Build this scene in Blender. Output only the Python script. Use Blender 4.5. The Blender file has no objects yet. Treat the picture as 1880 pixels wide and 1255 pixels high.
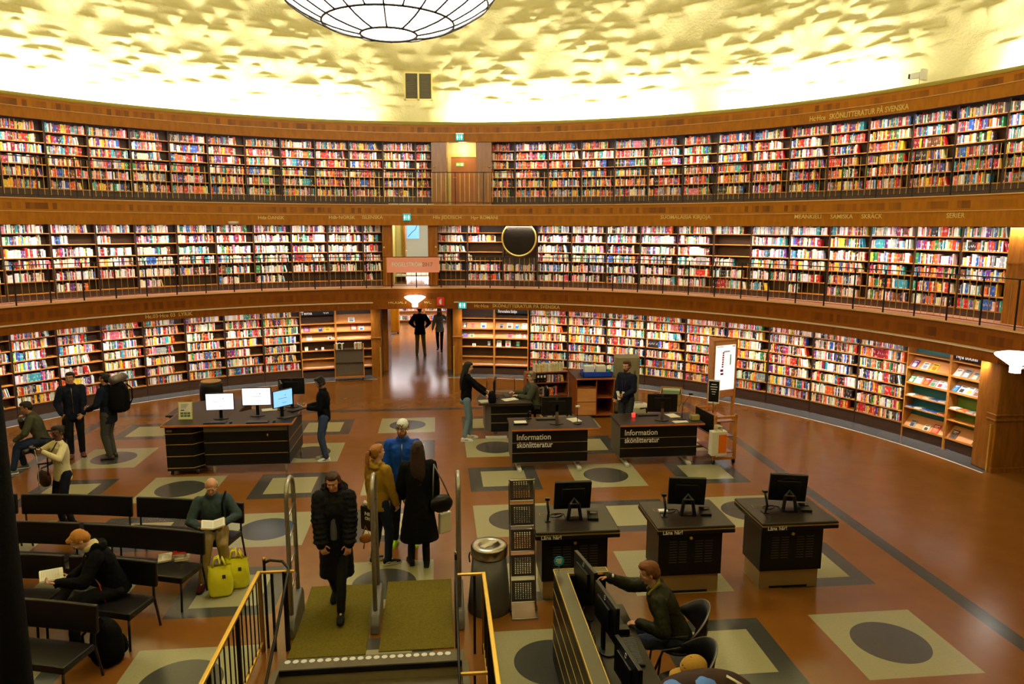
import bpy, bmesh, math, random
import numpy as np
from math import pi, sin, cos, radians, atan2, hypot, sqrt
from mathutils import Vector, Matrix, Euler
random.seed(7); rng=np.random.default_rng(7)
S=bpy.context.scene
COL=S.collection
# ---------------------------------------------------------------- camera, world, exposure
F,PT,YW,RL=1332.,.158,.1021,.0025
CAM=Vector((.814,-11.127,4.7))
cd=bpy.data.cameras.new('camera'); cam=bpy.data.objects.new('camera',cd); COL.objects.link(cam); S.camera=cam
fw=Vector((sin(YW)*cos(PT),cos(YW)*cos(PT),-sin(PT)))
r0=Vector((cos(YW),-sin(YW),0)); u0=r0.cross(fw)
rt=cos(RL)*r0+sin(RL)*u0; up=-sin(RL)*r0+cos(RL)*u0
cam.matrix_world=Matrix(((rt.x,up.x,-fw.x,CAM.x),(rt.y,up.y,-fw.y,CAM.y),(rt.z,up.z,-fw.z,CAM.z),(0,0,0,1)))
cd.sensor_fit='HORIZONTAL'; cd.sensor_width=36; cd.lens=F*36/1880; cd.clip_start=.05; cd.clip_end=200
w=bpy.data.worlds.new('world'); S.world=w; w.use_nodes=True
w.node_tree.nodes['Background'].inputs[0].default_value=(.9,.85,.7,1); w.node_tree.nodes['Background'].inputs[1].default_value=.02
S.view_settings.view_transform='Standard'; S.view_settings.look='None'; S.view_settings.exposure=0.2; S.view_settings.gamma=1
S.view_settings.use_curve_mapping=False
try: S.cycles.max_bounces=6; S.cycles.diffuse_bounces=3; S.cycles.glossy_bounces=3; S.cycles.transmission_bounces=4; S.cycles.sample_clamp_indirect=4; S.cycles.use_denoising=True; S.cycles.caustics_reflective=False; S.cycles.caustics_refractive=False
except Exception: pass

def ray(px,py): return fw+(px-940)/F*rt+(627.5-py)/F*up
def at(px,py,z=0.):
    d=ray(px,py); return CAM+d*((z-CAM.z)/d.z)
def aty(px,py,y):
    d=ray(px,py); return CAM+d*((y-CAM.y)/d.y)
def atR(px,py,R):
    d=ray(px,py);a=d.x**2+d.y**2;b=CAM.x*d.x+CAM.y*d.y;c=CAM.x**2+CAM.y**2-R*R
    return CAM+d*((-b+sqrt(b*b-a*c))/a)
def th(px,py,R):
    q=atR(px,py,R); return atan2(q.x,q.y)
def proj(p):
    v=Vector(p)-CAM; d=v.dot(fw)
    if d<.01: return (-9999,-9999)
    return (940+F*v.dot(rt)/d,627.5-F*v.dot(up)/d)

# ---------------------------------------------------------------- lights that are larger than one lamp's builder
def area(name,loc,target,sx,sy,power,color,shape='RECTANGLE',spread=pi):
    l=bpy.data.lights.new(name,'AREA'); l.shape=shape; l.size=sx; l.size_y=sy; l.energy=power; l.color=color; l.spread=spread
    o=bpy.data.objects.new(name,l); COL.objects.link(o); o.location=loc
    d=Vector(target)-Vector(loc); o.rotation_euler=d.to_track_quat('-Z','Y').to_euler(); return o
def rpos(R,t,z=0.): return Vector((R*sin(t),R*cos(t),z))
def arc_light(name,R,z,t,w,dR,dz,power,color,depth=.08):
    # strip lying along the ring at azimuth t, aimed outward (dR) and up/down (dz)
    l=bpy.data.lights.new(name,'AREA'); l.shape='RECTANGLE'; l.size=w; l.size_y=depth; l.energy=power; l.color=color
    o=bpy.data.objects.new(name,l); COL.objects.link(o)
    X=Vector((cos(t),-sin(t),0)); d=(Vector((sin(t),cos(t),0))*dR+Vector((0,0,dz))).normalized(); Zl=-d; Y=Zl.cross(X)
    p=rpos(R,t,z)
    o.matrix_world=Matrix(((X.x,Y.x,Zl.x,p.x),(X.y,Y.y,Zl.y,p.y),(X.z,Y.z,Zl.z,p.z),(0,0,0,1))); return o
WARM=(1.,.86,.66); SHELF=(1.,.90,.82); COVE=(1.,.95,.72)
# tubes behind the front edge of every gallery, lighting the books below it
for R,z,ts,te,n,pw in ((11.47,2.14,-88,-6,12,20),(11.47,2.14,7,82,11,22),(12.14,4.69,-88,-6,13,24),(12.14,4.69,6,84,12,24),(13.03,7.34,-86,2,13,20),(13.03,7.34,13,92,12,20)):
    for i in range(n):
        t=radians(ts+(te-ts)*(i+.5)/n); wd=radians(te-ts)/n*R*.92
        arc_light('shelf_tube_light',R,z,t,wd,.30,-.95,pw*.32,SHELF,.05)
        arc_light('shelf_tube_light',R,z,t,wd,.36,-.93,pw*.36,SHELF,.05).data.spread=radians(75)
# cove tubes washing the dome, with unlit stretches
for i in range(60):
    a=-180+6*i+3
    if any(abs(a-g)<d for g,d in ((1.,5.2),(38.,4),(66,4.5),(-60,4))): continue
    arc_light('cove_light',13.75,8.0,radians(a),1.35,.62,.78,98,COVE,.2)

# ---------------------------------------------------------------- objects
def tag(o,label=None,cat=None,group=None,kind=None):
    if label: o['label']=label
    if cat: o['category']=cat
    if group: o['group']=group
    if kind: o['kind']=kind
    return o
def thing(name,label,cat,loc=(0,0,0),rz=0.,group=None):
    o=bpy.data.objects.new(name,None); COL.objects.link(o); o.empty_display_size=.1
    o.location=loc; o.rotation_euler=(0,0,rz); return tag(o,label,cat,group)
class MB:
    def __init__(s): s.v=[];s.f=[];s.m=[]
    def add(s,v,f,m=0):
        b=len(s.v); s.v+=[tuple(x) for x in v]; s.f+=[tuple(i+b for i in q) for q in f]; s.m+=[m]*len(f); return s
    def box(s,x0,x1,y0,y1,z0,z1,m=0,rz=0.,piv=None,M=None):
        v=[Vector((x,y,z)) for z in(z0,z1) for y in(y0,y1) for x in(x0,x1)]
        if M is not None: v=[M@q for q in v]
        elif rz:
            p=Vector(piv) if piv else Vector(((x0+x1)/2,(y0+y1)/2,0)); R=Matrix.Rotation(rz,3,'Z'); v=[R@(q-p)+p for q in v]
        return s.add(v,[(0,2,3,1),(4,5,7,6),(0,1,5,4),(2,6,7,3),(0,4,6,2),(1,3,7,5)],m)
    def obox(s,c,ex,ey,ez,m=0):  # oriented box: centre and three half-extent vectors
        c,ex,ey,ez=map(Vector,(c,ex,ey,ez))
        v=[c+ex*x+ey*y+ez*z for z in(-1,1) for y in(-1,1) for x in(-1,1)]
        return s.add(v,[(0,2,3,1),(4,5,7,6),(0,1,5,4),(2,6,7,3),(0,4,6,2),(1,3,7,5)],m)
    def tube(s,pts,r,n=8,m=0,cap=True,closed=False):
        pts=[Vector(p) for p in pts]; N=len(pts)
        rs=r if isinstance(r,(list,tuple)) else [r]*N
        prev=None; rings=[]
        for i,p in enumerate(pts):
            if closed: t=(pts[(i+1)%N]-pts[i-1])
            else: t=(pts[min(i+1,N-1)]-pts[max(i-1,0)])
            t.normalize()
            if prev is None:
                a=Vector((0,0,1)) if abs(t.z)<.9 else Vector((1,0,0)); x=t.cross(a).normalized()
            else: x=(prev-t*prev.dot(t)).normalized()
            prev=x; y=t.cross(x)
            rings.append([p+x*(cos(2*pi*k/n)*rs[i])+y*(sin(2*pi*k/n)*rs[i]) for k in range(n)])
        v=[q for g in rings for q in g]; f=[]
        M=N if closed else N-1
        for i in range(M):
            j=(i+1)%N
            for k in range(n): f.append((i*n+k,i*n+(k+1)%n,j*n+(k+1)%n,j*n+k))
        if cap and not closed: f.append(tuple(range(n))[::-1]); f.append(tuple((N-1)*n+k for k in range(n)))
        return s.add(v,f,m)
    def lathe(s,prof,n=24,c=(0,0,0),m=0,sx=1.,sy=1.):
        v=[];f=[];c=Vector(c)
        for r,z in prof:
            for k in range(n): v.append(c+Vector((r*sx*cos(2*pi*k/n),r*sy*sin(2*pi*k/n),z)))
        for i in range(len(prof)-1):
            for k in range(n): f.append((i*n+k,i*n+(k+1)%n,(i+1)*n+(k+1)%n,(i+1)*n+k))
        if prof[0][0]>1e-4: f.append(tuple(range(n))[::-1])
        if prof[-1][0]>1e-4: f.append(tuple((len(prof)-1)*n+k for k in range(n)))
        return s.add(v,f,m)
    def prism(s,poly,z0,z1,m=0):
        n=len(poly); v=[(x,y,z0) for x,y in poly]+[(x,y,z1) for x,y in poly]
        f=[tuple(range(n))[::-1],tuple(range(n,2*n))]+[(i,(i+1)%n,(i+1)%n+n,i+n) for i in range(n)]
        return s.add(v,f,m)
    def xprism(s,poly,x0,x1,m=0): # poly in (y,z), extruded along x
        n=len(poly); v=[(x0,y,z) for y,z in poly]+[(x1,y,z) for y,z in poly]
        f=[tuple(range(n)),tuple(range(n,2*n))[::-1]]+[(i,i+n,(i+1)%n+n,(i+1)%n) for i in range(n)]
        return s.add(v,f,m)
    def ell(s,c,rx,ry,rz,n=12,m=0,rot=None):
        c=Vector(c); v=[];f=[]; h=n//2+1
        for i in range(h+1):
            a=pi*i/h
            for k in range(n):
                q=Vector((rx*sin(a)*cos(2*pi*k/n),ry*sin(a)*sin(2*pi*k/n),rz*cos(a)))
                if rot is not None: q=rot@q
                v.append(c+q)
        for i in range(h):
            for k in range(n): f.append((i*n+k,(i+1)*n+k,(i+1)*n+(k+1)%n,i*n+(k+1)%n))
        return s.add(v,f,m)
    def arc(s,prof,t0,t1,n,m=0,closed=True):
        # prof: list of (R,z) swept from azimuth t0 to t1
        P=len(prof); v=[];f=[]
        for i in range(n+1):
            t=t0+(t1-t0)*i/n
            for R,z in prof: v.append((R*sin(t),R*cos(t),z))
        E=P if closed else P-1
        for i in range(n):
            for k in range(E):
                a=i*P+k;b=i*P+(k+1)%P; f.append((a,b,b+P,a+P))
        if closed: f.append(tuple(range(P))); f.append(tuple(n*P+k for k in range(P))[::-1])
        return s.add(v,f,m)
    def build(s,name,mats,parent=None,smooth=False,bevel=0.,uv=None,loc=None,sub=0,solid=0.):
        me=bpy.data.meshes.new(name); me.from_pydata([tuple(v) for v in s.v],[],s.f); 
        if not isinstance(mats,(list,tuple)): mats=[mats]
        for m in mats: me.materials.append(m)
        if any(s.m): me.polygons.foreach_set('material_index',s.m)
        if smooth: me.polygons.foreach_set('use_smooth',[True]*len(s.f))
        if uv is not None:
            L=me.uv_layers.new(name='UVMap'); L.data.foreach_set('uv',np.asarray(uv,dtype=np.float32).ravel())
        bm=bmesh.new(); bm.from_mesh(me); bmesh.ops.recalc_face_normals(bm,faces=bm.faces); bm.to_mesh(me) if uv is None else None; bm.free()
        me.update()
        o=bpy.data.objects.new(name,me); COL.objects.link(o)
        if parent is not None: o.parent=parent
        if loc is not None: o.location=loc
        if bevel: b=o.modifiers.new('bevel','BEVEL'); b.width=bevel; b.segments=2; b.limit_method='ANGLE'
        if sub: q=o.modifiers.new('sub','SUBSURF'); q.levels=sub; q.render_levels=sub
        if solid: q=o.modifiers.new('solid','SOLIDIFY'); q.thickness=solid
        return o
def struct(o): o['kind']='structure'; return o

# ---------------------------------------------------------------- materials
class NV:
    def __init__(s,nt,sock): s.nt=nt; s.k=sock
    def _op(s,op,o=None,o2=None):
        n=s.nt.nodes.new('ShaderNodeMath'); n.operation=op; s.nt.links.new(s.k,n.inputs[0])
        for i,q in ((1,o),(2,o2)):
            if q is None: continue
            if isinstance(q,NV): s.nt.links.new(q.k,n.inputs[i])
            else: n.inputs[i].default_value=q
        return NV(s.nt,n.outputs[0])
    def __add__(s,o): return s._op('ADD',o)
    def __sub__(s,o): return s._op('SUBTRACT',o)
    def __mul__(s,o): return s._op('MULTIPLY',o)
    def __truediv__(s,o): return s._op('DIVIDE',o)
    def lt(s,o): return s._op('LESS_THAN',o)
    def gt(s,o): return s._op('GREATER_THAN',o)
    def abs(s): return s._op('ABSOLUTE')
    def floor(s): return s._op('FLOOR')
    def fract(s): return s._op('FRACT')
    def mod(s,o): return s._op('FLOORED_MODULO',o)
    def mx(s,o): return s._op('MAXIMUM',o)
    def mn(s,o): return s._op('MINIMUM',o)
    def sqrt(s): return s._op('SQRT')
class Mt:
    def __init__(s,name,rough=.5,metal=0.,spec=.5,col=(.5,.5,.5)):
        s.m=bpy.data.materials.new(name); s.m.use_nodes=True; s.nt=s.m.node_tree; s.b=s.nt.nodes['Principled BSDF']
        s.b.inputs['Roughness'].default_value=rough; s.b.inputs['Metallic'].default_value=metal; s.b.inputs['Specular IOR Level'].default_value=spec
        s.b.inputs['Base Color'].default_value=(*col,1)
    def n(s,t,**k):
        n=s.nt.nodes.new(t)
        for a,b in k.items(): setattr(n,a,b)
        return n
    def l(s,a,b): s.nt.links.new(a.k if isinstance(a,NV) else a,b)
    def pos(s,world=True):
        if world: return s.n('ShaderNodeNewGeometry').outputs['Position']
        return s.n('ShaderNodeTexCoord').outputs['Object']
    def xyz(s,sock):
        n=s.n('ShaderNodeSeparateXYZ'); s.l(sock,n.inputs[0]); return [NV(s.nt,n.outputs[i]) for i in range(3)]
    def noise(s,vec,scale,detail=3.,rough=.5,stretch=None):
        if stretch:
            q=s.n('ShaderNodeMapping'); q.inputs['Scale'].default_value=stretch; s.l(vec,q.inputs[0]); vec=q.outputs[0]
        n=s.n('ShaderNodeTexNoise'); n.inputs['Scale'].default_value=scale; n.inputs['Detail'].default_value=detail; n.inputs['Roughness'].default_value=rough
        s.l(vec,n.inputs['Vector']); return NV(s.nt,n.outputs[0])
    def mix(s,f,a,b):
        n=s.n('ShaderNodeMix',data_type='RGBA')
        if isinstance(f,NV): s.l(f,n.inputs[0])
        else: n.inputs[0].default_value=f
        for i,q in ((6,a),(7,b)):
            if isinstance(q,(tuple,list)): n.inputs[i].default_value=(*q[:3],1)
            else: s.l(q,n.inputs[i])
        return n.outputs[2]
    def ramp(s,f,stops):
        n=s.n('ShaderNodeValToRGB'); s.l(f,n.inputs[0]); e=n.color_ramp.elements
        while len(e)<len(stops): e.new(.5)
        for i,(p,c) in enumerate(stops): e[i].position=p; e[i].color=(*c,1)
        return n.outputs[0]
    def base(s,sock): s.l(sock,s.b.inputs['Base Color']); return s
    def bump(s,h,strength=.2,dist=.01):
        n=s.n('ShaderNodeBump'); n.inputs['Strength'].default_value=strength; n.inputs['Distance'].default_value=dist; s.l(h,n.inputs['Height']); s.l(n.outputs[0],s.b.inputs['Normal']); return s
def plain(name,col,rough=.5,metal=0.,spec=.5,var=.12,scale=30,bump=0.):
    q=Mt(name,rough,metal,spec,col); n=q.noise(q.pos(False),scale,3)
    q.base(q.mix(n,tuple(c*(1-var) for c in col),tuple(min(1,c*(1+var)) for c in col)))
    if bump: q.bump(n,bump,.01)
    return q.m
def wood(name,c1,c2,rough=.4,stretch=(1,1,8),scale=4,spec=.4):
    q=Mt(name,rough,0,spec); p=q.pos(False); n=q.noise(p,scale,6,.6,stretch=stretch); q.base(q.ramp(n,[(.3,c1),(.7,c2)])); return q.m
def glow(name,col,st):
    q=Mt(name,.4,0,.3,col); q.b.inputs['Emission Color'].default_value=(*col,1); q.b.inputs['Emission Strength'].default_value=st; return q.m
M={}
M['veneer']=wood('golden_veneer',(.30,.100,.001),(.43,.155,.002),.42,(2,2,.6),5,.2)
M['veneer_pale']=wood('pale_oak',(.45,.22,.04),(.62,.34,.07),.4,(1,1,6),3)
M['shelfwood']=wood('shelf_beech',(.42,.15,.02),(.60,.25,.05),.35,(.8,4,4),3)
M['display']=wood('display_beech',(.50,.20,.06),(.66,.30,.11),.35,(.8,4,4),2)
M['darkwood']=wood('dark_stained_wood',(.030,.012,.006),(.055,.022,.010),.5,(1,1,5),4)
M['pillar']=wood('pillar_veneer',(.22,.075,.009),(.36,.13,.016),.25,(3,3,.5),4)
M['pillar_orange']=wood('orange_door_veneer',(.42,.12,.008),(.5,.16,.012),.4,(1,1,.5),2)
M['desktop']=wood('desk_top_edge',(.40,.11,.01),(.55,.17,.02),.3,(1,1,1),5)
M['black']=plain('black_laminate',(.004,.004,.004),.4,0,.25)
M['blackfab']=plain('black_fabric',(.004,.004,.005),.9,0,.08,.3,60,.3)
M['leather']=plain('black_leather',(.006,.005,.006),.38,0,.35,.2,90,.15)
M['plastic']=plain('black_plastic',(.004,.004,.005),.35,0,.35)
M['steel']=plain('brushed_steel',(.42,.40,.37),.28,1,.5)
M['greymetal']=plain('grey_painted_metal',(.16,.14,.13),.35,.4,.5)
M['whitemetal']=plain('white_enamel',(.62,.60,.50),.35,0,.5)
M['brass']=plain('polished_brass',(.85,.55,.10),.35,.8,.5)
M['goldline']=plain('gold_inlay',(.62,.42,.10),.3,.7,.5)
M['darkmetal']=plain('dark_iron',(.008,.006,.005),.4,.3,.4)
M['paper']=plain('paper',(.78,.74,.62),.7,0,.2,.05)
M['white']=plain('white_paint',(.80,.80,.78),.5,0,.3,.04)
M['cream']=plain('cream_paint',(.72,.60,.22),.5,0,.3,.06,3)
M['gold_letter']=plain('gilt_letters',(.72,.52,.16),.45,.2,.5)
M['white_letter']=plain('white_letters',(.85,.85,.85),.5,0,.3,.02)
M['pink']=plain('pink_banner',(.95,.38,.30),.6,0,.2,.05)
M['red']=plain('red_sign',(.75,.03,.02),.4)
M['gold']=plain('golden_frame',(.7,.5,.10),.3,.5)
M['glass_dark']=plain('dark_mirror_glass',(.05,.04,.03),.05,.6,.8,.3,6)
M['grille']=plain('dark_grille',(.10,.085,.05),.6)
M['lampglass']=glow('lit_opal_glass',(1.,.93,.76),9.)
# red linoleum floor with inlaid squares
def floor_mat():
    q=Mt('linoleum_floor',.22,0,.26); p=q.pos(); x,y,z=q.xyz(p); x=x-.05
    ix=((x+.98)/1.96).floor(); iy=((y+.98)/1.96).floor()
    fx=(x-ix*1.96).abs(); fy=(y-iy*1.96).abs(); mx_=fx.mx(fy)
    inrange=ix.abs().mx(iy.abs()).lt(3.5)
    par=(ix+iy).mod(2.).gt(.5)                        # 1 = circle squares
    sq=mx_.lt(.652)*inrange; inner=mx_.lt(.42)
    circ=((fx*fx+fy*fy).sqrt()).lt(.425)
    lin=q.noise(p,2.2,6,.6); fine=q.noise(p,38,4,.7)
    red=q.mix(lin,(.150,.052,.008),(.235,.088,.016)); red=q.mix(fine*.4,red,(.24,.095,.02))
    pale=q.mix(fine,(.26,.24,.13),(.38,.35,.20)); dark=q.mix(fine,(.036,.036,.034),(.062,.060,.055))
    d1=par*circ; d2=(par*-1.+1.)*(inner*-1.+1.)
    sqc=q.mix((d1+d2).mn(1.),pale,dark)
    col=q.mix(sq,red,sqc)
    m=x.abs().mx(y.abs()); fr=m.gt(7.25)*m.lt(7.47)
    col=q.mix(fr,col,dark)
    R=((x+.05)*(x+.05)+y*y).sqrt()
    out=R.gt(11.36)*(((x+.05).abs().lt(1.12)*y.gt(0.)+y.abs().lt(1.4)*x.gt(0.)).mn(1.)*-1.+1.)
    col=q.mix(out,col,(.085,.085,.085))
    ax=(x+.05).abs(); 
    ln=(R-11.36).abs().lt(.022)*(((ax.lt(1.1)*y.gt(0.))+(y.abs().lt(1.38)*x.gt(0.))).mn(1.)*-1.+1.)
    col=q.mix(ln,col,(.75,.75,.72)); q.base(col)
    q.l(lin*.10+.16,q.b.inputs['Roughness']); return q.m
M['floor']=floor_mat()
def band_mat(name,z0,z1,ca,cb,cd):
    # veneer with a course of darker vertical pieces between z0 and z1 (position on the ring comes from the azimuth)
    q=Mt(name,.4,0,.2); p=q.pos(); x,y,z=q.xyz(p); a=x._op('ARCTAN2',y)
    u=(a*120.).floor(); wn=q.n('ShaderNodeTexWhiteNoise',noise_dimensions='1D'); q.l(u,wn.inputs['W']); r=NV(q.nt,wn.outputs[0])
    big=q.noise(p,.9,2); g=q.noise(p,6,5,.6,stretch=(2,2,.5))
    base=q.mix(g,ca,cb)
    inb=z.gt(z0)*z.lt(z1); k=inb*r.gt(.22)*(r*1.15).mn(1.)*big._op('MULTIPLY_ADD',2.6,-.6).mn(1.).mx(.4)
    q.base(q.mix(k*.85,base,cd)); return q.m
VA,VB,VD=(.30,.100,.001),(.43,.155,.002),(.11,.028,.001)
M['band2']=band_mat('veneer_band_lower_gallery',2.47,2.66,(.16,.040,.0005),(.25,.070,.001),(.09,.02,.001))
M['veneer2']=wood('shade_darkened_veneer',(.16,.040,.0005),(.25,.070,.001),.42,(2,2,.6),5,.2)  # lower gallery veneers: the shade on this tier is put into their colour
M['band3']=band_mat('veneer_band_upper_gallery',5.09,5.25,VA,VB,VD)
M['band4']=band_mat('veneer_band_cornice',7.66,7.86,VA,VB,VD)
M['pinkfloor']=plain('gallery_linoleum',(.50,.22,.12),.35,0,.4,.08)
M['trimlight']=wood('light_edge_wood',(.62,.36,.14),(.75,.46,.2),.35)
M['ledgepale']=plain('pale_ledge',(.80,.60,.45),.4)
M['olive']=plain('olive_cornice',(.30,.24,.05),.5,0,.3,.06)
def dome_mat():
    q=Mt('rough_plaster',.9,0,.15); p=q.pos(); n=q.noise(p,1.4,5,.6); n2=q.noise(p,14,5,.65)
    q.base(q.mix(n,(.62,.56,.29),(.74,.68,.40))); q.bump(n2,.5,.05); return q.m
M['dome']=dome_mat()
M['plasterwall']=plain('yellow_plaster',(.60,.52,.18),.7,0,.2,.06,2)

# ---------------------------------------------------------------- the room
D=radians
FLr=MB()
def disc_sector(R0,R1,z,t0,t1,n): return MB().arc([(R0,z),(R1,z)],t0,t1,n,closed=False)
# floor with a rectangular stairwell left open
fl=MB(); N=96
hx0,hx1,hy1=-.93,1.02,-3.78
ring=[(14.5*sin(2*pi*k/N),14.5*cos(2*pi*k/N)) for k in range(N)]
bm=bmesh.new()
vs=[bm.verts.new((x,y,0)) for x,y in ring]; f=bm.faces.new(vs)
for co,no in (((hx0,0,0),(1,0,0)),((hx1,0,0),(1,0,0)),((0,hy1,0),(0,1,0)),((0,-9.4,0),(0,1,0))):
    bmesh.ops.bisect_plane(bm,geom=bm.verts[:]+bm.edges[:]+bm.faces[:],plane_co=co,plane_no=no)
for f in list(bm.faces):
    c=f.calc_center_median()
    if hx0<c.x<hx1 and -9.4<c.y<hy1: bm.faces.remove(f)
for f in bm.faces:
    if f.normal.z<0: f.normal_flip()
me=bpy.data.meshes.new('floor'); bm.to_mesh(me); bm.free(); me.materials.append(M['floor'])
floor=bpy.data.objects.new('floor',me); COL.objects.link(floor); struct(floor)
M['stone']=plain('stair_stone',(.13,.105,.06),.45,0,.4,.2,12)
M['stone_pale']=plain('stair_riser',(.30,.25,.15),.5,0,.4,.15,12)
# ring slabs of the two galleries and the cornice
FULL0,FULL1=D(-180),D(180)
def ringobj(name,prof,m,t0=FULL0,t1=FULL1,n=240): return struct(MB().arc(prof,t0,t1,n,closed=(t1-t0<6.2)) .build(name,m)) if t1-t0<6.2 else struct(MB().arc(prof+[prof[0]],t0,t1,n,closed=False).build(name,m))
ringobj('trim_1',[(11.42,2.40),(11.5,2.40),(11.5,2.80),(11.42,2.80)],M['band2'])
# the protruding lower strip stops either side of the doorways
for a,b in ((-178,-5.9),(6.6,83.5),(98,178)):
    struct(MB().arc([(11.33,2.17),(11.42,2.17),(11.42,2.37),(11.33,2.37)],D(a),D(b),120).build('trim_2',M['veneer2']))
    struct(MB().arc([(11.29,2.37),(11.44,2.37),(11.44,2.395),(11.29,2.395)],D(a),D(b),120).build('trim_3',M['ledgepale']))
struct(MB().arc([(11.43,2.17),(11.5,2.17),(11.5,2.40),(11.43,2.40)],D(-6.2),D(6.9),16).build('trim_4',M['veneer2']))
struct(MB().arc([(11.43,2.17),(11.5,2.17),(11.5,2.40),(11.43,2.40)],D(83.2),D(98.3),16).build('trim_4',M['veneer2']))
ringobj('trim_5',[(11.36,2.80),(11.5,2.80),(11.5,2.825),(11.36,2.825)],M['trimlight'])
ringobj('floor_gallery_lower',[(11.5,2.74),(13.0,2.74),(13.0,2.81),(11.5,2.81)],M['pinkfloor'])
ringobj('trim_6',[(12.02,4.72),(12.1,4.72),(12.1,5.03),(12.02,5.03)],M['veneer'])
ringobj('trim_7',[(12.0,5.03),(12.1,5.03),(12.1,5.045),(12.0,5.045)],M['trimlight'])
ringobj('trim_8',[(12.03,5.045),(12.1,5.045),(12.1,5.34),(12.03,5.34)],M['band3'])
ringobj('trim_9',[(12.0,5.34),(12.1,5.34),(12.1,5.365),(12.0,5.365)],M['trimlight'])
ringobj('floor_gallery_upper',[(12.1,5.26),(13.8,5.26),(13.8,5.35),(12.1,5.35)],M['darkwood'])
ringobj('trim_10',[(12.93,7.36),(13.02,7.36),(13.02,7.62),(12.93,7.62)],M['veneer'])
ringobj('trim_11',[(12.91,7.62),(13.42,7.62),(13.42,7.635),(12.91,7.635)],M['trimlight'])
ringobj('trim_12',[(13.34,7.635),(13.42,7.635),(13.42,7.93),(13.34,7.93)],M['band4'])
ringobj('trim_13',[(13.32,7.93),(13.62,7.93),(13.62,8.05),(13.5,8.05),(13.42,7.97),(13.32,7.97)],M['olive'])
ringobj('trim_14',[(13.62,7.85),(14.5,7.85),(14.5,7.88),(13.62,7.88)],M['dome'])
# outer walls behind the bookcases (openings at the doors)
def wallarc(name,R,z0,z1,gaps,m):
    cuts=sorted(gaps); t=-180.
    k=1
    for a,b in cuts+[(180.,None)]:
        struct(MB().arc([(R,z0),(R+.06,z0),(R+.06,z1),(R,z1)],D(t),D(a),max(4,int((a-t)/2))).build(name,m)); t=b
wallarc('wall_ground',12.30,0,2.74,[(-4.9,5.7),(83.2,96.8)],M['darkwood'])
wallarc('wall_lower_gallery',12.86,2.81,5.26,[(-3.0,2.6),(80,90)],M['darkwood'])
wallarc('wall_upper_gallery',13.72,5.35,7.62,[(4.2,10.2)],M['darkwood'])
# rough plaster drum above the cornice, really modelled relief
nt,nz=1100,170
ts=np.linspace(D(-62),D(88),nt); zs=np.linspace(7.86,13.2,nz)
TT,ZZ=np.meshgrid(ts,zs,indexing='ij')
H=np.zeros_like(TT); U=TT*14.3
for i in range(860):
    cu=rng.uniform(U.min(),U.max()); cz=rng.uniform(8.5,13.2); su=rng.uniform(.18,.42); sz=rng.uniform(.10,.17); am=rng.uniform(.04,.13)
    if cz<9.1: am*=.55
    i0=np.searchsorted(ts,(cu-3*su)/14.3); i1=np.searchsorted(ts,(cu+3*su)/14.3)
    u=U[i0:i1]-cu; z=ZZ[i0:i1]-cz-.12*u*rng.uniform(-.6,.6)
    sh=np.where(z>0,z/(sz*.40),z/(sz*1.6))
    H[i0:i1]=np.maximum(H[i0:i1],am*np.exp(-(u/su)**2-sh**2))+ .12*am*np.exp(-(u/su)**2-sh**2)
H+=.01*np.sin(U*2.3+ZZ*3)+.008*np.sin(U*7.1-ZZ*5)
RR=14.3-H
P=np.stack([RR*np.sin(TT),RR*np.cos(TT),ZZ],-1).reshape(-1,3)
ii=np.arange(nt-1)[:,None]*nz+np.arange(nz-1)[None,:]; ii=ii.ravel()
Fq=np.stack([ii,ii+1,ii+nz+1,ii+nz],-1)
me=bpy.data.meshes.new('wall_drum'); me.from_pydata(P.tolist(),[],Fq.tolist()); me.polygons.foreach_set('use_smooth',[True]*len(Fq)); me.materials.append(M['dome']); me.update()
o=bpy.data.objects.new('wall_drum',me); COL.objects.link(o); struct(o)
struct(MB().arc([(14.3,7.86),(14.3,13.2)],D(87.9),D(298.1),80,closed=False).build('wall_drum_rear',M['dome'],smooth=True))
struct(MB().arc([(14.3,13.2),(14.3,17)],D(-180),D(180),120,closed=False).build('wall_drum_top',M['dome'],smooth=True))
struct(MB().arc([(14.4,17),(0.01,17)],D(-180),D(180),64,closed=False).build('ceiling',M['dome']))

M['gatesteel']=plain('satin_steel',(.34,.31,.28),.3,.5)
# ---------------------------------------------------------------- books
def book_mat():
    q=Mt('book_covers',.45,0,.35)
    a=q.n('ShaderNodeVertexColor',layer_name='Col').outputs[0]
    u,v,_=q.xyz(q.n('ShaderNodeUVMap',uv_map='UVMap').outputs[0])
    st=u.floor(); fu=u.fract(); onsp=u.gt(-1.)
    wn=q.n('ShaderNodeTexWhiteNoise',noise_dimensions='1D'); q.l(st,wn.inputs['W']); r1=NV(q.nt,wn.outputs[0]); rc=wn.outputs[1]
    lab=v.gt(.04)*v.lt(.13)*r1.gt(.55)*onsp                     # white shelf mark at the foot
    lo=r1*.25+.36; hi=lo+.16+r1*.25
    title=v.gt(lo)*v.lt(hi)*(fu-.5).abs().lt(.26)*onsp*(v*41.).fract().lt(.62)*r1.lt(.82)
    hue=q.mix(r1.gt(.5),(.85,.83,.75),(.03,.02,.02))
    hue=q.mix(r1.gt(.75)*.6,hue,rc)
    c=q.mix(title*.75,a,hue); c=q.mix(lab*.9,c,(.8,.8,.76)); q.base(c); return q.m
M['book']=book_mat()
PAL=dict(white=(.80,.78,.74),cream=(.66,.56,.38),black=(.022,.018,.020),red=(.52,.020,.016),orange=(.72,.13,.015),blue=(.025,.09,.36),yellow=(.78,.48,.03),green=(.03,.20,.06),purple=(.13,.03,.20),brown=(.15,.05,.018),grey=(.26,.26,.28),teal=(.04,.30,.36),pink=(.70,.16,.24),crimson=(.26,.008,.02))
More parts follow.
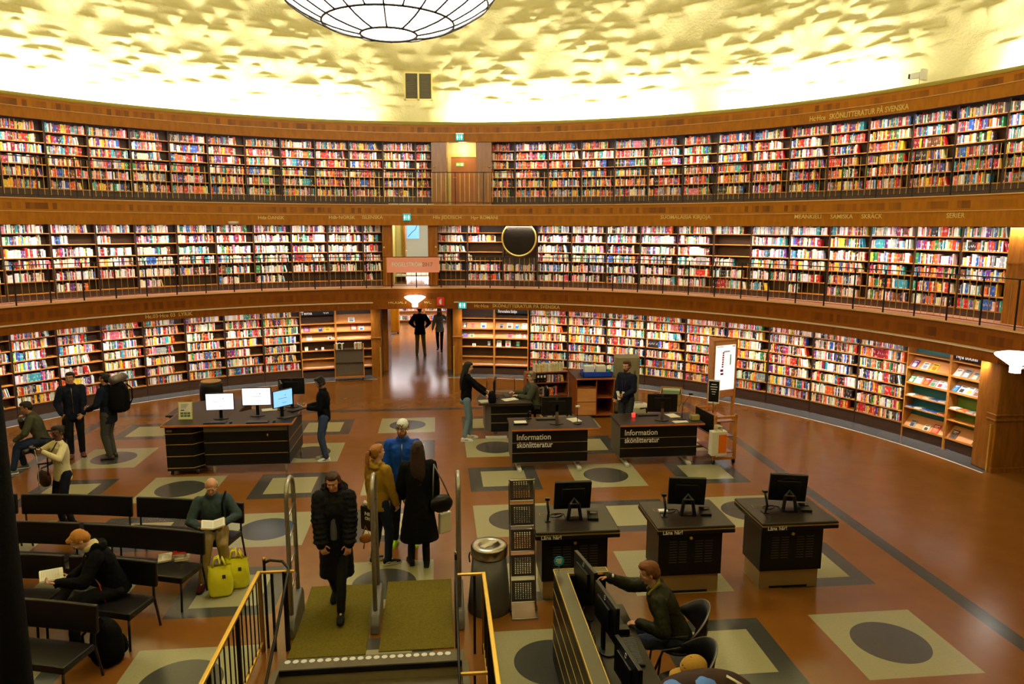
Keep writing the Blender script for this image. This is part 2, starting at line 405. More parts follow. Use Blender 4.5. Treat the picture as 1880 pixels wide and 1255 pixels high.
W1=dict(white=22,cream=14,black=10,red=9,orange=10,blue=7,yellow=6,green=4,purple=3,brown=5,grey=6,teal=5,pink=4,crimson=5)
W1r=dict(W1,red=11,orange=12,black=14,white=20,yellow=8); W2=dict(W1,white=34,cream=22,black=11,red=6,orange=4,yellow=3,blue=6,purple=4)
W2l=dict(W2,cream=30,white=36); W3=dict(W1,white=13,cream=14,red=16,orange=14,crimson=9,blue=10,yellow=10,teal=8,brown=8)
def pickc(W):
    k=list(W); return random.choices(k,[W[i] for i in k])[0]
BOOKS=[]
def fill_row(Mx,x0,x1,z,gap,W,meta,fill=None,front=.02):
    if fill is None: fill=random.choice([1,.97,.9,.86,.8,.75,.92,.7])
    x=x0+.004; xe=x0+(x1-x0)*fill; run=0; seq=[]
    while x<xe-.05:
        if run<=0:
            cn=pickc(W); run=random.choice([1,1,1,1,1,1,1,1,2,2,3]) if random.random()>.008 else 9; t0=random.uniform(.011,.034); h0=random.uniform(.165,.215)
            if random.random()<.2: h0=random.uniform(.20,.245)
        run-=1
        t=t0*random.uniform(.9,1.1); h=min(h0*random.uniform(.98,1.03),gap-.03)
        if x+t>xe: break
        c=[min(1,max(.003,k*random.uniform(.75,1.2))) for k in PAL[cn]]
        BOOKS.append(dict(M=Mx,x=x,t=t,z=z,h=h,y=front+random.uniform(0,.02),d=random.uniform(.12,.16),lean=0.,c=c,cn=cn,meta=meta,seed=random.randint(0,60))); seq.append(len(BOOKS)-1)
        x+=t+random.choice([.0008,.0012,.0012,.004])
    # the last few lean where the row is not full
    if fill<.97 and seq and random.random()<.35:
        k=min(len(seq),random.randint(2,6)); a=random.uniform(.08,.25)
        for j in seq[-k:]:
            BOOKS[j]['lean']=a; BOOKS[j]['x']+=0
        for n,j in enumerate(seq[-k:]): BOOKS[j]['x']+=BOOKS[j]['h']*sin(a)*1.02
    for a,i in enumerate(seq):
        BOOKS[i]['n']=(BOOKS[seq[a-1]]['cn'] if a else None, BOOKS[seq[a+1]]['cn'] if a+1<len(seq) else None)
def book_geo(b,world=True):
    x,t,z,h,y,d,a=b['x'],b['t'],b['z'],b['h'],b['y'],b['d'],b['lean']
    def P(dx,dy,dz): return (x+dx*cos(a)-dz*sin(a)+(0 if a==0 else 0),y+dy,z+.002+dx*sin(a)+dz*cos(a))
    v=[P(0,0,0),P(t,0,0),P(0,d,0),P(t,d,0),P(0,0,h),P(t,0,h),P(0,d,h),P(t,d,h)]
    return v
BF=[(0,1,5,4),(4,5,7,6),(0,4,6,2),(1,3,7,5),(0,2,3,1),(2,6,7,3)]
def book_attr(b):
    c=b['c']; s=b['seed']; pg=(.70,.66,.52)
    col=[];uv=[]
    for k in range(6):
        cc=pg if k in(1,5) else c
        for j in range(4):
            col.append((*cc,1.))
        uv+= [(s+.02,0),(s+.98,0),(s+.98,1),(s+.02,1)] if k==0 else [(-5,0)]*4
    return col,uv
def book_mesh(bs,name,local=False):
    V=[];Fs=[];C=[];UV=[]
    for b in bs:
        v=book_geo(b); n=len(V)
        V+= [tuple(b['M']@Vector(q)) for q in v] if not local else v
        Fs+=[tuple(n+i for i in f) for f in BF]; c,u=book_attr(b); C+=c; UV+=u
    me=bpy.data.meshes.new(name); me.from_pydata(V,[],Fs); me.materials.append(M['book'])
    L=me.uv_layers.new(name='UVMap'); L.data.foreach_set('uv',np.array(UV,dtype=np.float32).ravel())
    A=me.color_attributes.new('Col','FLOAT_COLOR','CORNER'); A.data.foreach_set('color',np.array(C,dtype=np.float32).ravel())
    me.update(); return me

ORD=['bottom','second','third','fourth','fifth','sixth','top']
NUM=['first','second','third','fourth','fifth','sixth','seventh','eighth','ninth','tenth','eleventh','twelfth','thirteenth','fourteenth','fifteenth','sixteenth']
def frame(R,t,z0):
    p=rpos(R,t,z0); return Matrix.Translation(p)@Matrix.Rotation(-t,4,'Z')
def bookcase(R,z0,ta,tb,zs,H,W,label,meta,fills=None,skip=(),dep=.27,plinth=None):
    t=(ta+tb)/2; wd=2*R*math.tan((tb-ta)/2)-.004
    Mx=frame(R,t,z0); e=thing('bookcase',label,'bookcase',rpos(R,t,z0),-t,'bookcases of the '+meta[0])
    MB().box(-wd/2,wd/2,dep,dep+.015,.02,H).build('back_panel',M['darkwood'],e)
    for s in(-1,1):
        x=s*(wd/2-.011); MB().box(x-.009,x+.009,.035,dep,0,H).build('side_panel',M['darkwood'],e)
    MB().box(-wd/2+.021,wd/2-.021,.03,dep,0,zs[0]-.022).build('plinth',M['darkwood'],e)
    for i,z in enumerate(zs):
        if i in skip: continue
        MB().box(-wd/2+.0215,wd/2-.0215,.012,dep-.001,z-.02,z).build('shelf',M['shelfwood'],e)
        gap=(zs[i+1]-z-.02) if i+1<len(zs) else H-z
        fl_=None if fills is None else fills(i)
        if fl_ is not None and fl_<=0: continue
        fill_row(Mx,-wd/2+.024,wd/2-.024,z,gap,W,meta+(i,len(zs)),fl_)
    return e,Mx,wd
ZS1=[.31,.57,.86,1.15,1.42,1.69,1.95]; ZS2=[.18,.48,.80,1.08,1.40,1.69]; ZS3=[.31,.62,.92,1.21,1.48,1.77]
def bounds(pxs,y,R): return [th(p,y(p) if callable(y) else y,R) for p in pxs]
def run_level(B,R,z0,zs,H,W,lev,side,flip,fills=None):
    out=[]
    for k in range(len(B)-1):
        n=len(B)-2-k if flip else k
        lab='dark bookcase, %s one %s of the doorway on the %s'%(NUM[n],side,lev)
        out.append(bookcase(R,z0,B[k],B[k+1],zs,H,W if not callable(W) else W(n),lab,(lev,side,n),fills(n) if fills else None))
    return out
R1,R2,R3=11.95,12.5,13.37
bl1=bounds([-60,27,111,192,268,344,415,484,552],lambda p:700-p*.14,R1)
run_level(bl1,R1,0,ZS1,2.14,W1,'ground floor','left',True)
br1=[D(17.9+5.87*k) for k in range(10)]
run_level(br1,R1,0,ZS1,2.14,W1r,'ground floor','right',False,lambda n:(lambda i:random.choice([1,1,1,.98,.95,.88])))
bl2=bounds([-80,5,96,179,251,327,398,467,536,602,667,703],460,R2)
def f2l(n):
    def g(i):
        if i==0: return random.choice([.0,.0,.5]) if n in(0,1,2,5) else random.choice([.8,.6,.9,0.])
        if i==4 and n in(7,8): return .4
        return random.choice([1,.97,.92,.85])
    return g
run_level(bl2,R2,2.81,ZS2,1.93,lambda n:W2l if n>5 else W2,'lower gallery','left',True,f2l)
br2=bounds([803,858,923],460,R2)
def f2r(n):
    def g(i):
        if n==0: return [0,.85,.8,.95,.9,.85][i]
        return [.95,.97,.15,.0,.85,.35][i]
    return g
run_level(br2,R2,2.81,ZS2,1.93,W2,'lower gallery','right',False,f2r)
# bay with the round dark mirror: books only on the two lowest shelves
mir=bookcase(R2,2.81,th(923,438,R2),th(986,438,R2),ZS2,1.93,W2,'dark bookcase behind the round gold-rimmed mirror on the lower gallery',('lower gallery','right',2),lambda i:1 if i<2 else 0,skip=(2,3,4,5))
br2b=bounds([986,1049,1113,1175,1243,1309,1377,1448,1520,1594,1676,1760,1854],lambda p:450+max(0,(p-1200))*.06,R2)
def f2r2(n):
    def g(i):
        if n==5: return [.95,.9,.6,0,0,.85][i]
        if n in(6,7,8) and i==0: return random.choice([.5,.8,.35])
        return random.choice([1,.97,.95,.9,.85])
    return g
for k in range(len(br2b)-1):
    lab='dark bookcase, %s one right of the round mirror on the lower gallery'%NUM[k]
    bookcase(R2,2.81,br2b[k],br2b[k+1],ZS2,1.93,W2 if k<8 else W1r,lab,('lower gallery','mirror',k),f2r2(k))
bl3=bounds([-80,2,87,165,242,313,383,451,516,579,641,703,763,793],300,R3)
run_level(bl3,R3,5.35,ZS3,2.05,W3,'upper gallery','left',True,lambda n:(lambda i:random.choice([1,.97,.9,.85,.8])))
br3=bounds([903,945,1006,1067,1128,1190,1254,1317,1382,1450,1521,1592,1673,1752,1845,1940],lambda p:300-max(0,p-1000)*.05,R3)
run_level(br3,R3,5.35,ZS3,2.05,W3,'upper gallery','right',False,lambda n:(lambda i:random.choice([1,.97,.92,.85,.8])))

# rank by size in the photograph; the largest 300 are things, the rest one object
def barea(b):
    v=[proj(b['M']@Vector(q)) for q in book_geo(b)[:1]+book_geo(b)[1:2]+book_geo(b)[4:6]]
    cx=sum(p[0] for p in v)/4; cy=sum(p[1] for p in v)/4
    if not(8<cx<1872 and 8<cy<1247): return 0
    lev,side,n,i,nn=b['meta']
    if i==nn-1: return 0
    if lev=='ground floor' and side=='left' and cx<270 and cy>660: return 0
    if lev=='ground floor' and side=='right' and (1285<cx<1350 or (cx<1230 and cy>650)): return 0
    return abs((v[1][0]-v[0][0]))*abs(v[2][1]-v[0][1])
order=sorted(range(len(BOOKS)),key=lambda i:-barea(BOOKS[i]))
top=set(order[:300])
used={}
for i in order[:300]:
    b=BOOKS[i]; lev,side,n,row,nn=b['meta']
    l,r=b.get('n',(None,None)); cn={'grey':'grey'}.get(b['cn'],b['cn'])
    nb=('between a %s and a %s one'%(l,r)) if l and r and l!=r else ('between two %s ones'%l if l and l==r else ('next to a %s one'%(l or r)))
    base='%s book %s, %s shelf up, %s bookcase'%(cn,nb,ORD[row],NUM[n])
    where={'left':'left of the %s doorway'%{'ground floor':'hall','lower gallery':'middle','upper gallery':'top'}[lev],'right':'right of the %s doorway'%{'ground floor':'hall','lower gallery':'middle','upper gallery':'top'}[lev],'mirror':'right of the mirror'}[side]
    if lev=='ground floor' and side=='right': where='right of the hall displays'
    kk=(cn,nb,row,n,where); used[kk]=used.get(kk,0)+1
    wid=['','another ','further ','additional ','extra ','again ','last '][min(used[kk]-1,6)]
    nb2='by %s and %s'%(l,r) if l and r else 'by '+(l or r or 'gap')
    lab='%s%s book %s, %s shelf, %s case %s'%(wid,cn,nb2,ORD[row],NUM[n],where)
    o=bpy.data.objects.new('book',book_mesh([dict(b,x=0,z=0,y=0)],'book',True)); COL.objects.link(o)
    o.matrix_world=b['M']@Matrix.Translation((b['x'],b['y'],b['z']))
    tag(o,lab,'book','books in the curved wall of shelves')
o=bpy.data.objects.new('shelved_books',book_mesh([BOOKS[i] for i in range(len(BOOKS)) if i not in top],'shelved_books')); COL.objects.link(o)
tag(o,'thousands of smaller colourful book spines filling the curved shelves on all three levels','books',None,'stuff')
print('BOOKS',len(BOOKS))

# ---------------------------------------------------------------- gallery railings
def railing(name,label,R,z0,hgt,t0,t1,npost,per,m_b,thick):
    e=thing(name,label,'railing',rpos(R,0,z0),0)
    off=rpos(R,0,z0)
    def rel(p): return Vector(p)-off
    n=int((t1-t0)*R/.25)
    pts=[rel(rpos(R,t0+(t1-t0)*i/n,z0+hgt)) for i in range(n+1)]
    MB().tube(pts,.013,6).build('top_rail',M['darkmetal'],e,True)
    MB().tube([p-Vector((0,0,hgt-.07)) for p in pts],.008,6).build('bottom_rail',M['darkmetal'],e,True)
    pm=MB().box(-thick,thick,-.008,.008,.0,hgt).build('post',M['darkmetal'],e); bmh=MB().box(-.005,.005,-.005,.005,.07,hgt).build('baluster',m_b,e)
    cand=[]
    first=True
    for k in range(npost+1):
        t=t0+(t1-t0)*k/npost
        o=pm if first else pm.copy()
        if not first: COL.objects.link(o)
        o.location=rel(rpos(R,t,z0)); o.rotation_euler=(0,0,-t); first=False
        if k<npost:
            for j in range(1,per): cand.append(t+(t1-t0)/npost*j/per)
    def size(t):
        a=proj(rpos(R,t,z0)); b=proj(rpos(R,t,z0+hgt)); return abs(a[1]-b[1]) if 0<a[0]<1880 else 0
    cand.sort(key=lambda t:-size(t)); first=True
    for t in cand[:100]:
        o=bmh if first else bmh.copy()
        if not first: COL.objects.link(o)
        o.location=rel(rpos(R,t,z0)); o.rotation_euler=(0,0,-t); first=False
    s=MB()
    for t in cand[100:]:
        p=rel(rpos(R,t,z0)); s.box(p.x-.005,p.x+.005,p.y-.005,p.y+.005,.07,hgt,rz=-t,piv=(p.x,p.y,0))
    o=s.build('baluster',m_b,e); o['kind']='stuff'; return e
railing('gallery_railing','thin dark metal railing curving along the lower gallery edge above the ground floor shelves',11.44,2.825,.94,D(-60),D(92),40,5,M['goldline'],.016)
railing('gallery_railing','thin dark metal railing curving along the upper gallery edge, highest in the hall',12.06,5.365,.98,D(-56),D(86),34,6,M['goldline'],.012)

# ---------------------------------------------------------------- lettering
def text_mb(s,size=1.,depth=.004,bold=0.):
    c=bpy.data.curves.new('t','FONT'); c.body=s; c.size=size; c.extrude=depth; c.offset=bold; c.resolution_u=2
    o=bpy.data.objects.new('t',c); COL.objects.link(o); bpy.context.view_layer.update()
    me=bpy.data.meshes.new_from_object(o.evaluated_get(bpy.context.evaluated_depsgraph_get()))
    bpy.data.objects.remove(o); bpy.data.curves.remove(c)
    v=np.array([tuple(q.co) for q in me.vertices]); f=[tuple(p.vertices) for p in me.polygons]; bpy.data.meshes.remove(me); return v,f
def ring_text(s,px0,px1,py,R,h,label,m='gold_letter',cat='lettering',ppy=None):
    ta=th(px0,py,R); tb=th(px1,py if ppy is None else ppy,R); z=atR((px0+px1)/2,py if ppy is None else (py+ppy)/2,R).z
    v,f=text_mb(s,1.,.02,.012); x0,x1=v[:,0].min(),v[:,0].max(); sx=R*(tb-ta)/(x1-x0)
    y0,y1=v[:,1].min(),v[:,1].max(); sy=h/.70
    ym=(0.36)
    mb=MB(); vv=[]
    for q in v:
        t=ta+(q[0]-x0)*sx/R; rr=R-.006+q[2]*.2; vv.append((rr*sin(t),rr*cos(t),z+(q[1]-ym)*sy))
    mb.add(vv,f); tc=(ta+tb)/2; p=rpos(R,tc,z)
    mb.v=[tuple(Vector(a)-p) for a in mb.v]
    o=mb.build('shelf_lettering',M[m],loc=p); return tag(o,label,cat,'gilt section names on the gallery fronts')
ring_text('Hda·DANSK',474,522,399,12.02,.10,'gilt lettering Hda DANSK on the upper gallery front')
ring_text('Hdb·NORSK',604,652,398.5,12.02,.10,'gilt lettering Hdb NORSK on the upper gallery front')
ring_text('ÍSLENSKA',665,703,398.5,12.02,.10,'gilt lettering ISLENSKA left of the upper teal sign')
ring_text('Hfo JIDDISCH',795,847,398.5,12.02,.10,'gilt lettering Hfo JIDDISCH on the upper gallery front')
ring_text('Hpr ROMANI',865,914,399,12.02,.10,'gilt lettering Hpr ROMANI above the round mirror')
ring_text('SUOMALAISIA KIRJOJA',1213,1305,398,12.02,.10,'gilt lettering SUOMALAISIA KIRJOJA on the upper gallery front')
ring_text('MEÄNKIELI',1459,1508,397,12.02,.10,'gilt lettering MEANKIELI on the upper gallery front')
ring_text('SAMISKA',1525,1566,397,12.02,.10,'gilt lettering SAMISKA on the upper gallery front')
ring_text('SKRÄCK',1582,1620,396.5,12.02,.10,'gilt lettering SKRACK on the upper gallery front')
ring_text('SERIER',1738,1772,395,12.02,.10,'gilt lettering SERIER, rightmost on the upper gallery front')
ring_text('Hc·Hce',1487,1516,217.5,12.93,.13,'gilt lettering Hc Hce on the topmost wooden band',ppy=215)
ring_text('SKÖNLITTERATUR PÅ SVENSKA',1523,1669,213.5,12.93,.13,'gilt lettering SKONLITTERATUR PA SVENSKA on the topmost wooden band',ppy=196)
ring_text('Hc.03·Hce 03  LYRIK',267,353,582,11.33,.10,'gilt lettering Hc.03 Hce 03 LYRIK above the ground floor shelves',ppy=574)
ring_text('Hc·Hce',871,897,561,11.33,.10,'gilt lettering Hc Hce beside the lowest teal sign')
ring_text('SKÖNLITTERATUR PÅ SVENSKA',904,1028,561.2,11.33,.10,'gilt lettering SKONLITTERATUR PA SVENSKA on the lowest band, above the shelves',ppy=562.5)
ring_text('FACKSAL 3',713,746,554.5,11.43,.085,'gilt lettering FACKSAL 3 above the hall doorway')
ring_text('WC',778,792,554.5,11.43,.085,'gilt lettering WC above the hall doorway')

def flat_text(s,parent,w,loc,m,name='lettering',h=None,depth=.002,rx=pi/2,rz=0.,bold=.012,rot=None):
    v,f=text_mb(s,1.,.01,bold); x0,x1=v[:,0].min(),v[:,0].max(); k=w/(x1-x0); ky=k if h is None else h/.72
    mb=MB(); mb.add([((q[0]-x0)*k,q[1]*ky,q[2]/.01*depth) for q in v],f)
    o=mb.build(name,M[m],parent,loc=loc); o.rotation_euler=(rx,0,rz) if rot is None else rot; return o

# ---------------------------------------------------------------- signs on the bands
M['teal']=glow('teal_sign_face',(.02,.42,.46),.55); M['signwhite']=glow('lit_white_symbol',(.9,1,.95),.8)
M['greensign']=glow('green_exit_face',(.25,.55,.05),.6)
def pictosign(px,py,R,label,w=.24,h=.20):
    p=atR(px,py,R); t=atan2(p.x,p.y); e=thing('pictogram_sign',label,'sign',p,-t,'teal pictogram signs')
    MB().box(-w/2,w/2,-.03,0,-h/2,h/2).build('sign_box',M['teal'],e,bevel=.004)
    MB().box(-w/2,w/2,-.03,0,h/2,h/2+.025).build('hanger',M['steel'],e)
    s=MB()
    for x in(-.065,.06):
        s.lathe([(.0,.018),(.016,.01),(.016,-.01),(0,-.018)],8,(x,-.033,.055)); s.prism([(x-.024,-.034),(x+.024,-.034),(x+.024,-.031),(x-.024,-.031)],-.03,.03)
        s.box(x-.010,x-.003,-.034,-.031,-.08,-.03); s.box(x+.003,x+.010,-.034,-.031,-.08,-.03)
    s.box(-.006,.003,-.034,-.031,-.08,.07); s.build('symbol',M['signwhite'],e)
pictosign(844,252,12.90,'small teal pictogram sign above the orange upper door')
pictosign(747,399,11.99,'small teal pictogram sign above the lower gallery doorway')
pictosign(849,560,11.28,'small teal pictogram sign right of the hall doorway, lowest one')
p=atR(809,553,11.38); e=thing('extinguisher_sign','red square sign with a white fire extinguisher symbol above the hall doorway','sign',p,-atan2(p.x,p.y))
MB().box(-.115,.115,-.012,.0,-.13,.13).build('panel',M['red'],e)
s=MB(); s.box(-.025,.025,-.016,-.012,-.09,.04); s.box(-.015,.03,-.016,-.012,.045,.075); s.box(-.05,-.035,-.016,-.012,-.06,.05); s.build('symbol',M['white'],e)
# banner over the lower gallery railing
p=rpos(11.40,D(.35),2.81+.72); e=thing('banner','pink FOGELSTRÖM 2017 banner hanging on the lower gallery railing','banner',p,-D(.35))
MB().box(-.80,.80,-.006,.0,-.235,.225).build('cloth',M['pink'],e)
flat_text('FOGELSTRÖM',e,.90,(-.64,-.012,-.05),'white_letter',h=.125); flat_text('2017',e,.31,(.28,-.012,-.05),'greymetal',h=.125,bold=-.005)
# round gold-rimmed mirror
p=atR(953,438,12.18); t=atan2(p.x,p.y); e=thing('round_mirror','large round dark mirror with a gold rim in front of the lower gallery shelves','mirror',p,-t)
MB().lathe([(0,-.01),(.50,-.01),(.52,0),(.50,.02),(0,.02)],48).build('glass',M['glass_dark'],e).rotation_euler=(pi/2,0,0)
MB().tube([(.535*cos(2*pi*k/48),-.005,.535*sin(2*pi*k/48)) for k in range(48)],.026,10,closed=True).build('rim',M['gold'],e,True)
MB().box(-.05,.05,0.,.25,-.03,.03).build('bracket',M['darkmetal'],e)
# vent in the drum
p=atR(768,158,14.15); t=atan2(p.x,p.y); e=thing('ventilation_grille','square dark ventilation grille with two leaves in the plaster drum','vent',p,-t)
s=MB()
for x0,x1 in((-.42,-.03),(.03,.42)):
    s.box(x0,x1,.02,.10,-.40,.40)
s.build('louvre_panel',M['grille'],e)
s=MB()
for k in range(18): z=-.39+k*.046; s.box(-.42,-.03,-.004,.02,z,z+.02); s.box(.03,.42,-.004,.02,z,z+.02)
s.build('slats',M['grille'],e)
s=MB(); s.box(-.46,.46,-.02,.12,.40,.45); s.box(-.46,-.42,-.02,.12,-.44,.40); s.box(.42,.46,-.02,.12,-.44,.40); s.box(-.03,.03,-.02,.12,-.44,.40); s.box(-.46,.46,-.02,.12,-.44,-.40); s.build('frame',M['cream'],e)
# camera / projector above the cornice
p=atR(1690,138,13.9); t=atan2(p.x,p.y); e=thing('security_camera','small white security camera on a bracket above the cornice','camera',p,-t)
MB().box(-.22,.02,-.07,.07,-.06,.07).build('camera_body',M['white'],e,bevel=.01); MB().box(-.27,-.22,-.06,.06,-.05,.06).build('lens_hood',M['plastic'],e)
MB().box(.04,.12,-.1,.1,-.13,.13).build('junction_box',M['white'],e,bevel=.01); MB().tube([(-.02,0,-.06),(-.02,0,-.75)],.01).build('bracket',M['whitemetal'],e,True)
# smoke detector
p=atR(428,408,12.05); e=thing('smoke_detector','flat white smoke detector under the upper gallery edge','detector',p,0)
MB().lathe([(0,-.06),(.07,-.06),(.14,-.035),(.15,0),(.15,.02),(0,.03)],24).build('housing',M['white'],e,True)
MB().box(-.02,.02,-.02,.02,.02,.10).build('mount',M['white'],e)

# ---------------------------------------------------------------- doorways
# ground floor hall doorway (north)
cx=.14
for s_,n in((-1,'left'),(1,'right')):
    P=[(cx+s_*1.42,11.63),(cx+s_*1.13,11.66),(cx+s_*1.13,12.55),(cx+s_*.96,12.6),(cx+s_*.96,14.0),(cx+s_*1.42,14.0)]
    if s_>0: P=P[::-1]
    struct(MB().prism(P,0,2.73).build('trim_15',M['pillar'],bevel=.01))
    struct(MB().box(cx+s_*1.15-.02,cx+s_*1.15+.02,11.60,11.63,0,.95).build('trim_16',M['brass']))
    struct(MB().box(min(cx+s_*1.44,cx+s_*1.11),max(cx+s_*1.44,cx+s_*1.11),11.61,11.68,1.22,1.27).build('trim_16',M['pillar'],bevel=.01))
struct(MB().box(cx-1.2,cx+1.2,11.55,14.0,2.18,2.73).build('trim_17',M['pillar']))
# hall behind it
struct(MB().box(-5,5,13.9,26,-.02,-.004).build('floor_hall',M['floor']))
struct(MB().box(-5,5,13.9,26,3.0,3.05).build('ceiling_hall',M['white']))
struct(MB().box(-5,5,25.6,25.7,0,3).build('wall_hall_back',M['white'])); struct(MB().box(-3.1,-3.0,14,25.6,0,3).build('wall_hall_left',M['plasterwall'])); struct(MB().box(3.3,3.4,14,25.6,0,3).build('wall_hall_right',M['white']))
struct(MB().box(-5,cx-.96,13.98,14.05,0,3).build('wall_hall_front',M['white'])); struct(MB().box(cx+.96,5,13.98,14.05,0,3).build('wall_hall_front',M['white']))
M['panelglow']=glow('ceiling_light_panel',(1,.95,1),22.)
for k,(x,y) in enumerate(((-.9,16.5),(.9,16.5),(-.9,19.),(.9,19.),(-.9,21.5),(.9,21.5))):
    e=thing('ceiling_light','square white ceiling light in the hall beyond the doorway, %s, row %s'%(('left' if x<0 else 'right'),('nearest','middle','farthest')[k//2]),'ceiling light',(x,y,2.95),0,'ceiling lights of the far hall')
    MB().box(-.62,.62,-.62,.62,0,.05).build('frame',M['white'],e); MB().box(-.58,.58,-.58,.58,-.01,0).build('diffuser',M['panelglow'],e)
# far bookcases, counter and black sign in the hall
def far_case(x0,x1,y,zs,label,grp='bookcases at the back of the far hall'):
    e=thing('bookcase',label,'bookcase',((x0+x1)/2,y,0),0,grp); w=(x1-x0)/2
    MB().box(-w,w,.28,.3,0,2.1).build('back_panel',M['display'],e)
    for z in zs: MB().box(-w+.02,w-.02,0,.28,z-.03,z).build('shelf',M['display'],e)
    for s_ in(-1,1): MB().box(s_*w-.01,s_*w+.01,0,.3,0,2.1).build('side_panel',M['display'],e)
    Mx=Matrix.Translation(((x0+x1)/2,y,0)); n0=len(BOOKS)
    for i,z in enumerate(zs): fill_row(Mx,-w+.03,w-.03,z,.33,W1,('hall','x',0,i,5),random.choice([.9,.7,1]))
    bs=BOOKS[n0:]; o=bpy.data.objects.new('shelved_books',book_mesh(bs,'shelved_books')); COL.objects.link(o)
    o.location=(0,0,0); tag(o,'rows of far-off books in the '+('left' if x1<.12 else 'right')+' bookcase at the back of the far hall','books',grp,'stuff')
far_case(-1.4,0.1,24.6,[.15,.6,1.0,1.4,1.8],'pale wooden bookcase at the back of the far hall, left of the standing man')
far_case(0.15,1.9,24.6,[.15,.6,1.0,1.4,1.8],'pale wooden bookcase at the back of the far hall, behind the woman')
e=thing('wooden_cabinet','golden wooden cabinet on castors at the left inside the far hall','cabinet',(-1.15,21.0,0),0)
MB().box(-.4,.25,-.3,.3,.1,1.35).build('body',M['veneer'],e,bevel=.01); MB().box(-.36,.21,-.32,-.3,.15,1.3).build('door',M['veneer'],e)
for x in(-.35,.2): MB().lathe([(0,-.04),(.04,-.04),(.04,.04),(0,.04)],12).build('castor',M['plastic'],e,loc=(x,-.2,.05)).rotation_euler=(0,pi/2,0)
e=thing('hanging_sign','long black hanging direction sign inside the far hall','sign',(.1,18.5,2.32),0)
MB().box(-1.3,1.3,-.02,.02,-.14,.14).build('panel',M['black'],e); 
for x in(-1.0,1.0): MB().tube([(x,0,.14),(x,0,.68)],.01,6).build('wire',M['steel'],e)
for q,x in enumerate((-1.1,-.3,.45)): MB().box(x,x+.35,-.026,-.02,-.04,.01).build('text_line',M['white_letter'],e)
# lower gallery doorway
for a,b in((-4.25,-2.75),(2.45,3.85)):
    struct(MB().arc([(12.2,2.81),(12.95,2.81),(12.95,4.75),(12.2,4.75)],D(a),D(b),2).build('trim_18',M['pillar']))
z0=2.81
struct(MB().box(-2.2,2.2,12.7,19.1,z0-.06,z0-.003).build('floor_corridor',M['floor']))
struct(MB().box(-.72,-.62,12.7,19,z0,z0+2.6).build('wall_corridor_left',M['plasterwall'])); struct(MB().box(.62,.72,12.7,19,z0,z0+2.6).build('wall_corridor_right',M['plasterwall']))
struct(MB().box(-.72,.72,19,19.1,z0,z0+2.6).build('wall_corridor_back',M['white'])); struct(MB().box(-.72,.72,12.8,19,z0+2.5,z0+2.6).build('ceiling_corridor',M['white']))
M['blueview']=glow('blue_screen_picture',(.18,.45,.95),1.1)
p=aty(758,422,18.9); e=thing('wall_picture','bright blue picture on the end wall of the lower gallery corridor','picture',p,0)
MB().box(-.24,.24,0,.09,-.34,.34).build('picture_panel',M['blueview'],e); MB().box(-.27,.27,.02,.1,-.37,.37).build('frame',M['white'],e)
MB().tube([(-.2,-.01,-.28),(-.05,-.01,-.1),(.1,-.01,.02),(.2,-.01,.28)],.012,6).build('drawn_line',M['darkmetal'],e,True)
e=thing('corridor_door','dark edged wooden door leaf standing open in the corridor','door',(-.30,14.3,z0),0); MB().box(-.03,.02,0,.9,0,2.1).build('door_leaf',M['pillar'],e); MB().tube([(.03,.1,1.05),(.07,.1,1.05),(.07,.22,1.05)],.012,8).build('handle',M['brass'],e)
struct(MB().box(-.62,-.30,14.6,14.75,z0,z0+2.5).build('wall_corridor_return',M['plasterwall']))
e=thing('ceiling_light','added round opal ceiling light brightening the lower gallery corridor','ceiling light',(0,15.2,5.28),0)  # fixture added to brighten the corridor, no such lamp is seen
M['corrglow']=glow('added_lamp_glow',(1,.93,.80),8.)
def fill_point(loc,en,col=(1,.93,.78)):
    l=bpy.data.lights.new('added_fill_light','POINT'); l.energy=en; l.color=col; l.shadow_soft_size=.12; o=bpy.data.objects.new('added_fill_light',l); COL.objects.link(o); o.location=loc
fill_point((0,15.2,5.05),120); fill_point((0,13.5,4.9),40); fill_point(rpos(13.45,D(7.15),7.2),14)  # added point lights filling the corridor and the upper door recess
for y in(17,21):
    for x in(-1.6,.1,1.8): area('hall_ceiling_panel_light',(x,y,2.9),(x,y,0),1.1,1.1,70,(1,.95,1)); MB().lathe([(0,-.08),(.2,-.05),(.25,0),(0,0)],24).build('diffuser',M['corrglow'],e,True); MB().lathe([(.25,0),(.27,0),(.27,.02),(.25,.02)],24).build('frame',M['white'],e)
e=thing('ceiling_light','added unseen opal ceiling light brightening the orange upper door','ceiling light',rpos(13.55,D(7.15),7.58),0); MB().lathe([(0,-.05),(.14,-.03),(.17,0),(0,0)],24).build('diffuser',M['corrglow'],e,True); MB().box(-.19,.19,-.19,.19,0,.03).build('frame',M['white'],e)  # added lamp, kept out of view, to brighten the door recess
# upper gallery doorway
z0=5.35
for a,b in((2.9,5.05),(9.25,11.45)):
    struct(MB().arc([(13.0,z0),(13.75,z0),(13.75,7.40),(13.0,7.40)],D(a),D(b),2).build('trim_19',M['pillar']))
ang=D(7.15); e=thing('upper_door','orange-brown flush door with frosted transom on the upper gallery','door',rpos(13.85,ang,z0),-ang)
MB().box(-.42,.48,0,.05,0,1.62).build('door_leaf',M['pillar_orange'] if 'pillar_orange' in M else M['desktop'],e)
MB().box(-.62,.62,-.02,.06,1.72,2.08).build('transom',M['cream'],e); MB().box(-.62,.62,-.03,.06,1.62,1.72).build('head',M['goldline'],e)
MB().box(-.50,-.42,-.1,.06,0,1.62).build('jamb',M['cream'],e); MB().box(.48,.56,-.1,.06,0,1.62).build('jamb',M['pillar'],e)
MB().tube([(-.34,-.02,.95),(-.34,-.06,.95),(-.24,-.06,.95)],.01,8).build('handle',M['brass'],e)
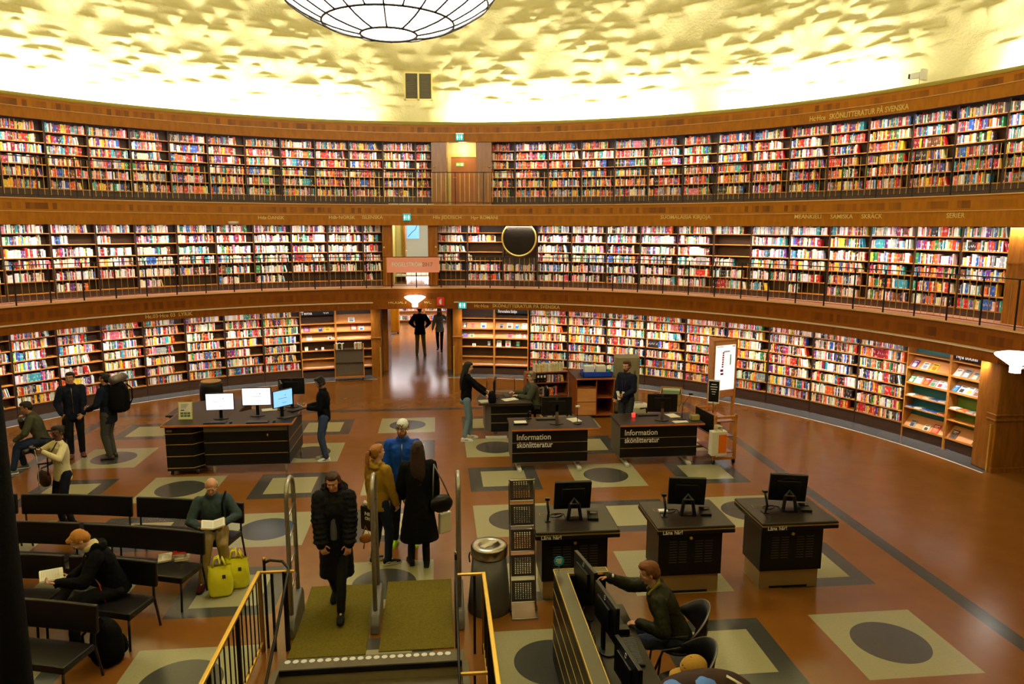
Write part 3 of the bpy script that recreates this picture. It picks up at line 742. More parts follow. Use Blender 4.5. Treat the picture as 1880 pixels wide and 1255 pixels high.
struct(MB().box(-.62,-.50,-.5,.08,0,2.1,M=Matrix.Translation(rpos(13.85,ang,z0))@Matrix.Rotation(-ang,4,'Z')).build('trim_20',M['plasterwall']))
struct(MB().box(.50,.62,-.5,.08,0,2.1,M=Matrix.Translation(rpos(13.85,ang,z0))@Matrix.Rotation(-ang,4,'Z')).build('trim_20',M['plasterwall']))
struct(MB().box(-1.2,1.2,.1,.2,0,2.3,M=Matrix.Translation(rpos(13.85,ang,z0))@Matrix.Rotation(-ang,4,'Z')).build('wall_behind_upper_door',M['plasterwall']))
e=thing('exit_sign','small green emergency exit sign on the orange upper door','sign',Matrix.Translation(rpos(13.85,ang,z0))@Matrix.Rotation(-ang,4,'Z')@Vector((-.12,-.01,1.38)),-ang)
MB().box(-.13,.13,-.01,0,-.055,.055).build('panel',M['greensign'],e)
s=MB(); s.box(-.09,-.02,-.014,-.01,-.006,.006); s.prism([(-.0,0)]*0+[(-.1,-.014),(-.06,-.014),(-.06,-.01),(-.1,-.01)],-.02,.02); s.box(.03,.09,-.014,-.01,-.035,.035); s.build('symbol',M['signwhite'],e)
# small brass knobs beside the doors
for px,py,R,n in((797,307,12.95,'left'),(898,306,12.95,'right'),(705,454,12.15,'left'),(800,453,12.15,'right')):
    p=atR(px,py,R); e=thing('door_stop_knob','small brass knob on the wood %s of the %s doorway'%(n,'upper gallery' if R>12.5 else 'lower gallery'),'knob',p,-atan2(p.x,p.y))
    MB().lathe([(0,-.02),(.012,-.02),(.012,.03),(.03,.035),(.03,.06),(0,.07)],12).build('knob',M['brass'],e,True).rotation_euler=(pi/2,0,0)
# east doorway jamb
struct(MB().box(11.42,14.2,1.36,1.9,0,2.17).build('trim_21',M['pillar'],bevel=.03))
for z in(1.02,1.12): struct(MB().box(11.40,14.2,1.34,1.6,z,z+.045).build('trim_22',M['pillar'],bevel=.015))
struct(MB().box(11.40,14.2,1.33,1.4,0,.10).build('trim_23',M['brass'] if 0 else M['pillar'])); struct(MB().box(11.39,11.42,1.42,1.46,0,.95).build('trim_24',M['brass']))
struct(MB().box(11.3,14.2,-1.9,-1.36,0,2.73).build('trim_21',M['pillar'],bevel=.03)); struct(MB().box(11.5,14.2,-1.4,1.4,2.18,2.73).build('trim_17',M['pillar']))
struct(MB().box(14.2,14.3,-1.9,1.9,0,2.73).build('wall_east_end',M['plasterwall']))
# lower gallery east pillar beyond the last bookcase
struct(MB().arc([(12.2,2.81),(12.7,2.81),(12.7,4.74),(12.2,4.74)],D(79.6),D(92),6).build('trim_25',M['pillar']))
struct(MB().arc([(12.18,4.0),(12.21,4.0),(12.21,4.04),(12.18,4.04)],D(79.6),D(92),6).build('trim_26',M['pillar']))
# uplights over the doorways and the big bowl lamp
M['uplight']=glow('uplight_bowl',(1.,.96,.86),5.)
for (x,y,lab) in ((.11,11.22,'white bowl uplight in front of the hall doorway lintel'),(10.62,.12,'white bowl uplight at the right edge by the east doorway')):
    e=thing('uplight_lamp',lab,'lamp',(x,y,2.55),0,'white bowl uplights over the doorways')
    MB().lathe([(.06,-.21),(.08,-.19),(.10,-.17),(.20,-.10),(.30,-.03),(.325,0),(.31,.02),(.2,.05),(0,.06)],32).build('bowl',M['uplight'],e,True)
    MB().lathe([(.06,-.30),(.085,-.30),(.085,-.17),(.06,-.17)],20).build('neck',M['uplight'],e,True)
    d=Vector((.11,11.42,0))-Vector((x,y,0)) if y>5 else Vector((11.5,.12,0))-Vector((x,y,0)); MB().tube([(0,0,-.25),(d.x*1.,d.y*1.,-.25+.15)],.02,8).build('arm',M['whitemetal'],e)
e=thing('pendant_bowl_lamp','huge white glass bowl pendant lamp with thin dark lead lines','pendant lamp',(.16,0,7.42),0)
prof=[(0,0),(.2,.0),(.38,.012),(.6,.055),(.8,.11),(1.0,.19),(1.2,.29),(1.4,.42),(1.55,.58),(1.64,.8),(1.66,1.05),(1.66,1.5)]
MB().lathe(prof,64).build('glass_bowl',M['lampglass'],e,True)
def pr(r):
    for (a,za),(b,zb) in zip(prof,prof[1:]):
        if a<=r<=b: return za+(zb-za)*(r-a)/(b-a)
    return prof[-1][1]
s=MB()
for r,n in((.40,1),(.93,1),(1.42,1)):
    s.tube([(r*cos(2*pi*k/48)*1.008,r*sin(2*pi*k/48)*1.008,pr(r)-.02) for k in range(48)],.017,6,closed=True)
for k in range(12):
    a=2*pi*(k+.0)/12+pi/12*1.0-.26; s.tube([(r*cos(a)*1.008,r*sin(a)*1.008,pr(r)-.022) for r in[.40+.53*q/8 for q in range(9)]],.014,6)
for k in range(24):
    a=2*pi*k/24; s.tube([(r*cos(a)*1.008,r*sin(a)*1.008,pr(r)-.022) for r in[.93+.69*q/12 for q in range(13)]],.013,6)
s.build('lead_lines',M['darkmetal'],e)
MB().tube([(0,0,.9),(0,0,9.5)],.03,8).build('stem',M['brass'],e)
for a in(0,pi/2): MB().tube([(-1.66*cos(a),-1.66*sin(a),1.45),(1.66*cos(a),1.66*sin(a),1.45)],.02,6).build('brace',M['darkmetal'],e)
l=bpy.data.lights.new('pendant_light','POINT'); l.energy=900; l.color=(1,.9,.62); l.shadow_soft_size=1.2
o=bpy.data.objects.new('pendant_light',l); COL.objects.link(o); o.location=(.16,0,9.6)
# ---------------------------------------------------------------- furniture helpers
def monitor(label,loc,rz,w=.5,h=.31,tilt=0.,screen=None,logo=True,zc=.33,silver=False,thick=.035):
    """local +Y is where the screen looks; loc is on the table top"""
    e=thing('computer_monitor',label,'monitor',loc,rz,None)
    MB().prism([(.13*cos(a)*1.1,.09*sin(a)-.03) for a in [2*pi*k/16 for k in range(16)]],0,.014).build('stand_base',M['plastic'],e,bevel=.003)
    MB().box(-.03,.03,-.075,-.045,.01,zc+.04).build('stand_post',M['steel'] if silver else M['plastic'],e,bevel=.004)
    R=Matrix.Translation((0,-.03,zc))@Matrix.Rotation(tilt,4,'X')
    c=MB().box(-w/2,w/2,-.02,thick-.02,-h/2,h/2,M=R).box(-w*.28,w*.28,-.045,-.02,-h*.3,h*.3,M=R).build('casing',M['plastic'],e,bevel=.006)
    s=MB().box(-w/2+.014,w/2-.014,thick-.02,thick-.017,-h/2+.016,h/2-.014,M=R).build('screen',screen or M['screen_off'],e)
    if screen:
        s=MB()
        for (x0,x1,z0,z1) in ((.05,.07,.05,.065),(-.12,.10,.0,.006),(-.02,.08,-.09,-.084)): s.box(-x1*w/.5,-x0*w/.5,thick-.017,thick-.0165,z0,z1,M=R)
        s.build('screen_text',M['screentext'],e)
    if logo:
        q=[R@Vector((.02*cos(a),-.0465,.02*sin(a)+h*.36-.0)) for a in [2*pi*k/20 for k in range(20)]]
        MB().tube([R@Vector((.022*cos(a),-.023,.022*sin(a)+h*.40)) for a in [2*pi*k/20 for k in range(20)]],.002,5,closed=True).build('logo_ring',M['steel'],e)
        o=MB().box(-.013,.013,-.0235,-.021,h*.40-.006,h*.40+.006,M=R).build('logo_letters',M['steel'],e)
    return e
M['screen_off']=plain('dark_screen',(.01,.01,.012),.12)
M['screen_on']=glow('lit_white_screen',(.86,.92,1.),1.15); M['screen_blue']=glow('lit_blue_screen',(.22,.50,1.),1.0); M['screentext']=plain('screen_text',(.05,.05,.08),.5)
def keyboard(label,loc,rz,w=.44,d=.15,group=None):
    e=thing('keyboard',label,'keyboard',loc,rz,group)
    MB().box(-w/2,w/2,-d/2,d/2,0,.018).build('keyboard_case',M['plastic'],e,bevel=.004)
    s=MB(); nx,ny=15,5
    for i in range(nx):
        for j in range(ny):
            x=-w/2+.012+(w-.024)*(i+.5)/nx; y=-d/2+.014+(d-.028)*(j+.5)/ny; a=(w-.024)/nx*.42; b=(d-.028)/ny*.42; s.box(x-a,x+a,y-b,y+b,.018,.023)
    s.build('keys',M['keycap'],e); return e
M['keycap']=plain('key_caps',(.035,.035,.038),.45)
def mouse(label,loc,rz,group=None):
    e=thing('computer_mouse',label,'mouse',loc,rz,group); MB().ell((0,0,.012),.03,.05,.022,12).build('mouse_shell',M['plastic'],e,True); MB().box(-.003,.003,.015,.035,.028,.037).build('scroll_wheel',M['steel'],e); return e
def papers(label,loc,rz,w=.21,d=.30,n=3,m='paper'):
    s=MB(); rr=random.Random(int(abs(loc[0])*1000))
    for k in range(n): s.box(-w/2,w/2,-d/2,d/2,k*.003,k*.003+.002,rz=rr.uniform(-.15,.15))
    o=s.build('papers',M[m],loc=loc); o.rotation_euler=(0,0,rz); return tag(o,label,'paper')
def lookz(d): return atan2(-d[0],d[1])
def panel_lines(e,x0,x1,y,zs,m='goldline',t=.005):
    for z in zs: MB().box(x0,x1,y-.003,y,z-t,z+t).build('gold_strip',M[m],e)

# ---- information desks
def info_desk(label,px_l,px_r,panel_r,txt=True):
    z=.84; a=at(px_l,790 if px_l<1000 else 782,z); b=at(px_r,785 if px_l<1000 else 776.7,z); y0=(a.y+b.y)/2; x0,x1=a.x,b.x; d=.92
    e=thing('information_desk',label,'desk',((x0+x1)/2,y0+d/2,0),0,None); ox,oy=(x0+x1)/2,y0+d/2
    X0,X1,Y0,Y1=x0-ox,x1-ox,y0-oy,y0+d-oy
    MB().box(X0,X1,Y0+.02,Y1-.02,z-.028,z+.002).build('desk_top',M['laminate'],e)
    for y in(Y0,Y1-.02): MB().box(X0,X1,y,y+.02,z-.03,z).build('wooden_edge',M['desktop'],e,bevel=.003)
    pr_=panel_r-ox
    MB().box(X0+.02,pr_,Y0+.06,Y0+.09,.16,z-.03).build('front_panel',M['black'],e)
    MB().box(X0+.02,X0+.05,Y0+.09,Y1-.10,.16,z-.03).build('side_panel',M['greyside'],e)
    MB().box(pr_-.03,pr_,Y0+.09,Y1-.10,.16,z-.03).build('side_panel',M['black'],e)
    panel_lines(e,X0+.02,pr_,Y0+.06,(.36,.565),t=.004); panel_lines(e,X0+.02,pr_,Y0+.06,(.165,),'greymetal',.006)
    for x in(X0+.16,pr_-.16):
        MB().box(x-.035,x+.035,Y0+.25,Y0+.33,.06,.60).build('leg',M['whitemetal'],e); MB().box(x-.04,x+.04,Y0-.03,Y1-.2,0,.06).build('foot',M['whitemetal'],e,bevel=.01)
    flat_text('Information',e,.66,(X0+.11,Y0+.057,.625),'white_letter',h=.115,name='lettering'); flat_text('skönlitteratur',e,.70,(X0+.11,Y0+.057,.47),'white_letter',h=.115,name='lettering')
    return x0,x1,y0,y0+d,z
M['laminate']=plain('dark_brown_laminate',(.016,.011,.008),.35,0,.3); M['greyside']=plain('grey_brown_side',(.10,.085,.065),.45)
A=info_desk('black Information skönlitteratur desk, left one of two',939.4,1101,at(1068,800,.5).x-.0)
B=info_desk('black Information skönlitteratur desk, right one beside the book trolley',1139.7,1294,at(1259,790,.5).x)
def onA(px,py,z=.843): return at(px,py,z)
p=onA(1022,778); monitor('black computer monitor with silver stand seen from behind on the left information desk',(p.x,p.y+.05,.843),0,.60,.37,silver=True,zc=.36)
p=onA(1215,771); monitor('black computer monitor with silver stand seen from behind on the right information desk',(p.x,p.y+.03,.843),-.12,.60,.37,silver=True,zc=.36)
p=onA(1010,773); keyboard('black keyboard behind the monitor on the left information desk',(p.x-.05,p.y+.17,.843),0)
p=onA(1195,764); keyboard('black keyboard behind the monitor on the right information desk',(p.x-.05,p.y+.1,.843),0)
p=onA(955,777); e=thing('notice_holder','cream sheet on a dark tray on the left information desk','tray',(p.x,p.y,.843),.0); MB().box(-.14,.14,-.11,.11,0,.03).build('tray',M['plastic'],e,bevel=.004); MB().box(-.12,.12,-.09,.09,.03,.034).build('sheet',M['paper'],e)
def mike(label,px,py,h=.32,lean=0.,clock=False):
    p=onA(px,py); e=thing('desk_lamp' if not clock else 'card_holder',label,'desk stand',(p.x,p.y,.843),0)
    MB().lathe([(0,0),(.085,0),(.085,.015),(.03,.03),(0,.03)],20).build('base',M['plastic'],e,True)
    MB().tube([(0,0,.02),(0,0,h*.6),(lean,0,h)],.007,8).build('stem',M['plastic'],e,True)
    MB().box(lean-.04,lean+.04,-.02,.02,h-.01,h+.025).build('head',M['white'] if not clock else M['plastic'],e,bevel=.005); return e
mike('slim black desk stand with small white head on the left information desk',1060,777,.34)
mike('tall thin microphone with a black head on the right information desk',1252,770,.52,.16,True)
p=onA(1055,772); papers('white papers beside the thin stand on the left information desk',(p.x,p.y+.05,.843),.3)
p=onA(1235,763); papers('white papers behind the right information desk monitor',(p.x,p.y,.843),.2)
p=onA(1240,774); papers('white sheet at the front right edge of the right information desk',(p.x+.1,p.y,.843),.1,.3,.14,2)
p=onA(970,768); e=thing('scanner_gun','small dark hand scanner in a stand on the left information desk','scanner',(p.x,p.y,.843),.4)
MB().box(-.05,.05,-.05,.05,0,.02).build('base',M['plastic'],e,bevel=.004); MB().tube([(0,0,.02),(0,0,.12),(0,-.08,.16)],[.018,.016,.028],10).build('scanner_body',M['plastic'],e,True)
p=onA(1163,765); e=thing('candle_holder','small red glowing candle glass on the right information desk','candle',(p.x,p.y,.843),0)
M['redglow']=glow('red_candle_glass',(.9,.03,.02),2.2); MB().lathe([(0,0),(.035,0),(.04,.08),(.034,.08),(.03,.02),(0,.02)],16).build('glass',M['redglow'],e,True); MB().lathe([(0,.03),(.012,.03),(.003,.06),(0,.065)],8).build('flame',M['signwhite'],e,True)
p=onA(1275,770); e=thing('card_box','small transparent yellowish card box on the right information desk','box',(p.x,p.y,.843),0)
M['clearbox']=plain('clear_yellow_acrylic',(.4,.32,.12),.1); s=MB(); s.box(-.09,.09,-.06,-.052,0,.1); s.box(-.09,.09,.052,.06,0,.1); s.box(-.09,-.082,-.06,.06,0,.1); s.box(.082,.09,-.06,.06,0,.1); s.box(-.09,.09,-.06,.06,0,.006); s.build('box_walls',M['clearbox'],e)
s=MB(); 
for k in range(5): s.box(-.07,.07,-.04+k*.018,-.03+k*.018,.01,.08)
s.build('cards',M['paper'],e)
# ---- librarian's desk
x0,y0=1.70,4.45; e=thing('librarian_desk','black desk with grey rounded left end where the librarian with grey hair sits','desk',(2.45,4.85,0),0)
MB().prism([(-.78,-.42),(.42,-.42),(.42,.50),(-.72,.50),(-.80,.1)],.80,.83).build('desk_top',M['laminate'],e,bevel=.004)
MB().box(-.50,.40,-.36,-.33,.18,.79).build('front_panel',M['black'],e)
MB().arc([(.10,.18),(.13,.18),(.13,.79),(.10,.79)],pi,1.5*pi,6).build('curved_end_panel',M['greymetal'],e,loc=(-.50,-.23,0))
MB().box(-.63,-.60,-.24,.4,.18,.79).build('side_panel',M['greymetal'],e)
panel_lines(e,-.5,.40,-.36,(.38,.58)); MB().box(-.5,.4,-.364,-.36,.76,.79).build('gold_strip',M['greymetal'],e)
MB().box(-.42,-.34,-.1,-.02,.05,.8).build('leg',M['whitemetal'],e); MB().box(-.62,-.14,-.34,-.25,0,.06).build('foot',M['whitemetal'],e,bevel=.01)
monitor('slim black monitor seen edge-on in front of the librarian with grey hair',(2.12,5.05,.832),lookz((1,-.15)),.46,.30,zc=.30)
papers('pile of white papers at the left end of the librarian desk',(1.86,4.65,.832),.2,.32,.24,6); papers('open white brochure by the librarian\'s hands',(2.4,4.8,.832),.5,.34,.22,3)
keyboard('black keyboard under the hands of the librarian with grey hair',(2.36,5.15,.832),pi/2+.1,.40,.14)
# ---- wooden counter cabinet behind the information desks
e=thing('counter_cabinet','orange-brown wooden counter cabinet with doors and an open shelf behind the information desks','cabinet',(4.65,6.6,0),0)
M['redwood']=wood('red_brown_cabinet_wood',(.24,.055,.010),(.36,.09,.018),.35,(1,1,3),3)
MB().box(-.50,.50,-.55,.55,.99,1.02).build('counter_top',M['laminate'],e,bevel=.004); MB().box(-.50,.50,-.565,-.55,.985,1.02).build('wooden_edge',M['desktop'],e)
for x in(-.48,.02,.46): MB().box(x,x+.02,-.52,.52,.05,.985).build('side_panel',M['redwood'],e)
MB().box(-.46,.46,.48,.50,.05,.985).build('back_panel',M['redwood'],e); MB().box(-.46,.46,-.5,.48,.05,.08).build('bottom_panel',M['redwood'],e)
MB().box(.04,.46,-.5,.48,.50,.52).build('shelf',M['redwood'],e); MB().box(-.46,.02,-.5,.48,.76,.78).build('shelf',M['redwood'],e)
for z0_,z1_ in((.09,.41),(.425,.755)): MB().box(-.455,.015,-.545,-.525,z0_,z1_).build('door',M['display'],e,bevel=.003)
e=thing('plastic_tray','blue plastic tray holding white boxes on the wooden counter cabinet','tray',(4.72,6.35,1.022),0)
M['bluebox']=plain('blue_plastic',(.01,.05,.50),.35); s=MB(); s.box(-.36,.36,-.2,.2,0,.01); s.box(-.36,.36,-.2,-.19,0,.13); s.box(-.36,.36,.19,.2,0,.13); s.box(-.36,-.35,-.2,.2,0,.13); s.box(.35,.36,-.2,.2,0,.13); s.build('tray_walls',M['bluebox'],e)
for x,c,l in((-.18,'white','white card box standing in the blue tray, left one'),(.12,'paper','cream card box standing in the blue tray, right one')):
    o=MB().box(-.12,.12,-.1,.1,0,.24).build('card_box',M[c],loc=(4.72+x,6.40,1.034),bevel=.004); tag(o,l,'box')
e=thing('pen_cup','light blue cup with a small green plant on the counter cabinet','cup',(5.02,6.22,1.022),0); M['cyan']=plain('light_blue_cup',(.05,.42,.60),.4); M['leafgreen']=plain('bright_green',(.12,.45,.05),.5)
MB().lathe([(0,0),(.05,0),(.06,.13),(.052,.13),(.045,.02),(0,.02)],16).build('cup',M['cyan'],e,True)
s=MB()
for k in range(9): a=k*.7; s.tube([(0,0,.08),(.03*cos(a),.03*sin(a),.17),(.07*cos(a),.07*sin(a),.19)],[.006,.012,.003],5)
s.build('leaves',M['leafgreen'],e,True)
# low shelf with binders
e=thing('low_bookcase','low dark bookcase with black binders behind the grey-haired librarian','bookcase',(3.55,6.75,0),.12)
MB().box(-.55,.55,.26,.28,0,1.05).build('back_panel',M['darkwood'],e)
for x in(-.55,.53): MB().box(x,x+.02,-.02,.26,0,1.05).build('side_panel',M['redwood'],e)
for z in(.06,.42,.76,1.03): MB().box(-.53,.53,-.01,.26,z,z+.02).build('shelf',M['redwood'],e)
Mb=Matrix.Translation((3.55,6.75,0))@Matrix.Rotation(.12,4,'Z')
for k in range(5):
    g=thing('ring_binder','black ring binder, %s from the left in the row behind the librarian'%NUM[k],'binder',Mb@Vector((-.44+.085*k,.01,.781)),.12,'black ring binders')
    MB().box(0,.07,0,.22,0,.235).build('cover',M['plastic'],g,bevel=.003); MB().box(.012,.058,-.002,0,.13,.19).build('spine_label',M['paper'],g); MB().lathe([(.008,-.001),(.012,-.001),(.012,.002),(.008,.002)],10,(.035,0,0)).build('finger_ring',M['steel'],g,loc=(0,0,.05)).rotation_euler=(pi/2,0,0)
n0=len(BOOKS); fill_row(Mb,-.05,.5,.78,.22,W1,('desk','x',0,0,1),.9); fill_row(Mb,-.5,.5,.44,.28,W1,('desk','x',0,0,1),.8)
fill_row(Mb,-.35,.5,1.052,.3,dict(cream=10,paper=0,white=6,yellow=2) if 0 else dict(cream=12,white=6,yellow=2),('desk','x',0,0,1),.97)
o=bpy.data.objects.new('shelved_magazines',book_mesh(BOOKS[n0:],'shelved_magazines')); COL.objects.link(o); tag(o,'cream magazines and small books crowded in the low bookcase behind the librarian','magazines',None,'stuff')
# grey copier and crate of files by the bearded man
e=thing('display_cabinet','grey-green metal cabinet standing behind the bearded man','cabinet',(5.55,6.7,0),-.15); M['khaki']=plain('khaki_metal',(.22,.19,.11),.4)
MB().box(-.27,.33,-.25,.25,.05,1.45).build('body',M['khaki'],e,bevel=.012); MB().box(-.22,.28,-.262,-.25,.75,1.38).build('door',M['khaki'],e,bevel=.004); MB().box(.2,.22,-.28,-.262,1.0,1.12).build('handle',M['steel'],e); MB().box(-.27,.33,-.25,.25,0,.05).build('plinth',M['plastic'],e)
e=thing('paper_bin','pale grey waste container behind the right information desk','bin',(5.45,5.0,0),0); MB().lathe([(0,0),(.20,0),(.25,.55),(.24,.58),(.20,.62),(0,.64)],24).build('bin_body',M['whitemetal'],e,True); MB().box(-.1,.1,-.01,.01,.635,.65).build('lid_handle',M['greymetal'],e)
e=thing('file_crate','wooden crate of green and white folders behind the right information desk','crate',(6.35,5.4,0),-.35)
M['oakbox']=wood('crate_oak',(.35,.18,.04),(.5,.27,.07),.5); s=MB(); s.box(-.25,.25,-.3,-.28,.55,.80); s.box(-.25,.25,.28,.30,.55,.85); s.box(-.25,-.23,-.3,.3,.55,.82); s.box(.23,.25,-.3,.3,.55,.82); s.box(-.25,.25,-.3,.3,.55,.57); s.build('crate_walls',M['oakbox'],e)
for x in(-.2,.2):
    for y in(-.22,.22): MB().box(x-.02,x+.02,y-.02,y+.02,0,.55).build('leg',M['oakbox'],e)
Mc=Matrix.Translation((6.35,5.4,0))@Matrix.Rotation(-.35,4,'Z')
M['olivegreen']=plain('green_folder',(.10,.16,.05),.6)
for k in range(6):
    o=MB().box(-.20,.20,-.003,.003,0,.30).build('file_folder',M[['olivegreen','paper','olivegreen','white','olivegreen','paper'][k]],loc=Mc@Vector((0,-.20+.07*k,.575))); o.rotation_euler=(-.5,0,-.35)
    tag(o,'%s folder leaning in the wooden crate, %s from the front'%(['green','cream','green','white','green','cream'][k],NUM[k]),'folder','folders in the wooden crate')
# ---- catalogue computer desk at left
z=1.0; a=at(293.4,782,z); b=at(536.5,776.7,z); c=at(559.5,741,z); d=at(325,757.8,z)
ox,oy=-3.2,3.2
P=[(a.x-ox,a.y-oy),(b.x-ox,b.y-oy),(c.x-ox,c.y-oy),(c.x-ox-.65,c.y-oy),(c.x-ox-1.15,d.y-oy),(d.x-ox,d.y-oy)]
e=thing('catalogue_desk','black angled catalogue computer desk with orange wooden edge and four monitors','desk',(ox,oy,0),0)
cx_=sum(q[0] for q in P)/6; cy_=sum(q[1] for q in P)/6
Pin=[(cx_+(x-cx_)*.985,cy_+(y-cy_)*.97) for x,y in P]
MB().prism(P,z-.035,z-.002).build('wooden_edge',M['desktop'],e,bevel=.003); MB().prism(Pin,z-.03,z+.001).build('desk_top',M['laminate'],e)
X0,Y0,X1=P[0][0],P[0][1],P[1][0]
MB().box(X0+.75,X1-.12,Y0+.08,Y0+.11,.17,.90).build('front_panel',M['black'],e); MB().box(X0+.75,X1-.12,Y0+.075,Y0+.11,.84,.955).build('top_rail',M['greyside'],e)
s=MB(); xr=X1-.10; s.prism([(xr-.03,Y0+.11),(xr,Y0+.09),(xr+.02,P[2][1]-.15),(xr-.01,P[2][1]-.15)],.17,.955).build('side_panel',M['black'],e)
panel_lines(e,X0+.75,X1-.12,Y0+.08,(.40,.63)); 
for zz in(.40,.63): s=MB().prism([(xr,Y0+.09),(xr+.004,Y0+.09),(xr+.024,P[2][1]-.15),(xr+.02,P[2][1]-.15)],zz-.005,zz+.005).build('gold_strip',M['goldline'],e)
panel_lines(e,X0+.75,X1-.12,Y0+.08,(.175,),'greymetal',.006)
MB().box(X1-.5,X1-.48,Y0+.07,Y0+.08,.74,.78).build('lock',M['brass'],e)
for x,y in((X0+.9,Y0+.14),(X1-.18,Y0+.14),(X1-.12,P[2][1]-.2),(X0+.3,P[5][1]-.15)): MB().lathe([(.018,0),(.03,.17),(.03,.96)],12,(x,y,0)).build('leg',M['whitemetal'],e,True)
e=thing('rolling_pedestal','black drawer pedestal with gold strips on castors under the catalogue desk','drawer unit',(ox+X0+.38,oy+Y0+.40,0),0)
MB().prism([(-.33,-.32),(.16,-.32),(.34,-.12),(.34,.32),(-.33,.32)],.09,.955).build('body',M['black'],e,bevel=.004)
for zz in(.15,.38,.61,.82):
    MB().prism([(-.33,-.326),(.163,-.326),(.346,-.12),(.34,-.12),(.16,-.32),(-.33,-.32)],zz-.006,zz+.006).build('gold_strip',M['brass'],e)
MB().box(-.30,-.20,-.335,-.32,.86,.90).build('socket_plate',M['steel'],e)
for x in(-.27,.2):
    for y in(-.24,.24): MB().lathe([(0,-.018),(.04,-.018),(.04,.018),(0,.018)],14).build('castor',M['plastic'],e,loc=(x,y,.04)).rotation_euler=(0,pi/2,0); MB().box(x-.02,x+.02,y-.012,y+.012,.04,.09).build('castor_fork',M['steel'],e)
def dk(px,py,z=1.002): return at(px,py,z)
p=dk(405,769); monitor('lit white catalogue monitor, leftmost on the angled desk',(p.x,p.y,1.002),lookz((.05,-1)),.53,.34,.0,M['screen_on'],False,.34)
p=dk(470,766); monitor('lit white catalogue monitor, second from left on the angled desk',(p.x,p.y+.1,1.002),lookz((.0,-1)),.56,.36,.0,M['screen_on'],False,.39)
p=dk(520,768); monitor('lit blue catalogue monitor turned right on the angled desk',(p.x,p.y+.1,1.002),lookz((.75,-.66)),.46,.34,.0,M['screen_blue'],False,.38)
p=dk(545,748); monitor('black monitor seen from behind at the back of the angled desk',(p.x-.1,p.y+.1,1.002),lookz((-.05,1)),.52,.34,0,None,True,.44)
p=dk(525,751); monitor('dark grey monitor edge turned left behind the blue one',(p.x-.05,p.y,1.002),lookz((.95,.3)),.44,.32,0,None,False,.42)
for px,py,rz,l in((395,776,0,'black keyboard in front of the leftmost lit monitor'),(473,775,0,'black keyboard in front of the second lit monitor'),(535,765,.75,'black keyboard in front of the blue lit monitor'),(546,752,.9,'black keyboard near the back right corner of the angled desk')): p=dk(px,py); keyboard(l,(p.x,p.y,1.002),rz,.40)
for px,py,l in((424,776,'black mouse right of the leftmost keyboard'),(503,774,'black mouse by the front right corner of the angled desk')): p=dk(px,py); mouse(l,(p.x,p.y,1.002),0)
p=dk(339,771); e=thing('standing_notice','yellow framed notice with small photos standing on the angled desk','notice',(p.x,p.y+.05,1.002),0); M['yellow']=plain('yellow_card',(.72,.60,.04),.5)
R_=Matrix.Rotation(-.12,4,'X'); MB().box(-.13,.13,0,.012,0,.34,M=R_).build('frame',M['yellow'],e); MB().box(-.115,.115,-.003,0,.015,.325,M=R_).build('sheet',M['paper'],e)
s=MB()
for i in range(3):
    for j in range(2): s.box(-.09+.063*i,-.09+.063*i+.055,-.006,-.003,.05+.05*j,.092+.05*j,M=R_)
s.build('photos',M['olivegreen'],e); s=MB()
for k in range(4): s.box(-.08,.07-.02*k,-.005,-.003,.29-.022*k,.296-.022*k,M=R_)
s.box(-.085,-.02,-.006,-.003,.17,.19,M=R_); s.build('text_lines',M['screentext'],e); MB().box(-.02,.02,.01,.12,0,.008).build('foot',M['yellow'],e)
p=dk(495,752); papers('cream leaflets between the monitors on the angled desk',(p.x,p.y,1.002),.3,.30,.2,4)
# low dark table and round pot behind it
e=thing('low_table','low dark brown table with cut corner behind the catalogue desk','table',(-5.0,6.4,0),0)
MB().prism([(-.35,-.9),(1.2,-.9),(1.2,.75),(.3,.75),(-.35,.1)],.42,.46).build('table_top',M['laminate'],e,bevel=.004); MB().prism([(-.28,-.84),(1.14,-.84),(1.14,.7),(.3,.7),(-.28,.06)],.0,.42).build('base',M['black'],e)
e=thing('round_waste_pot','round dark pot with a golden wooden rim near the left shelves','pot',(-5.08,8.0,0),0)
MB().lathe([(0,0),(.23,0),(.27,.05),(.29,.35),(.28,.62),(.25,.70),(.23,.70),(.23,.66),(0,.64)],32).build('pot_body',M['black'],e,True); MB().lathe([(.20,.70),(.245,.70),(.25,.73),(.20,.73)],32).build('rim',M['oakbox'],e,True); MB().lathe([(0,.665),(.22,.665),(.22,.68),(0,.68)],24).build('inner_dish',M['display'],e)
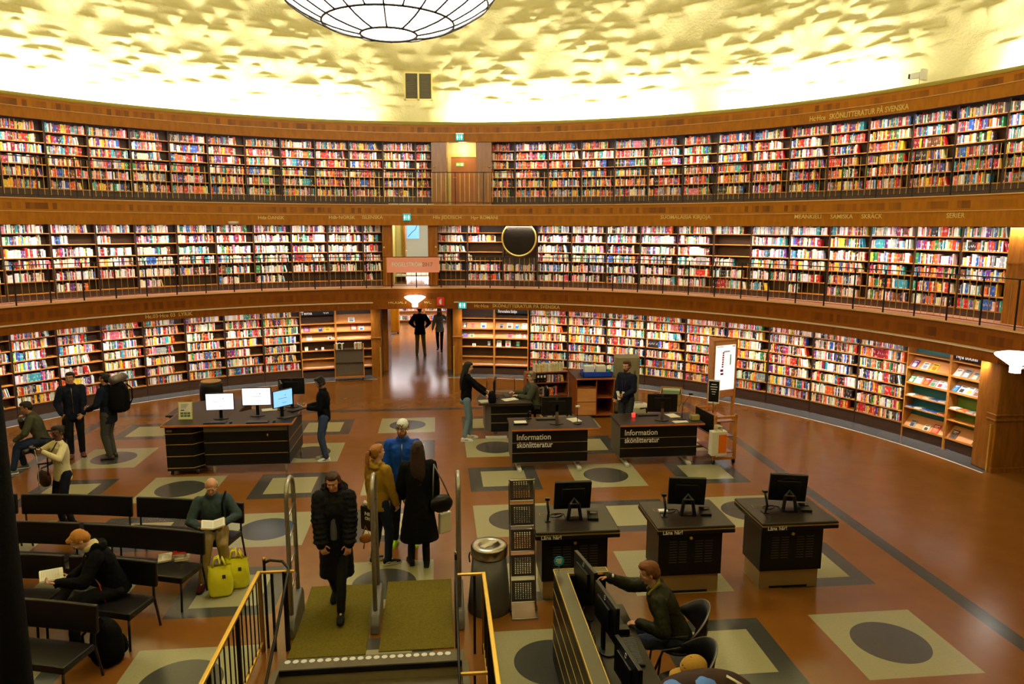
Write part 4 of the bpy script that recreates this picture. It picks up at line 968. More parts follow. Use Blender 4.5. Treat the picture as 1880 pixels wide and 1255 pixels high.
# ---- self-service lending kiosks
def kiosk(ix,label,xa,xb,mon_dx,rzm):
    cx0=(xa+xb)/2; e=thing('lending_kiosk',label,'kiosk',(cx0,-2.36,0),0,'self-service lending kiosks'); w=(xb-xa)/2
    MB().box(-w,w,-.46,.44,.965,1.0).build('counter_top',M['laminate'],e,bevel=.02); MB().box(-w+.004,w-.004,-.464,.444,.957,.965).build('brass_edge',M['goldline'],e)
    MB().box(-w+.001,w-.001,-.461,.441,.90,.957).build('counter_apron',M['black'],e,bevel=.015)
    MB().box(-.42,.42,-.26,.28,.26,.90).build('cabinet_body',M['black'],e,bevel=.003); MB().box(-.40,.40,-.268,-.26,.28,.88).build('door',M['black'],e)
    MB().box(-.40,.40,-.22,.24,0,.26).build('steel_plinth',M['steelwarm'],e); MB().box(-.26,.26,-.225,-.219,0,.03).build('plinth_notch',M['darkmetal'],e)
    for x in(-.28,-.15,.06,.19):
        s=MB()
        for k in range(9): s.box(x,x+.10,-.271,-.268,.44+.035*k,.448+.035*k)
        s.build('vent_slots',M['slotgrey'],e)
    o=MB().lathe([(0,0),(.02,0),(.02,.012),(0,.012)],14).build('lock',M['brass'],e,loc=(0,-.27,.77)); o.rotation_euler=(pi/2,0,0)
    flat_text('Låna här!',e,.25,(-w+.07,-.466,.915),'white_letter',h=.05)
    m=thing('touch_monitor','black touch monitor seen from behind on the %s lending kiosk'%ix,'monitor',(cx0+mon_dx,-2.34,1.0),rzm,'monitors on the lending kiosks')
    R=Matrix.Translation((0,.02,.27))@Matrix.Rotation(.22,4,'X')
    MB().box(-.24,.24,.0,.05,-.20,.20,M=R).box(-.15,.15,-.03,.0,-.12,.12,M=R).build('casing',M['plastic'],m,bevel=.008); MB().box(-.22,.22,.05,.053,-.18,.18,M=R).build('screen',M['screen_off'],m)
    MB().tube([R@Vector((.16*cos(a),-.004,.02+.13*sin(a))) for a in [pi*k/12 for k in range(13)]],.006,6).build('casing_ridge',M['plastic'],m)
    s=MB(); s.tube([(-.085,-.13,0),(-.055,-.10,.20),(0,-.06,.26),(.055,-.10,.20),(.085,-.13,0)],.024,8); s.box(-.11,.11,-.13,.05,0,.015); s.build('stand',M['plastic'],m,bevel=.004); MB().box(-.05,.05,-.128,-.115,.21,.225).build('stand_clip',M['steel'],m)
    g=thing('barcode_scanner','black curved scanner stand at the left of the %s lending kiosk'%ix,'scanner',(cx0-w*.62,-2.45,1.0),0,'scanner stands on the lending kiosks')
    MB().tube([(0,0,.0),(0,-.03,.02),(.01,-.04,.12),(0,-.01,.22),(0,.03,.28)],.016,8).build('arm',M['plastic'],g,True); MB().box(-.035,.035,-.05,.05,0,.012).build('base',M['plastic'],g,bevel=.003); MB().box(-.03,.03,.0,.05,.265,.295).build('reader_head',M['plastic'],g,bevel=.004)
    g=thing('card_reader','small black card reader at the right of the %s lending kiosk'%ix,'card reader',(cx0+w*.5,-2.42,1.0),-.15,'card readers on the lending kiosks')
    MB().xprism([(-.08,0),(.09,0),(.09,.065),(-.08,.03)],-.07,.07).build('case',M['plastic'],g,bevel=.006); MB().box(-.05,.05,.01,.06,.054,.06,M=Matrix.Rotation(.0,4,'X')).build('display',M['screen_off'],g)
    o=MB().box(-.07,.07,-.04,.04,0,.002).build('pad',M['goldline'],e,loc=(-w*.62,.12,1.0)); MB().box(-.066,.066,-.036,.036,.002,.003).build('pad_face',M['laminate'],e,loc=(-w*.62,.12,1.0))
    q=thing('cable','thin black cable coiled under the monitor of the %s lending kiosk'%ix,'cable',(cx0-w*.25,-2.30,1.0),0,'cables on the kiosks'); MB().tube([(.12*cos(a*.9)*(1-a*.05)-.05,.06*sin(a),.006) for a in [k*.4 for k in range(24)]],.005,6).build('cord',M['plastic'],q,True)
M['steelwarm']=plain('warm_steel',(.40,.31,.16),.35,.55,.5,.1,4); M['slotgrey']=plain('slot_grey',(.07,.065,.06),.6)
kiosk('left','black self-service lending kiosk on a steel plinth, left of three beside the perforated rack',1.96,3.02,0.02,0)
kiosk('middle','black self-service lending kiosk on a steel plinth, middle of three',3.49,4.5,0.03,-.18)
kiosk('right','black self-service lending kiosk on a steel plinth, right of three nearest the dark floor line',4.85,5.87,0.05,-.25)
p=at(1228,930,1.0); o=MB().box(-.06,.06,-.04,.04,0,.025).build('white_receipt_box',M['white'],loc=(3.72,-2.3,1.0),bevel=.004); tag(o,'small white box by the scanner on the middle lending kiosk','box')
# ---- litter bin
e=thing('litter_bin','dark grey tapering litter bin with a round steel top beside the perforated rack','bin',(1.40,-2.72,0),0); M['bingrey']=plain('bin_grey',(.075,.072,.080),.35,.2)
MB().lathe([(0,0),(.265,0),(.27,.02),(.205,.74),(0,.74)],40).build('bin_body',M['bingrey'],e,True)
MB().lathe([(.213,.70),(.225,.72),(.228,.82),(.21,.845),(.15,.85),(.12,.835),(.115,.80)],40).build('steel_rim',M['steel'],e,True); MB().lathe([(0,.76),(.12,.76),(.12,.78),(0,.78)],24).build('inner_well',M['plastic'],e); MB().box(-.13,.13,-.04,.04,.835,.85,rz=.8).build('steel_bar',M['steel'],e,bevel=.004)
MB().tube([(-.235,0,.75),(-.25,0,.70),(-.24,0,.62)],.01,6).build('latch',M['plastic'],e,True)
# ---- perforated display rack
e=thing('leaflet_rack','narrow steel rack with five dark perforated leaflet holders stepped down to the front','rack',(1.81,-2.70,0),0)
M['perf']=plain('perforated_dark_metal',(.055,.045,.04),.4,.3)
for x in(-.155,.155): MB().tube([(x,-.18,0.0),(x,-.16,.05),(x,.10,1.5),(x,.10,1.62)],.009,8).build('side_rail',M['steel'],e,True)
MB().tube([(-.155,.10,1.60),(-.155,.03,1.64),(-.14,.0,1.64),(.14,.0,1.64),(.155,.03,1.64),(.155,.10,1.60)],.010,8).build('top_handle',M['steel'],e,True)
MB().tube([(-.155,-.18,.012),(-.155,-.34,.012),(.155,-.34,.012),(.155,-.18,.012)],.009,8).build('base_frame',M['steel'],e,True)
for x in(-.17,.17): MB().tube([(x*.92,-.18,.02),(x,-.1,.02),(x,.15,.02)],.012,8).build('foot',M['plastic'],e,True)
def perf_plate():
    s=MB(); W_,H_=.145,.26; nx,nz=9,11
    xs=[-W_+2*W_*i/(2*nx+1) for i in range(2*nx+2)]; zs_=[H_*j/(2*nz+1) for j in range(2*nz+2)]
    for i in range(2*nx+1):
        for j in range(2*nz+1):
            if i%2 and j%2 and 2<=i<=2*nx-2 and 3<=j<=2*nz-3 : continue
            s.add([(xs[i],0,zs_[j]),(xs[i+1],0,zs_[j]),(xs[i+1],0,zs_[j+1]),(xs[i],0,zs_[j+1])],[(0,1,2,3)])
    return s
for k in range(5):
    y=-.145+.058*k; zz=.14+.305*k
    g=perf_plate().build('perforated_holder',M['perf'],e,solid=.004,loc=(0,y-.02,zz)); g.rotation_euler=(-.18,0,0)
    MB().box(-.145,.145,0,.07,0,.006).build('holder_floor',M['steel'],e,loc=(0,y-.02,zz-.012))
# ---- security gates
def gate(x,label):
    e=thing('security_gate',label,'gate',(x,-2.85,0),0,'security gates at the top of the stairs')
    MB().xprism([(-.36,0),(.30,0),(.30,.26),(.22,.36),(-.30,.22),(-.36,.12)],-.055,.055).build('base_housing',M['gategrey'],e,bevel=.02)
    pts=[(0,-.22,.15),(0,-.22,1.62)]+[(0,-.22+.20*(1-cos(a)),1.62+.20*sin(a)) for a in [pi*k/10 for k in range(1,10)]]+[(0,.18,1.62),(0,.20,.2)]
    MB().tube(pts,.026,12).build('antenna_frame',M['gatesteel'],e,True)
    for z in(.55,.85,1.15,1.42): MB().tube([(0,-.22,z-.04),(0,.18,z+.04)],.012,8).build('cross_bar',M['steel'],e,True)
M['gategrey']=plain('gate_grey',(.14,.13,.13),.4)
gate(-.93,'steel arched security gate at the left of the entrance mats'); gate(.03,'steel arched security gate between the two entrance mats'); gate(1.02,'steel arched security gate at the right of the entrance mats')
# ---- mats
def mat_m():
    q=Mt('ribbed_door_mat',.95,0,.1); p=q.pos(False); n=q.noise(p,45,4,.7,stretch=(1,6,1)); q.base(q.ramp(n,[(.3,(.10,.078,.010)),(.7,(.30,.235,.035))])); q.bump(n,.8,.02); return q.m
M['mat']=mat_m()
tag(MB().box(-.45,.40,-.80,.82,.001,.014).build('door_mat',M['mat'],loc=(-.44,-2.80,0),bevel=.004),'dark olive ribbed door mat, left one, under the walking woman','mat','entrance mats')
tag(MB().box(-.41,.43,-.80,.82,.001,.014).build('door_mat',M['mat'],loc=(.51,-2.76,0),bevel=.004),'dark olive ribbed door mat, right one, between middle and right gates','mat','entrance mats')
# ---- stairs
s=MB(); n=9
for k in range(n): s.box(-.93,1.02,-3.78-.02-.30*(k+1),-3.80-.30*k,-.17*(k+1)-.6,-.17*(k+1))
struct(s.build('stairs',M['stone']))
s=MB().box(-.96,1.05,-3.80,-3.60,-.055,.004); struct(s.build('trim_27',M['stone']))
struct(MB().box(-.93,1.02,-3.80,-3.78,-.17,-.05).build('trim_28',M['stone_pale']))
s=MB().box(-.97,1.06,-3.815,-3.795,-.06,.0); struct(s.build('trim_29',M['darkmetal']))
for x0_,x1_ in((-1.0,-.93),(1.02,1.09)): struct(MB().box(x0_,x1_,-9.4,-3.80,-2.4,.004).build('wall_stairwell',M['stone']))
struct(MB().box(-.93,1.02,-9.4,-9.3,-2.4,0).build('wall_stairwell',M['stone']))
struct(MB().box(-1,1.1,-9.4,-6.4,-2.45,-2.4).build('floor_stairwell',M['stone']))
for k in range(21):
    o=MB().lathe([(0,.0),(.033,.0),(.033,.004),(0,.004)],16).build('step_marker_dot',M['white'],loc=(-.87+.087*k,-3.66,.0045)); tag(o,'white round warning dot along the stair edge, %s'%(('%s from the left'%(NUM+['seventeenth','eighteenth','nineteenth','twentieth','last'])[k]) if k<20 else 'rightmost'),'floor marker','white dots along the stair edge')
# ---- stair guards and handrails
def guard(side):
    sg=-1 if side=='left' else 1; x=-1.18 if sg<0 else 1.27
    ys=-3.42 if sg<0 else -3.68
    e=thing('brass_guard_rail','golden brass guard rail with black posts along the %s side of the stairs'%side,'railing',(x,ys,0),0)
    MB().box(-.022,.022,-4.2,0,.93,.965).build('top_rail',M['brass'],e,bevel=.008)
    MB().box(-.012,.012,-4.2,0,.10,.13).build('lower_rail',M['brass'],e,bevel=.004)
    MB().box(-.02,.02,-.02,.02,0,.94).build('corner_post',M['brassdark'],e)
    for k in range(1,5): MB().box(-.018,.018,-.018-k*.9,.018-k*.9,0,.93).build('post',M['darkmetal'],e)
    for k in range(1,28):
        if k%6: MB().box(-.006,.006,-.006-k*.15,.006-k*.15,.13,.93).build('baluster',M['darkmetal'],e)
    xe=(-.80-x) if sg<0 else (.98-x)
    MB().box(min(0,xe),max(0,xe),-.018,.018,.93,.955).build('return_rail',M['brass'],e,bevel=.005)
    for q in(.35,.75): MB().box(xe*q-.014,xe*q+.014,-.014,.014,0,.93).build('post',M['darkmetal'],e) if sg<0 or q<.5 else None
    if sg>0: MB().box(min(0,xe),max(0,xe),-.9,-.87,.33,.355).build('return_rail',M['brass'],e); MB().box(xe*.5-.012,xe*.5+.012,-.9,-.876,-.1,.33).build('post',M['darkmetal'],e)
M['brassdark']=plain('aged_brass',(.30,.15,.04),.35,.8)
guard('left'); guard('right')
e=thing('stair_handrail','dark iron handrail looping down the left side of the stairs','handrail',(-.98,-3.45,0),0)
MB().tube([(-.16,.10,1.02),(-.10,.12,1.04),(.04,.10,1.03),(.12,.02,.98),(.12,-.25,.84),(.10,-1.5,.18),(.10,-3.0,-.65)],.016,10).build('rail',M['darkmetal'],e,True)
MB().tube([(-.16,.10,0),(-.16,.10,1.06)],.016,8).build('post',M['darkmetal'],e); MB().tube([(.06,.02,0),(.06,.02,.95)],.014,8).build('post',M['darkmetal'],e); MB().lathe([(0,1.05),(.02,1.06),(.015,1.08),(0,1.09)],10,(-.16,.10,0)).build('finial',M['brass'],e,True)
e=thing('stair_handrail','dark iron handrail with upright end post at the right side of the stairs','handrail',(.97,-3.55,0),0)
MB().tube([(0,0,-.05),(0,0,1.12)],.014,8).build('post',M['darkmetal'],e); MB().tube([(0,0,1.05),(-.0,-1.5,.20),(-.0,-3,-.65)],.014,10).build('rail',M['darkmetal'],e,True); MB().lathe([(0,1.12),(.018,1.13),(.012,1.15),(0,1.16)],10).build('finial',M['steel'],e,True)
# ---- benches
M['benchleg']=plain('bench_leg_black',(.01,.009,.009),.35,.3)
def bench(label,pA,pB,legs=True):
    # pA,pB: plan points of the left and right end of the backrest's top edge
    a=Vector(pA); b=Vector(pB); d=(b-a); L=d.length; rz=atan2(d.y,d.x); c=(a+b)/2
    e=thing('bench',label,'bench',(c.x,c.y,0),rz,'black leather benches in curved rows'); h=L/2
    def strip(prof,name,m):
        s=MB(); n=6; P=len(prof); v=[];f=[]
        for i in range(n+1):
            u=-h+L*i/n; sag=.03*(1-(u/h)**2)
            for y,z in prof: v.append((u,y+sag,z))
        for i in range(n):
            for k in range(P): f.append((i*P+k,i*P+(k+1)%P,(i+1)*P+(k+1)%P,(i+1)*P+k))
        f.append(tuple(range(P))); f.append(tuple(n*P+k for k in range(P))[::-1]); s.add(v,f); return s.build(name,m,e,bevel=.015)
    strip([(-.02,.53),(.03,.53),(.05,.83),(0,.83)],'backrest',M['leather'])
    strip([(-.50,.38),(-.06,.38),(-.06,.45),(-.50,.46)],'seat',M['leather'])
    for s_ in(-1,1):
        x=s_*(h-.05)
        MB().tube([(x,-.47,0),(x,-.45,.39)],.014,8).build('leg',M['benchleg'],e,True)
        MB().tube([(x,.08,0),(x,-.0,.40),(x,.01,.60)],.014,8).build('leg',M['benchleg'],e,True)
        MB().tube([(x,-.45,.39),(x,0,.39)],.012,8).build('side_rail',M['benchleg'],e,True)
    return e,rz,c
BEN=[]
def row(zt,pts,names,gapm=.035):
    P=[at(px,py,.83) for px,py in pts]
    for i in range(len(P)-1):
        d=(P[i+1]-P[i]).normalized()*gapm
        BEN.append(bench(names[i],(P[i]+d).xy,(P[i+1]-d).xy))
row(0,[(-130,905),(33,907),(245,912),(450,924)],['black leather bench at the far left end of the rear row','black leather bench, middle one of the rear row','black leather bench with the old man reading, rear row'])
row(1,[(-120,955),(148,961),(378,978)],['black leather bench at the left of the second row','black leather bench in the second row with books lying on its seat'])
row(2,[(-60,1018),(120,1020.5),(290,1033)],['black leather bench at the left of the third row','black leather bench with the red-haired young man reading'])
row(3,[(-70,1094),(181,1113)],['black leather bench of the front row, nearest the camera'])
# ---- corner computer counter, lower right
X,Y=2.0,-3.97
e=thing('computer_counter','black counter with brass edges shielding a row of computers at the lower right','counter',(X,Y,0),0)
MB().box(0,.035,-3.2,0,.06,1.07).build('side_panel',M['black'],e); MB().box(.035,.56,-.035,0,.06,1.07).build('end_panel',M['black'],e)
MB().box(-.005,.15,-3.2,0.005,1.07,1.10).build('ledge',M['ledgegrey'],e) if 0 else None
M['ledgegrey']=plain('grey_green_ledge',(.075,.065,.035),.35)
MB().box(0,.13,-3.2,0,1.07,1.095).build('ledge',M['ledgegrey'],e); MB().box(.13,.56,-.10,0,1.07,1.095).build('ledge',M['ledgegrey'],e)
s=MB(); s.box(-.008,.0,-3.2,.008,1.072,1.1); s.box(.13,.138,-3.2,-.1,1.072,1.1); s.box(0,.568,0,.008,1.072,1.1); s.box(.138,.56,-.108,-.1,1.072,1.1); s.box(.56,.568,-.10,0,1.072,1.1); s.build('brass_edge',M['goldline'],e)
for z in(.28,.48,.68,.88): MB().box(-.004,0,-3.2,0,z-.004,z+.004).build('gold_strip',M['goldline'],e)
MB().box(.04,.72,-3.2,-.15,.72,.75).build('desk_top',M['laminate'],e)
for y in(-.4,-1.7,-3.0): MB().box(.55,.6,y,y+.05,0,.72).build('leg',M['darkmetal'],e)
e=thing('standing_badge','small round blue badge on a wire on the corner of the computer counter','badge',(X+.05,Y-.03,1.096),0); M['badge']=plain('blue_badge',(.02,.30,.50),.4)
MB().tube([(0,0,0),(0,0,.06)],.003,6).build('wire',M['steel'],e); o=MB().lathe([(0,-.003),(.055,-.003),(.055,.003),(0,.003)],24).build('disc',M['badge'],e,loc=(0,0,.11)); o.rotation_euler=(pi/2,0,0)
s=MB(); s.box(-.03,.03,-.006,-.003,.125,.137); s.box(-.035,.03,-.006,-.003,.105,.117); s.box(-.02,.025,-.006,-.003,.085,.097); s.build('print',M['white'],e)
monitor('black monitor back with round logo, farthest on the computer counter',(2.30,-4.30,.752),lookz((.95,.18)),.54,.34,.0,None,True,.42,False,.04)
monitor('black monitor back with round logo, nearest the seated man\'s hand on the counter',(2.38,-4.92,.752),lookz((.95,.12)),.56,.36,.0,None,True,.38,False,.04)
monitor('black monitor back with round logo at the bottom edge of the photo',(2.40,-5.62,.752),lookz((.95,.12)),.54,.34,.0,None,True,.24,False,.04)
keyboard('black keyboard lying along the computer counter beside the nearest monitor',(2.58,-5.0,.752),pi/2-.05,.46,.16); keyboard('black keyboard under the farthest counter monitor',(2.56,-4.40,.752),pi/2,.42,.15)
e=thing('network_box','small black box with silver edge on the computer counter','box',(2.56,-4.66,.752),0); MB().box(-.08,.08,-.05,.05,0,.06).build('case',M['plastic'],e,bevel=.004); MB().box(.08,.083,-.05,.05,.02,.035).build('trim_strip',M['steel'],e)
s=thing('cables','tangle of thin dark cables behind the monitors on the computer counter','cables',(2.22,-4.8,.752),0); q=MB(); rr=random.Random(3)
for k in range(9):
    y=rr.uniform(-.4,.4); q.tube([(0,y,.2),(rr.uniform(-.04,.04),y+rr.uniform(-.1,.1),.08),(rr.uniform(-.05,.05),y+rr.uniform(-.2,.2),.01),(.05,y+rr.uniform(-.2,.2),.008)],.004,5)
q.build('cords',M['plastic'],s,True)
# ---- bent black armchairs
def armchair(label,x,y,rz):
    e=thing('armchair',label,'chair',(x,y,0),rz,'black curved armchairs')
    MB().lathe([(0,.44),(.22,.44),(.24,.46),(.22,.475),(0,.47)],28,sx=1.,sy=.95).build('seat',M['plastic'],e,True)
    v=[];f=[];n=16
    for i in range(n+1):
        a=pi*1.08+ (pi*.84)*i/n   # shell around the back
        k=sin((i/n)*pi)
        for z,r in((.66-.16*k,.28),(.66+.22*k+.02,.315)): v.append((r*cos(a),r*sin(a)*1.0,z))
    for i in range(n): f.append((2*i,2*i+2,2*i+3,2*i+1))
    MB().add(v,f).build('backrest',M['plastic'],e,True,solid=.016)
    MB().tube([(.315*cos(pi*1.08+pi*.84*i/16),.315*sin(pi*1.08+pi*.84*i/16),.68+.22*sin(i/16*pi)) for i in range(17)],.008,6).build('top_edge',M['greymetal'],e,True)
    for sx in(-1,1):
        MB().tube([(sx*.26,-.06,.68),(sx*.25,.12,.66),(sx*.23,.2,.45),(sx*.25,.24,0)],.012,8).build('leg',M['benchleg'],e,True)
        MB().tube([(sx*.15,-.27,.72),(sx*.17,-.22,.44),(sx*.21,-.27,0)],.012,8).build('leg',M['benchleg'],e,True)
    return e
armchair('black curved armchair holding the man in the dark green jacket',3.22,-4.42,lookz((-1,.15)))
armchair('empty black curved armchair in front of the man with the tan cap',3.02,-5.12,lookz((-1,.1)))
armchair('black curved armchair under the person in the tan cap, at the bottom edge',2.98,-6.05,lookz((-1,0)))
# ---- office chairs behind desks
def officechair(label,x,y,rz):
    e=thing('office_chair',label,'chair',(x,y,0),rz,None)
    MB().box(-.23,.23,-.22,.24,.44,.52).build('seat',M['blackfab'],e,bevel=.03); MB().box(-.21,.21,-.30,-.24,.60,1.0).build('backrest',M['blackfab'],e,bevel=.03)
    MB().tube([(0,-.26,.7),(0,-.24,.5),(0,0,.43)],.02,8).build('back_bar',M['plastic'],e,True); MB().tube([(0,0,.08),(0,0,.44)],.03,10).build('gas_lift',M['plastic'],e)
    for k in range(5): a=2*pi*k/5; MB().tube([(0,0,.10),(.28*cos(a),.28*sin(a),.07)],[.025,.015],8).build('base_arm',M['plastic'],e,True); MB().ell((.28*cos(a),.28*sin(a),.03),.03,.02,.03,8).build('castor',M['plastic'],e,True)
    for s_ in(-1,1): MB().tube([(s_*.25,-.1,.48),(s_*.28,-.1,.66),(s_*.28,.12,.68)],.018,8).build('armrest',M['plastic'],e,True)
officechair('black office chair under the grey-haired librarian',3.02,5.15,lookz((-1,0)))
officechair('empty black office chair behind the left information desk',3.35,3.95,lookz((.2,-1)))
officechair('black office chair beside the bearded man',5.55,4.15,lookz((-.8,-.6)))
# ---- sign column, trolley, cart
p=at(1318,777,0); e=thing('poster_column','wooden three-sided poster column with a lit white plan in front of the right shelves','poster stand',(7.55,5.35,0),.36)
s=MB()
tri=[(-.36,-.10),(.36,-.10),(0,.46)]
MB().prism(tri,.66,2.02).build('column_body',M['display'],e,bevel=.01); MB().prism([(x*1.03,y*1.03) for x,y in tri],2.02,2.05).build('cap',M['shelfwood'],e)
for x,y in((-.33,-.08),(.33,-.08),(0,.40)): MB().box(x-.03,x+.03,y-.03,y+.03,0,.70).build('leg',M['shelfwood'],e)
for x in(-.35,.33): MB().box(x-.01,x+.03,-.13,-.10,.6,2.02).build('frame_post',M['shelfwood'],e)
MB().box(-.29,.29,-.125,-.11,.82,1.90).build('poster',M['posterwhite'],e) if 'posterwhite' in M else None
M['posterwhite']=glow('backlit_poster',(.95,.97,1.),.75); MB().box(-.30,.30,-.125,-.11,.85,1.93).build('poster',M['posterwhite'],e)
s=MB()
for k in range(7): s.box(-.11+.002*k,-.06+.002*k,-.128,-.125,1.40+.055*k,1.44+.055*k)
s.build('map_blocks',M['crimsonink'] if 'crimsonink' in M else M['red'],e)
M['ink_purple']=plain('purple_ink',(.35,.05,.30),.5); M['ink_green']=plain('green_ink',(.15,.45,.10),.5)
s=MB(); s.box(-.14,-.05,-.128,-.125,1.22,1.27); s.box(-.15,-.06,-.128,-.125,1.30,1.36); s.build('map_blocks',M['ink_purple'],e)
s=MB(); s.box(.14,.17,-.128,-.125,1.45,1.70); 
for k in range(5): s.box(-.06+.04*k,-.035+.04*k,-.128,-.125,1.76,1.80)
s.build('map_blocks',M['ink_green'],e); MB().box(-.28,-.08,-.128,-.125,1.895,1.905).box(.2,.28,-.128,-.125,1.89,1.91).build('heading',M['screentext'],e)
e=thing('book_trolley','wooden trolley with castors beside the right information desk','trolley',(6.42,2.78,0),.12)
for x in(-.22,.22):
    for y in(-.42,.42): MB().box(x-.025,x+.025,y-.02,y+.02,.12,1.02).build('upright',M['shelfwood'],e)
for y in(-.42,.42):
    MB().box(-.25,.25,y-.02,y+.02,.10,.15).build('end_rail',M['shelfwood'],e); MB().box(-.25,.25,y-.02,y+.02,.94,.99).build('end_rail',M['shelfwood'],e)
for z in(.22,.55,.86): MB().xprism([(-.40,z),(.40,z),(.40,z+.02),(-.40,z+.02)],-.2,.2).build('shelf',M['redwood'],e)
MB().box(-.235,-.215,-.4,.4,.60,1.0).build('side_board',M['black'],e)
for x in(-.22,.22):
    for y in(-.40,.40): MB().lathe([(0,-.015),(.05,-.015),(.05,.015),(0,.015)],14).build('castor',M['plastic'],e,loc=(x,y,.05)).rotation_euler=(0,pi/2,0); MB().box(x-.018,x+.018,y-.012,y+.012,.05,.12).build('castor_fork',M['steel'],e)
M['orange']=plain('orange_print',(.85,.18,.01),.5)
for k in range(4):
    g=thing('paper_bag','cream paper bag hanging at the near end of the trolley, %s'%['frontmost with orange print','second from the front','third from the front','hindmost'][k],'bag',(6.24+.0*k,2.08+.045*k,.28),.12,'paper bags on the trolley')
    MB().xprism([(-.02,0),(.02,0),(.012,.48),(-.012,.48)],-.16,.16).build('bag_body',M['paper'],g,bevel=.004); MB().tube([(-.06,0,.48),(-.05,0,.58),(.05,0,.58),(.06,0,.48)],.006,6).build('handles',M['paper'],g,True)
    if k==0: MB().box(-.02,.15,-.024,-.02,.05,.42,M=Matrix.Rotation(0,4,'X')).build('orange_print',M['orange'],g); flat_text('NYA',g,.11,(.01,-.027,.22),'paper',h=.045) if 0 else None
e=thing('standing_sign','small black sign with white text lines on the trolley','sign',(6.30,2.62,1.115),-.5)
MB().box(-.012,.012,-.01,.01,-.12,.1).build('clip',M['steel'],e); MB().box(-.11,.11,-.008,.008,.08,.56).build('board',M['white'],e); MB().box(-.10,.10,-.010,-.008,.11,.53).build('black_face',M['black'],e)
s=MB()
for k,(w_) in enumerate((.05,.07,.06,.04)): s.box(-w_,w_,-.012,-.010,.46-.05*k,.475-.05*k)
s.box(-.03,.03,-.012,-.010,.265,.275); s.build('text_lines',M['white_letter'],e)
for k,(cn,l) in enumerate((('olivegreen','greenish book leaning on the lowest shelf of the trolley'),('yellow','yellow book on the middle shelf of the trolley'),('paper','cream book on the lowest shelf of the trolley'))):
    o=MB().box(-.08,.08,-.02,.02,0,.22).build('book',M[cn],loc=(6.42+.04*k,2.66+.12*k,[.242,.572,.242][k])); o.rotation_euler=(0,0,.12); tag(o,l,'book')
e=thing('book_cart','wooden book cart with grey panels standing left of the hall doorway','cart',(-1.93,11.22,0),.15)
for x in(-.44,.42): MB().xprism([(-.15,.08),(.15,.08),(.10,1.12),(-.02,1.12)],x,x+.03).build('side_panel',M['shelfwood'],e,bevel=.004)
MB().box(-.41,.42,-.14,.14,.10,.15).build('bottom_shelf',M['shelfwood'],e); MB().box(-.41,.42,-.06,-.05,.17,1.0).build('grey_panel',M['greymetal'],e)
for z in(.55,.95): MB().box(-.41,.42,-.12,.10,z,z+.02).build('shelf',M['darkwood'],e)
for x in(-.4,.4):
    for y in(-.12,.12): MB().ell((x,y,.04),.015,.04,.04,12).build('castor',M['plastic'],e,True)
Mk=Matrix.Translation((-1.93,11.22,0))@Matrix.Rotation(.15,4,'Z')
for x,dn,l in ((-.38,8,'left'),(.16,8,'right')):
    xx=x; rr=random.Random(int(x*100))
    for k in range(dn):
        t=rr.uniform(.02,.035); c=PAL[rr.choice(['white','cream','grey','white','crimson','orange'] if x>0 else ['white','cream','grey','white','black'])]
        b=dict(M=Matrix(),x=0,t=t,z=0,h=rr.uniform(.17,.21),y=0,d=.14,lean=0,c=c,cn='',seed=rr.randint(0,50)); o=bpy.data.objects.new('book',book_mesh([b],'book')); COL.objects.link(o); o.matrix_world=Mk@Matrix.Translation((xx,-.10,.972)); xx+=t+.002
        tag(o,'%s book in the %s group on top of the book cart'%(NUM[k],l),'book','books on the cart')
e=thing('book_truck','small orange-railed metal book truck behind the librarian desk','trolley',(2.35,6.6,0),0)
MB().tube([(-.35,0,.9),(-.33,0,.96),(.33,0,.96),(.35,0,.9)],.014,8).build('top_rail',M['desktop'],e,True)
for x in(-.35,.35): MB().tube([(x,0,.05),(x,0,.9)],.012,8).build('upright',M['steel'],e); MB().tube([(x,-.2,.05),(x,.2,.05)],.012,8).build('foot_bar',M['steel'],e)
for z in(.3,.6): MB().box(-.34,.34,-.14,.14,z,z+.015).build('shelf',M['greymetal'],e)
# ---- display bays with face-out books
def cover_book(M4,label,w,h,cols,group):
    """M4 puts local XZ plane on the board, -Y towards the viewer"""
    c0,c1=cols; e=bpy.data.objects.new('book',None); COL.objects.link(e); e.matrix_world=M4; e.empty_display_size=.05; tag(e,label,'book',group)
    MB().box(-w/2,w/2,0,.022,0,h).build('cover',cmat(c0),e); MB().box(-w/2+.003,w/2-.001,.002,.020,h-.0005,h+.0015).build('page_block',M['paper'],e)
    s=MB(); s.box(-w*.32,w*.30,-.0015,0,h*.18,h*.58); s.build('cover_picture',cmat(c1),e)
    s=MB(); s.box(-w*.36,w*.34,-.0015,0,h*.78,h*.86); s.box(-w*.3,w*.1,-.0015,0,h*.67,h*.71); s.build('title_block',cmat('black' if c0 in('white','cream','yellow','grey','pink') else 'white'),e)
_cm={}
def cmat(c):
    if c not in _cm: _cm[c]=plain('cover_'+c,PAL[c],.35,0,.4,.08,25)
    return _cm[c]
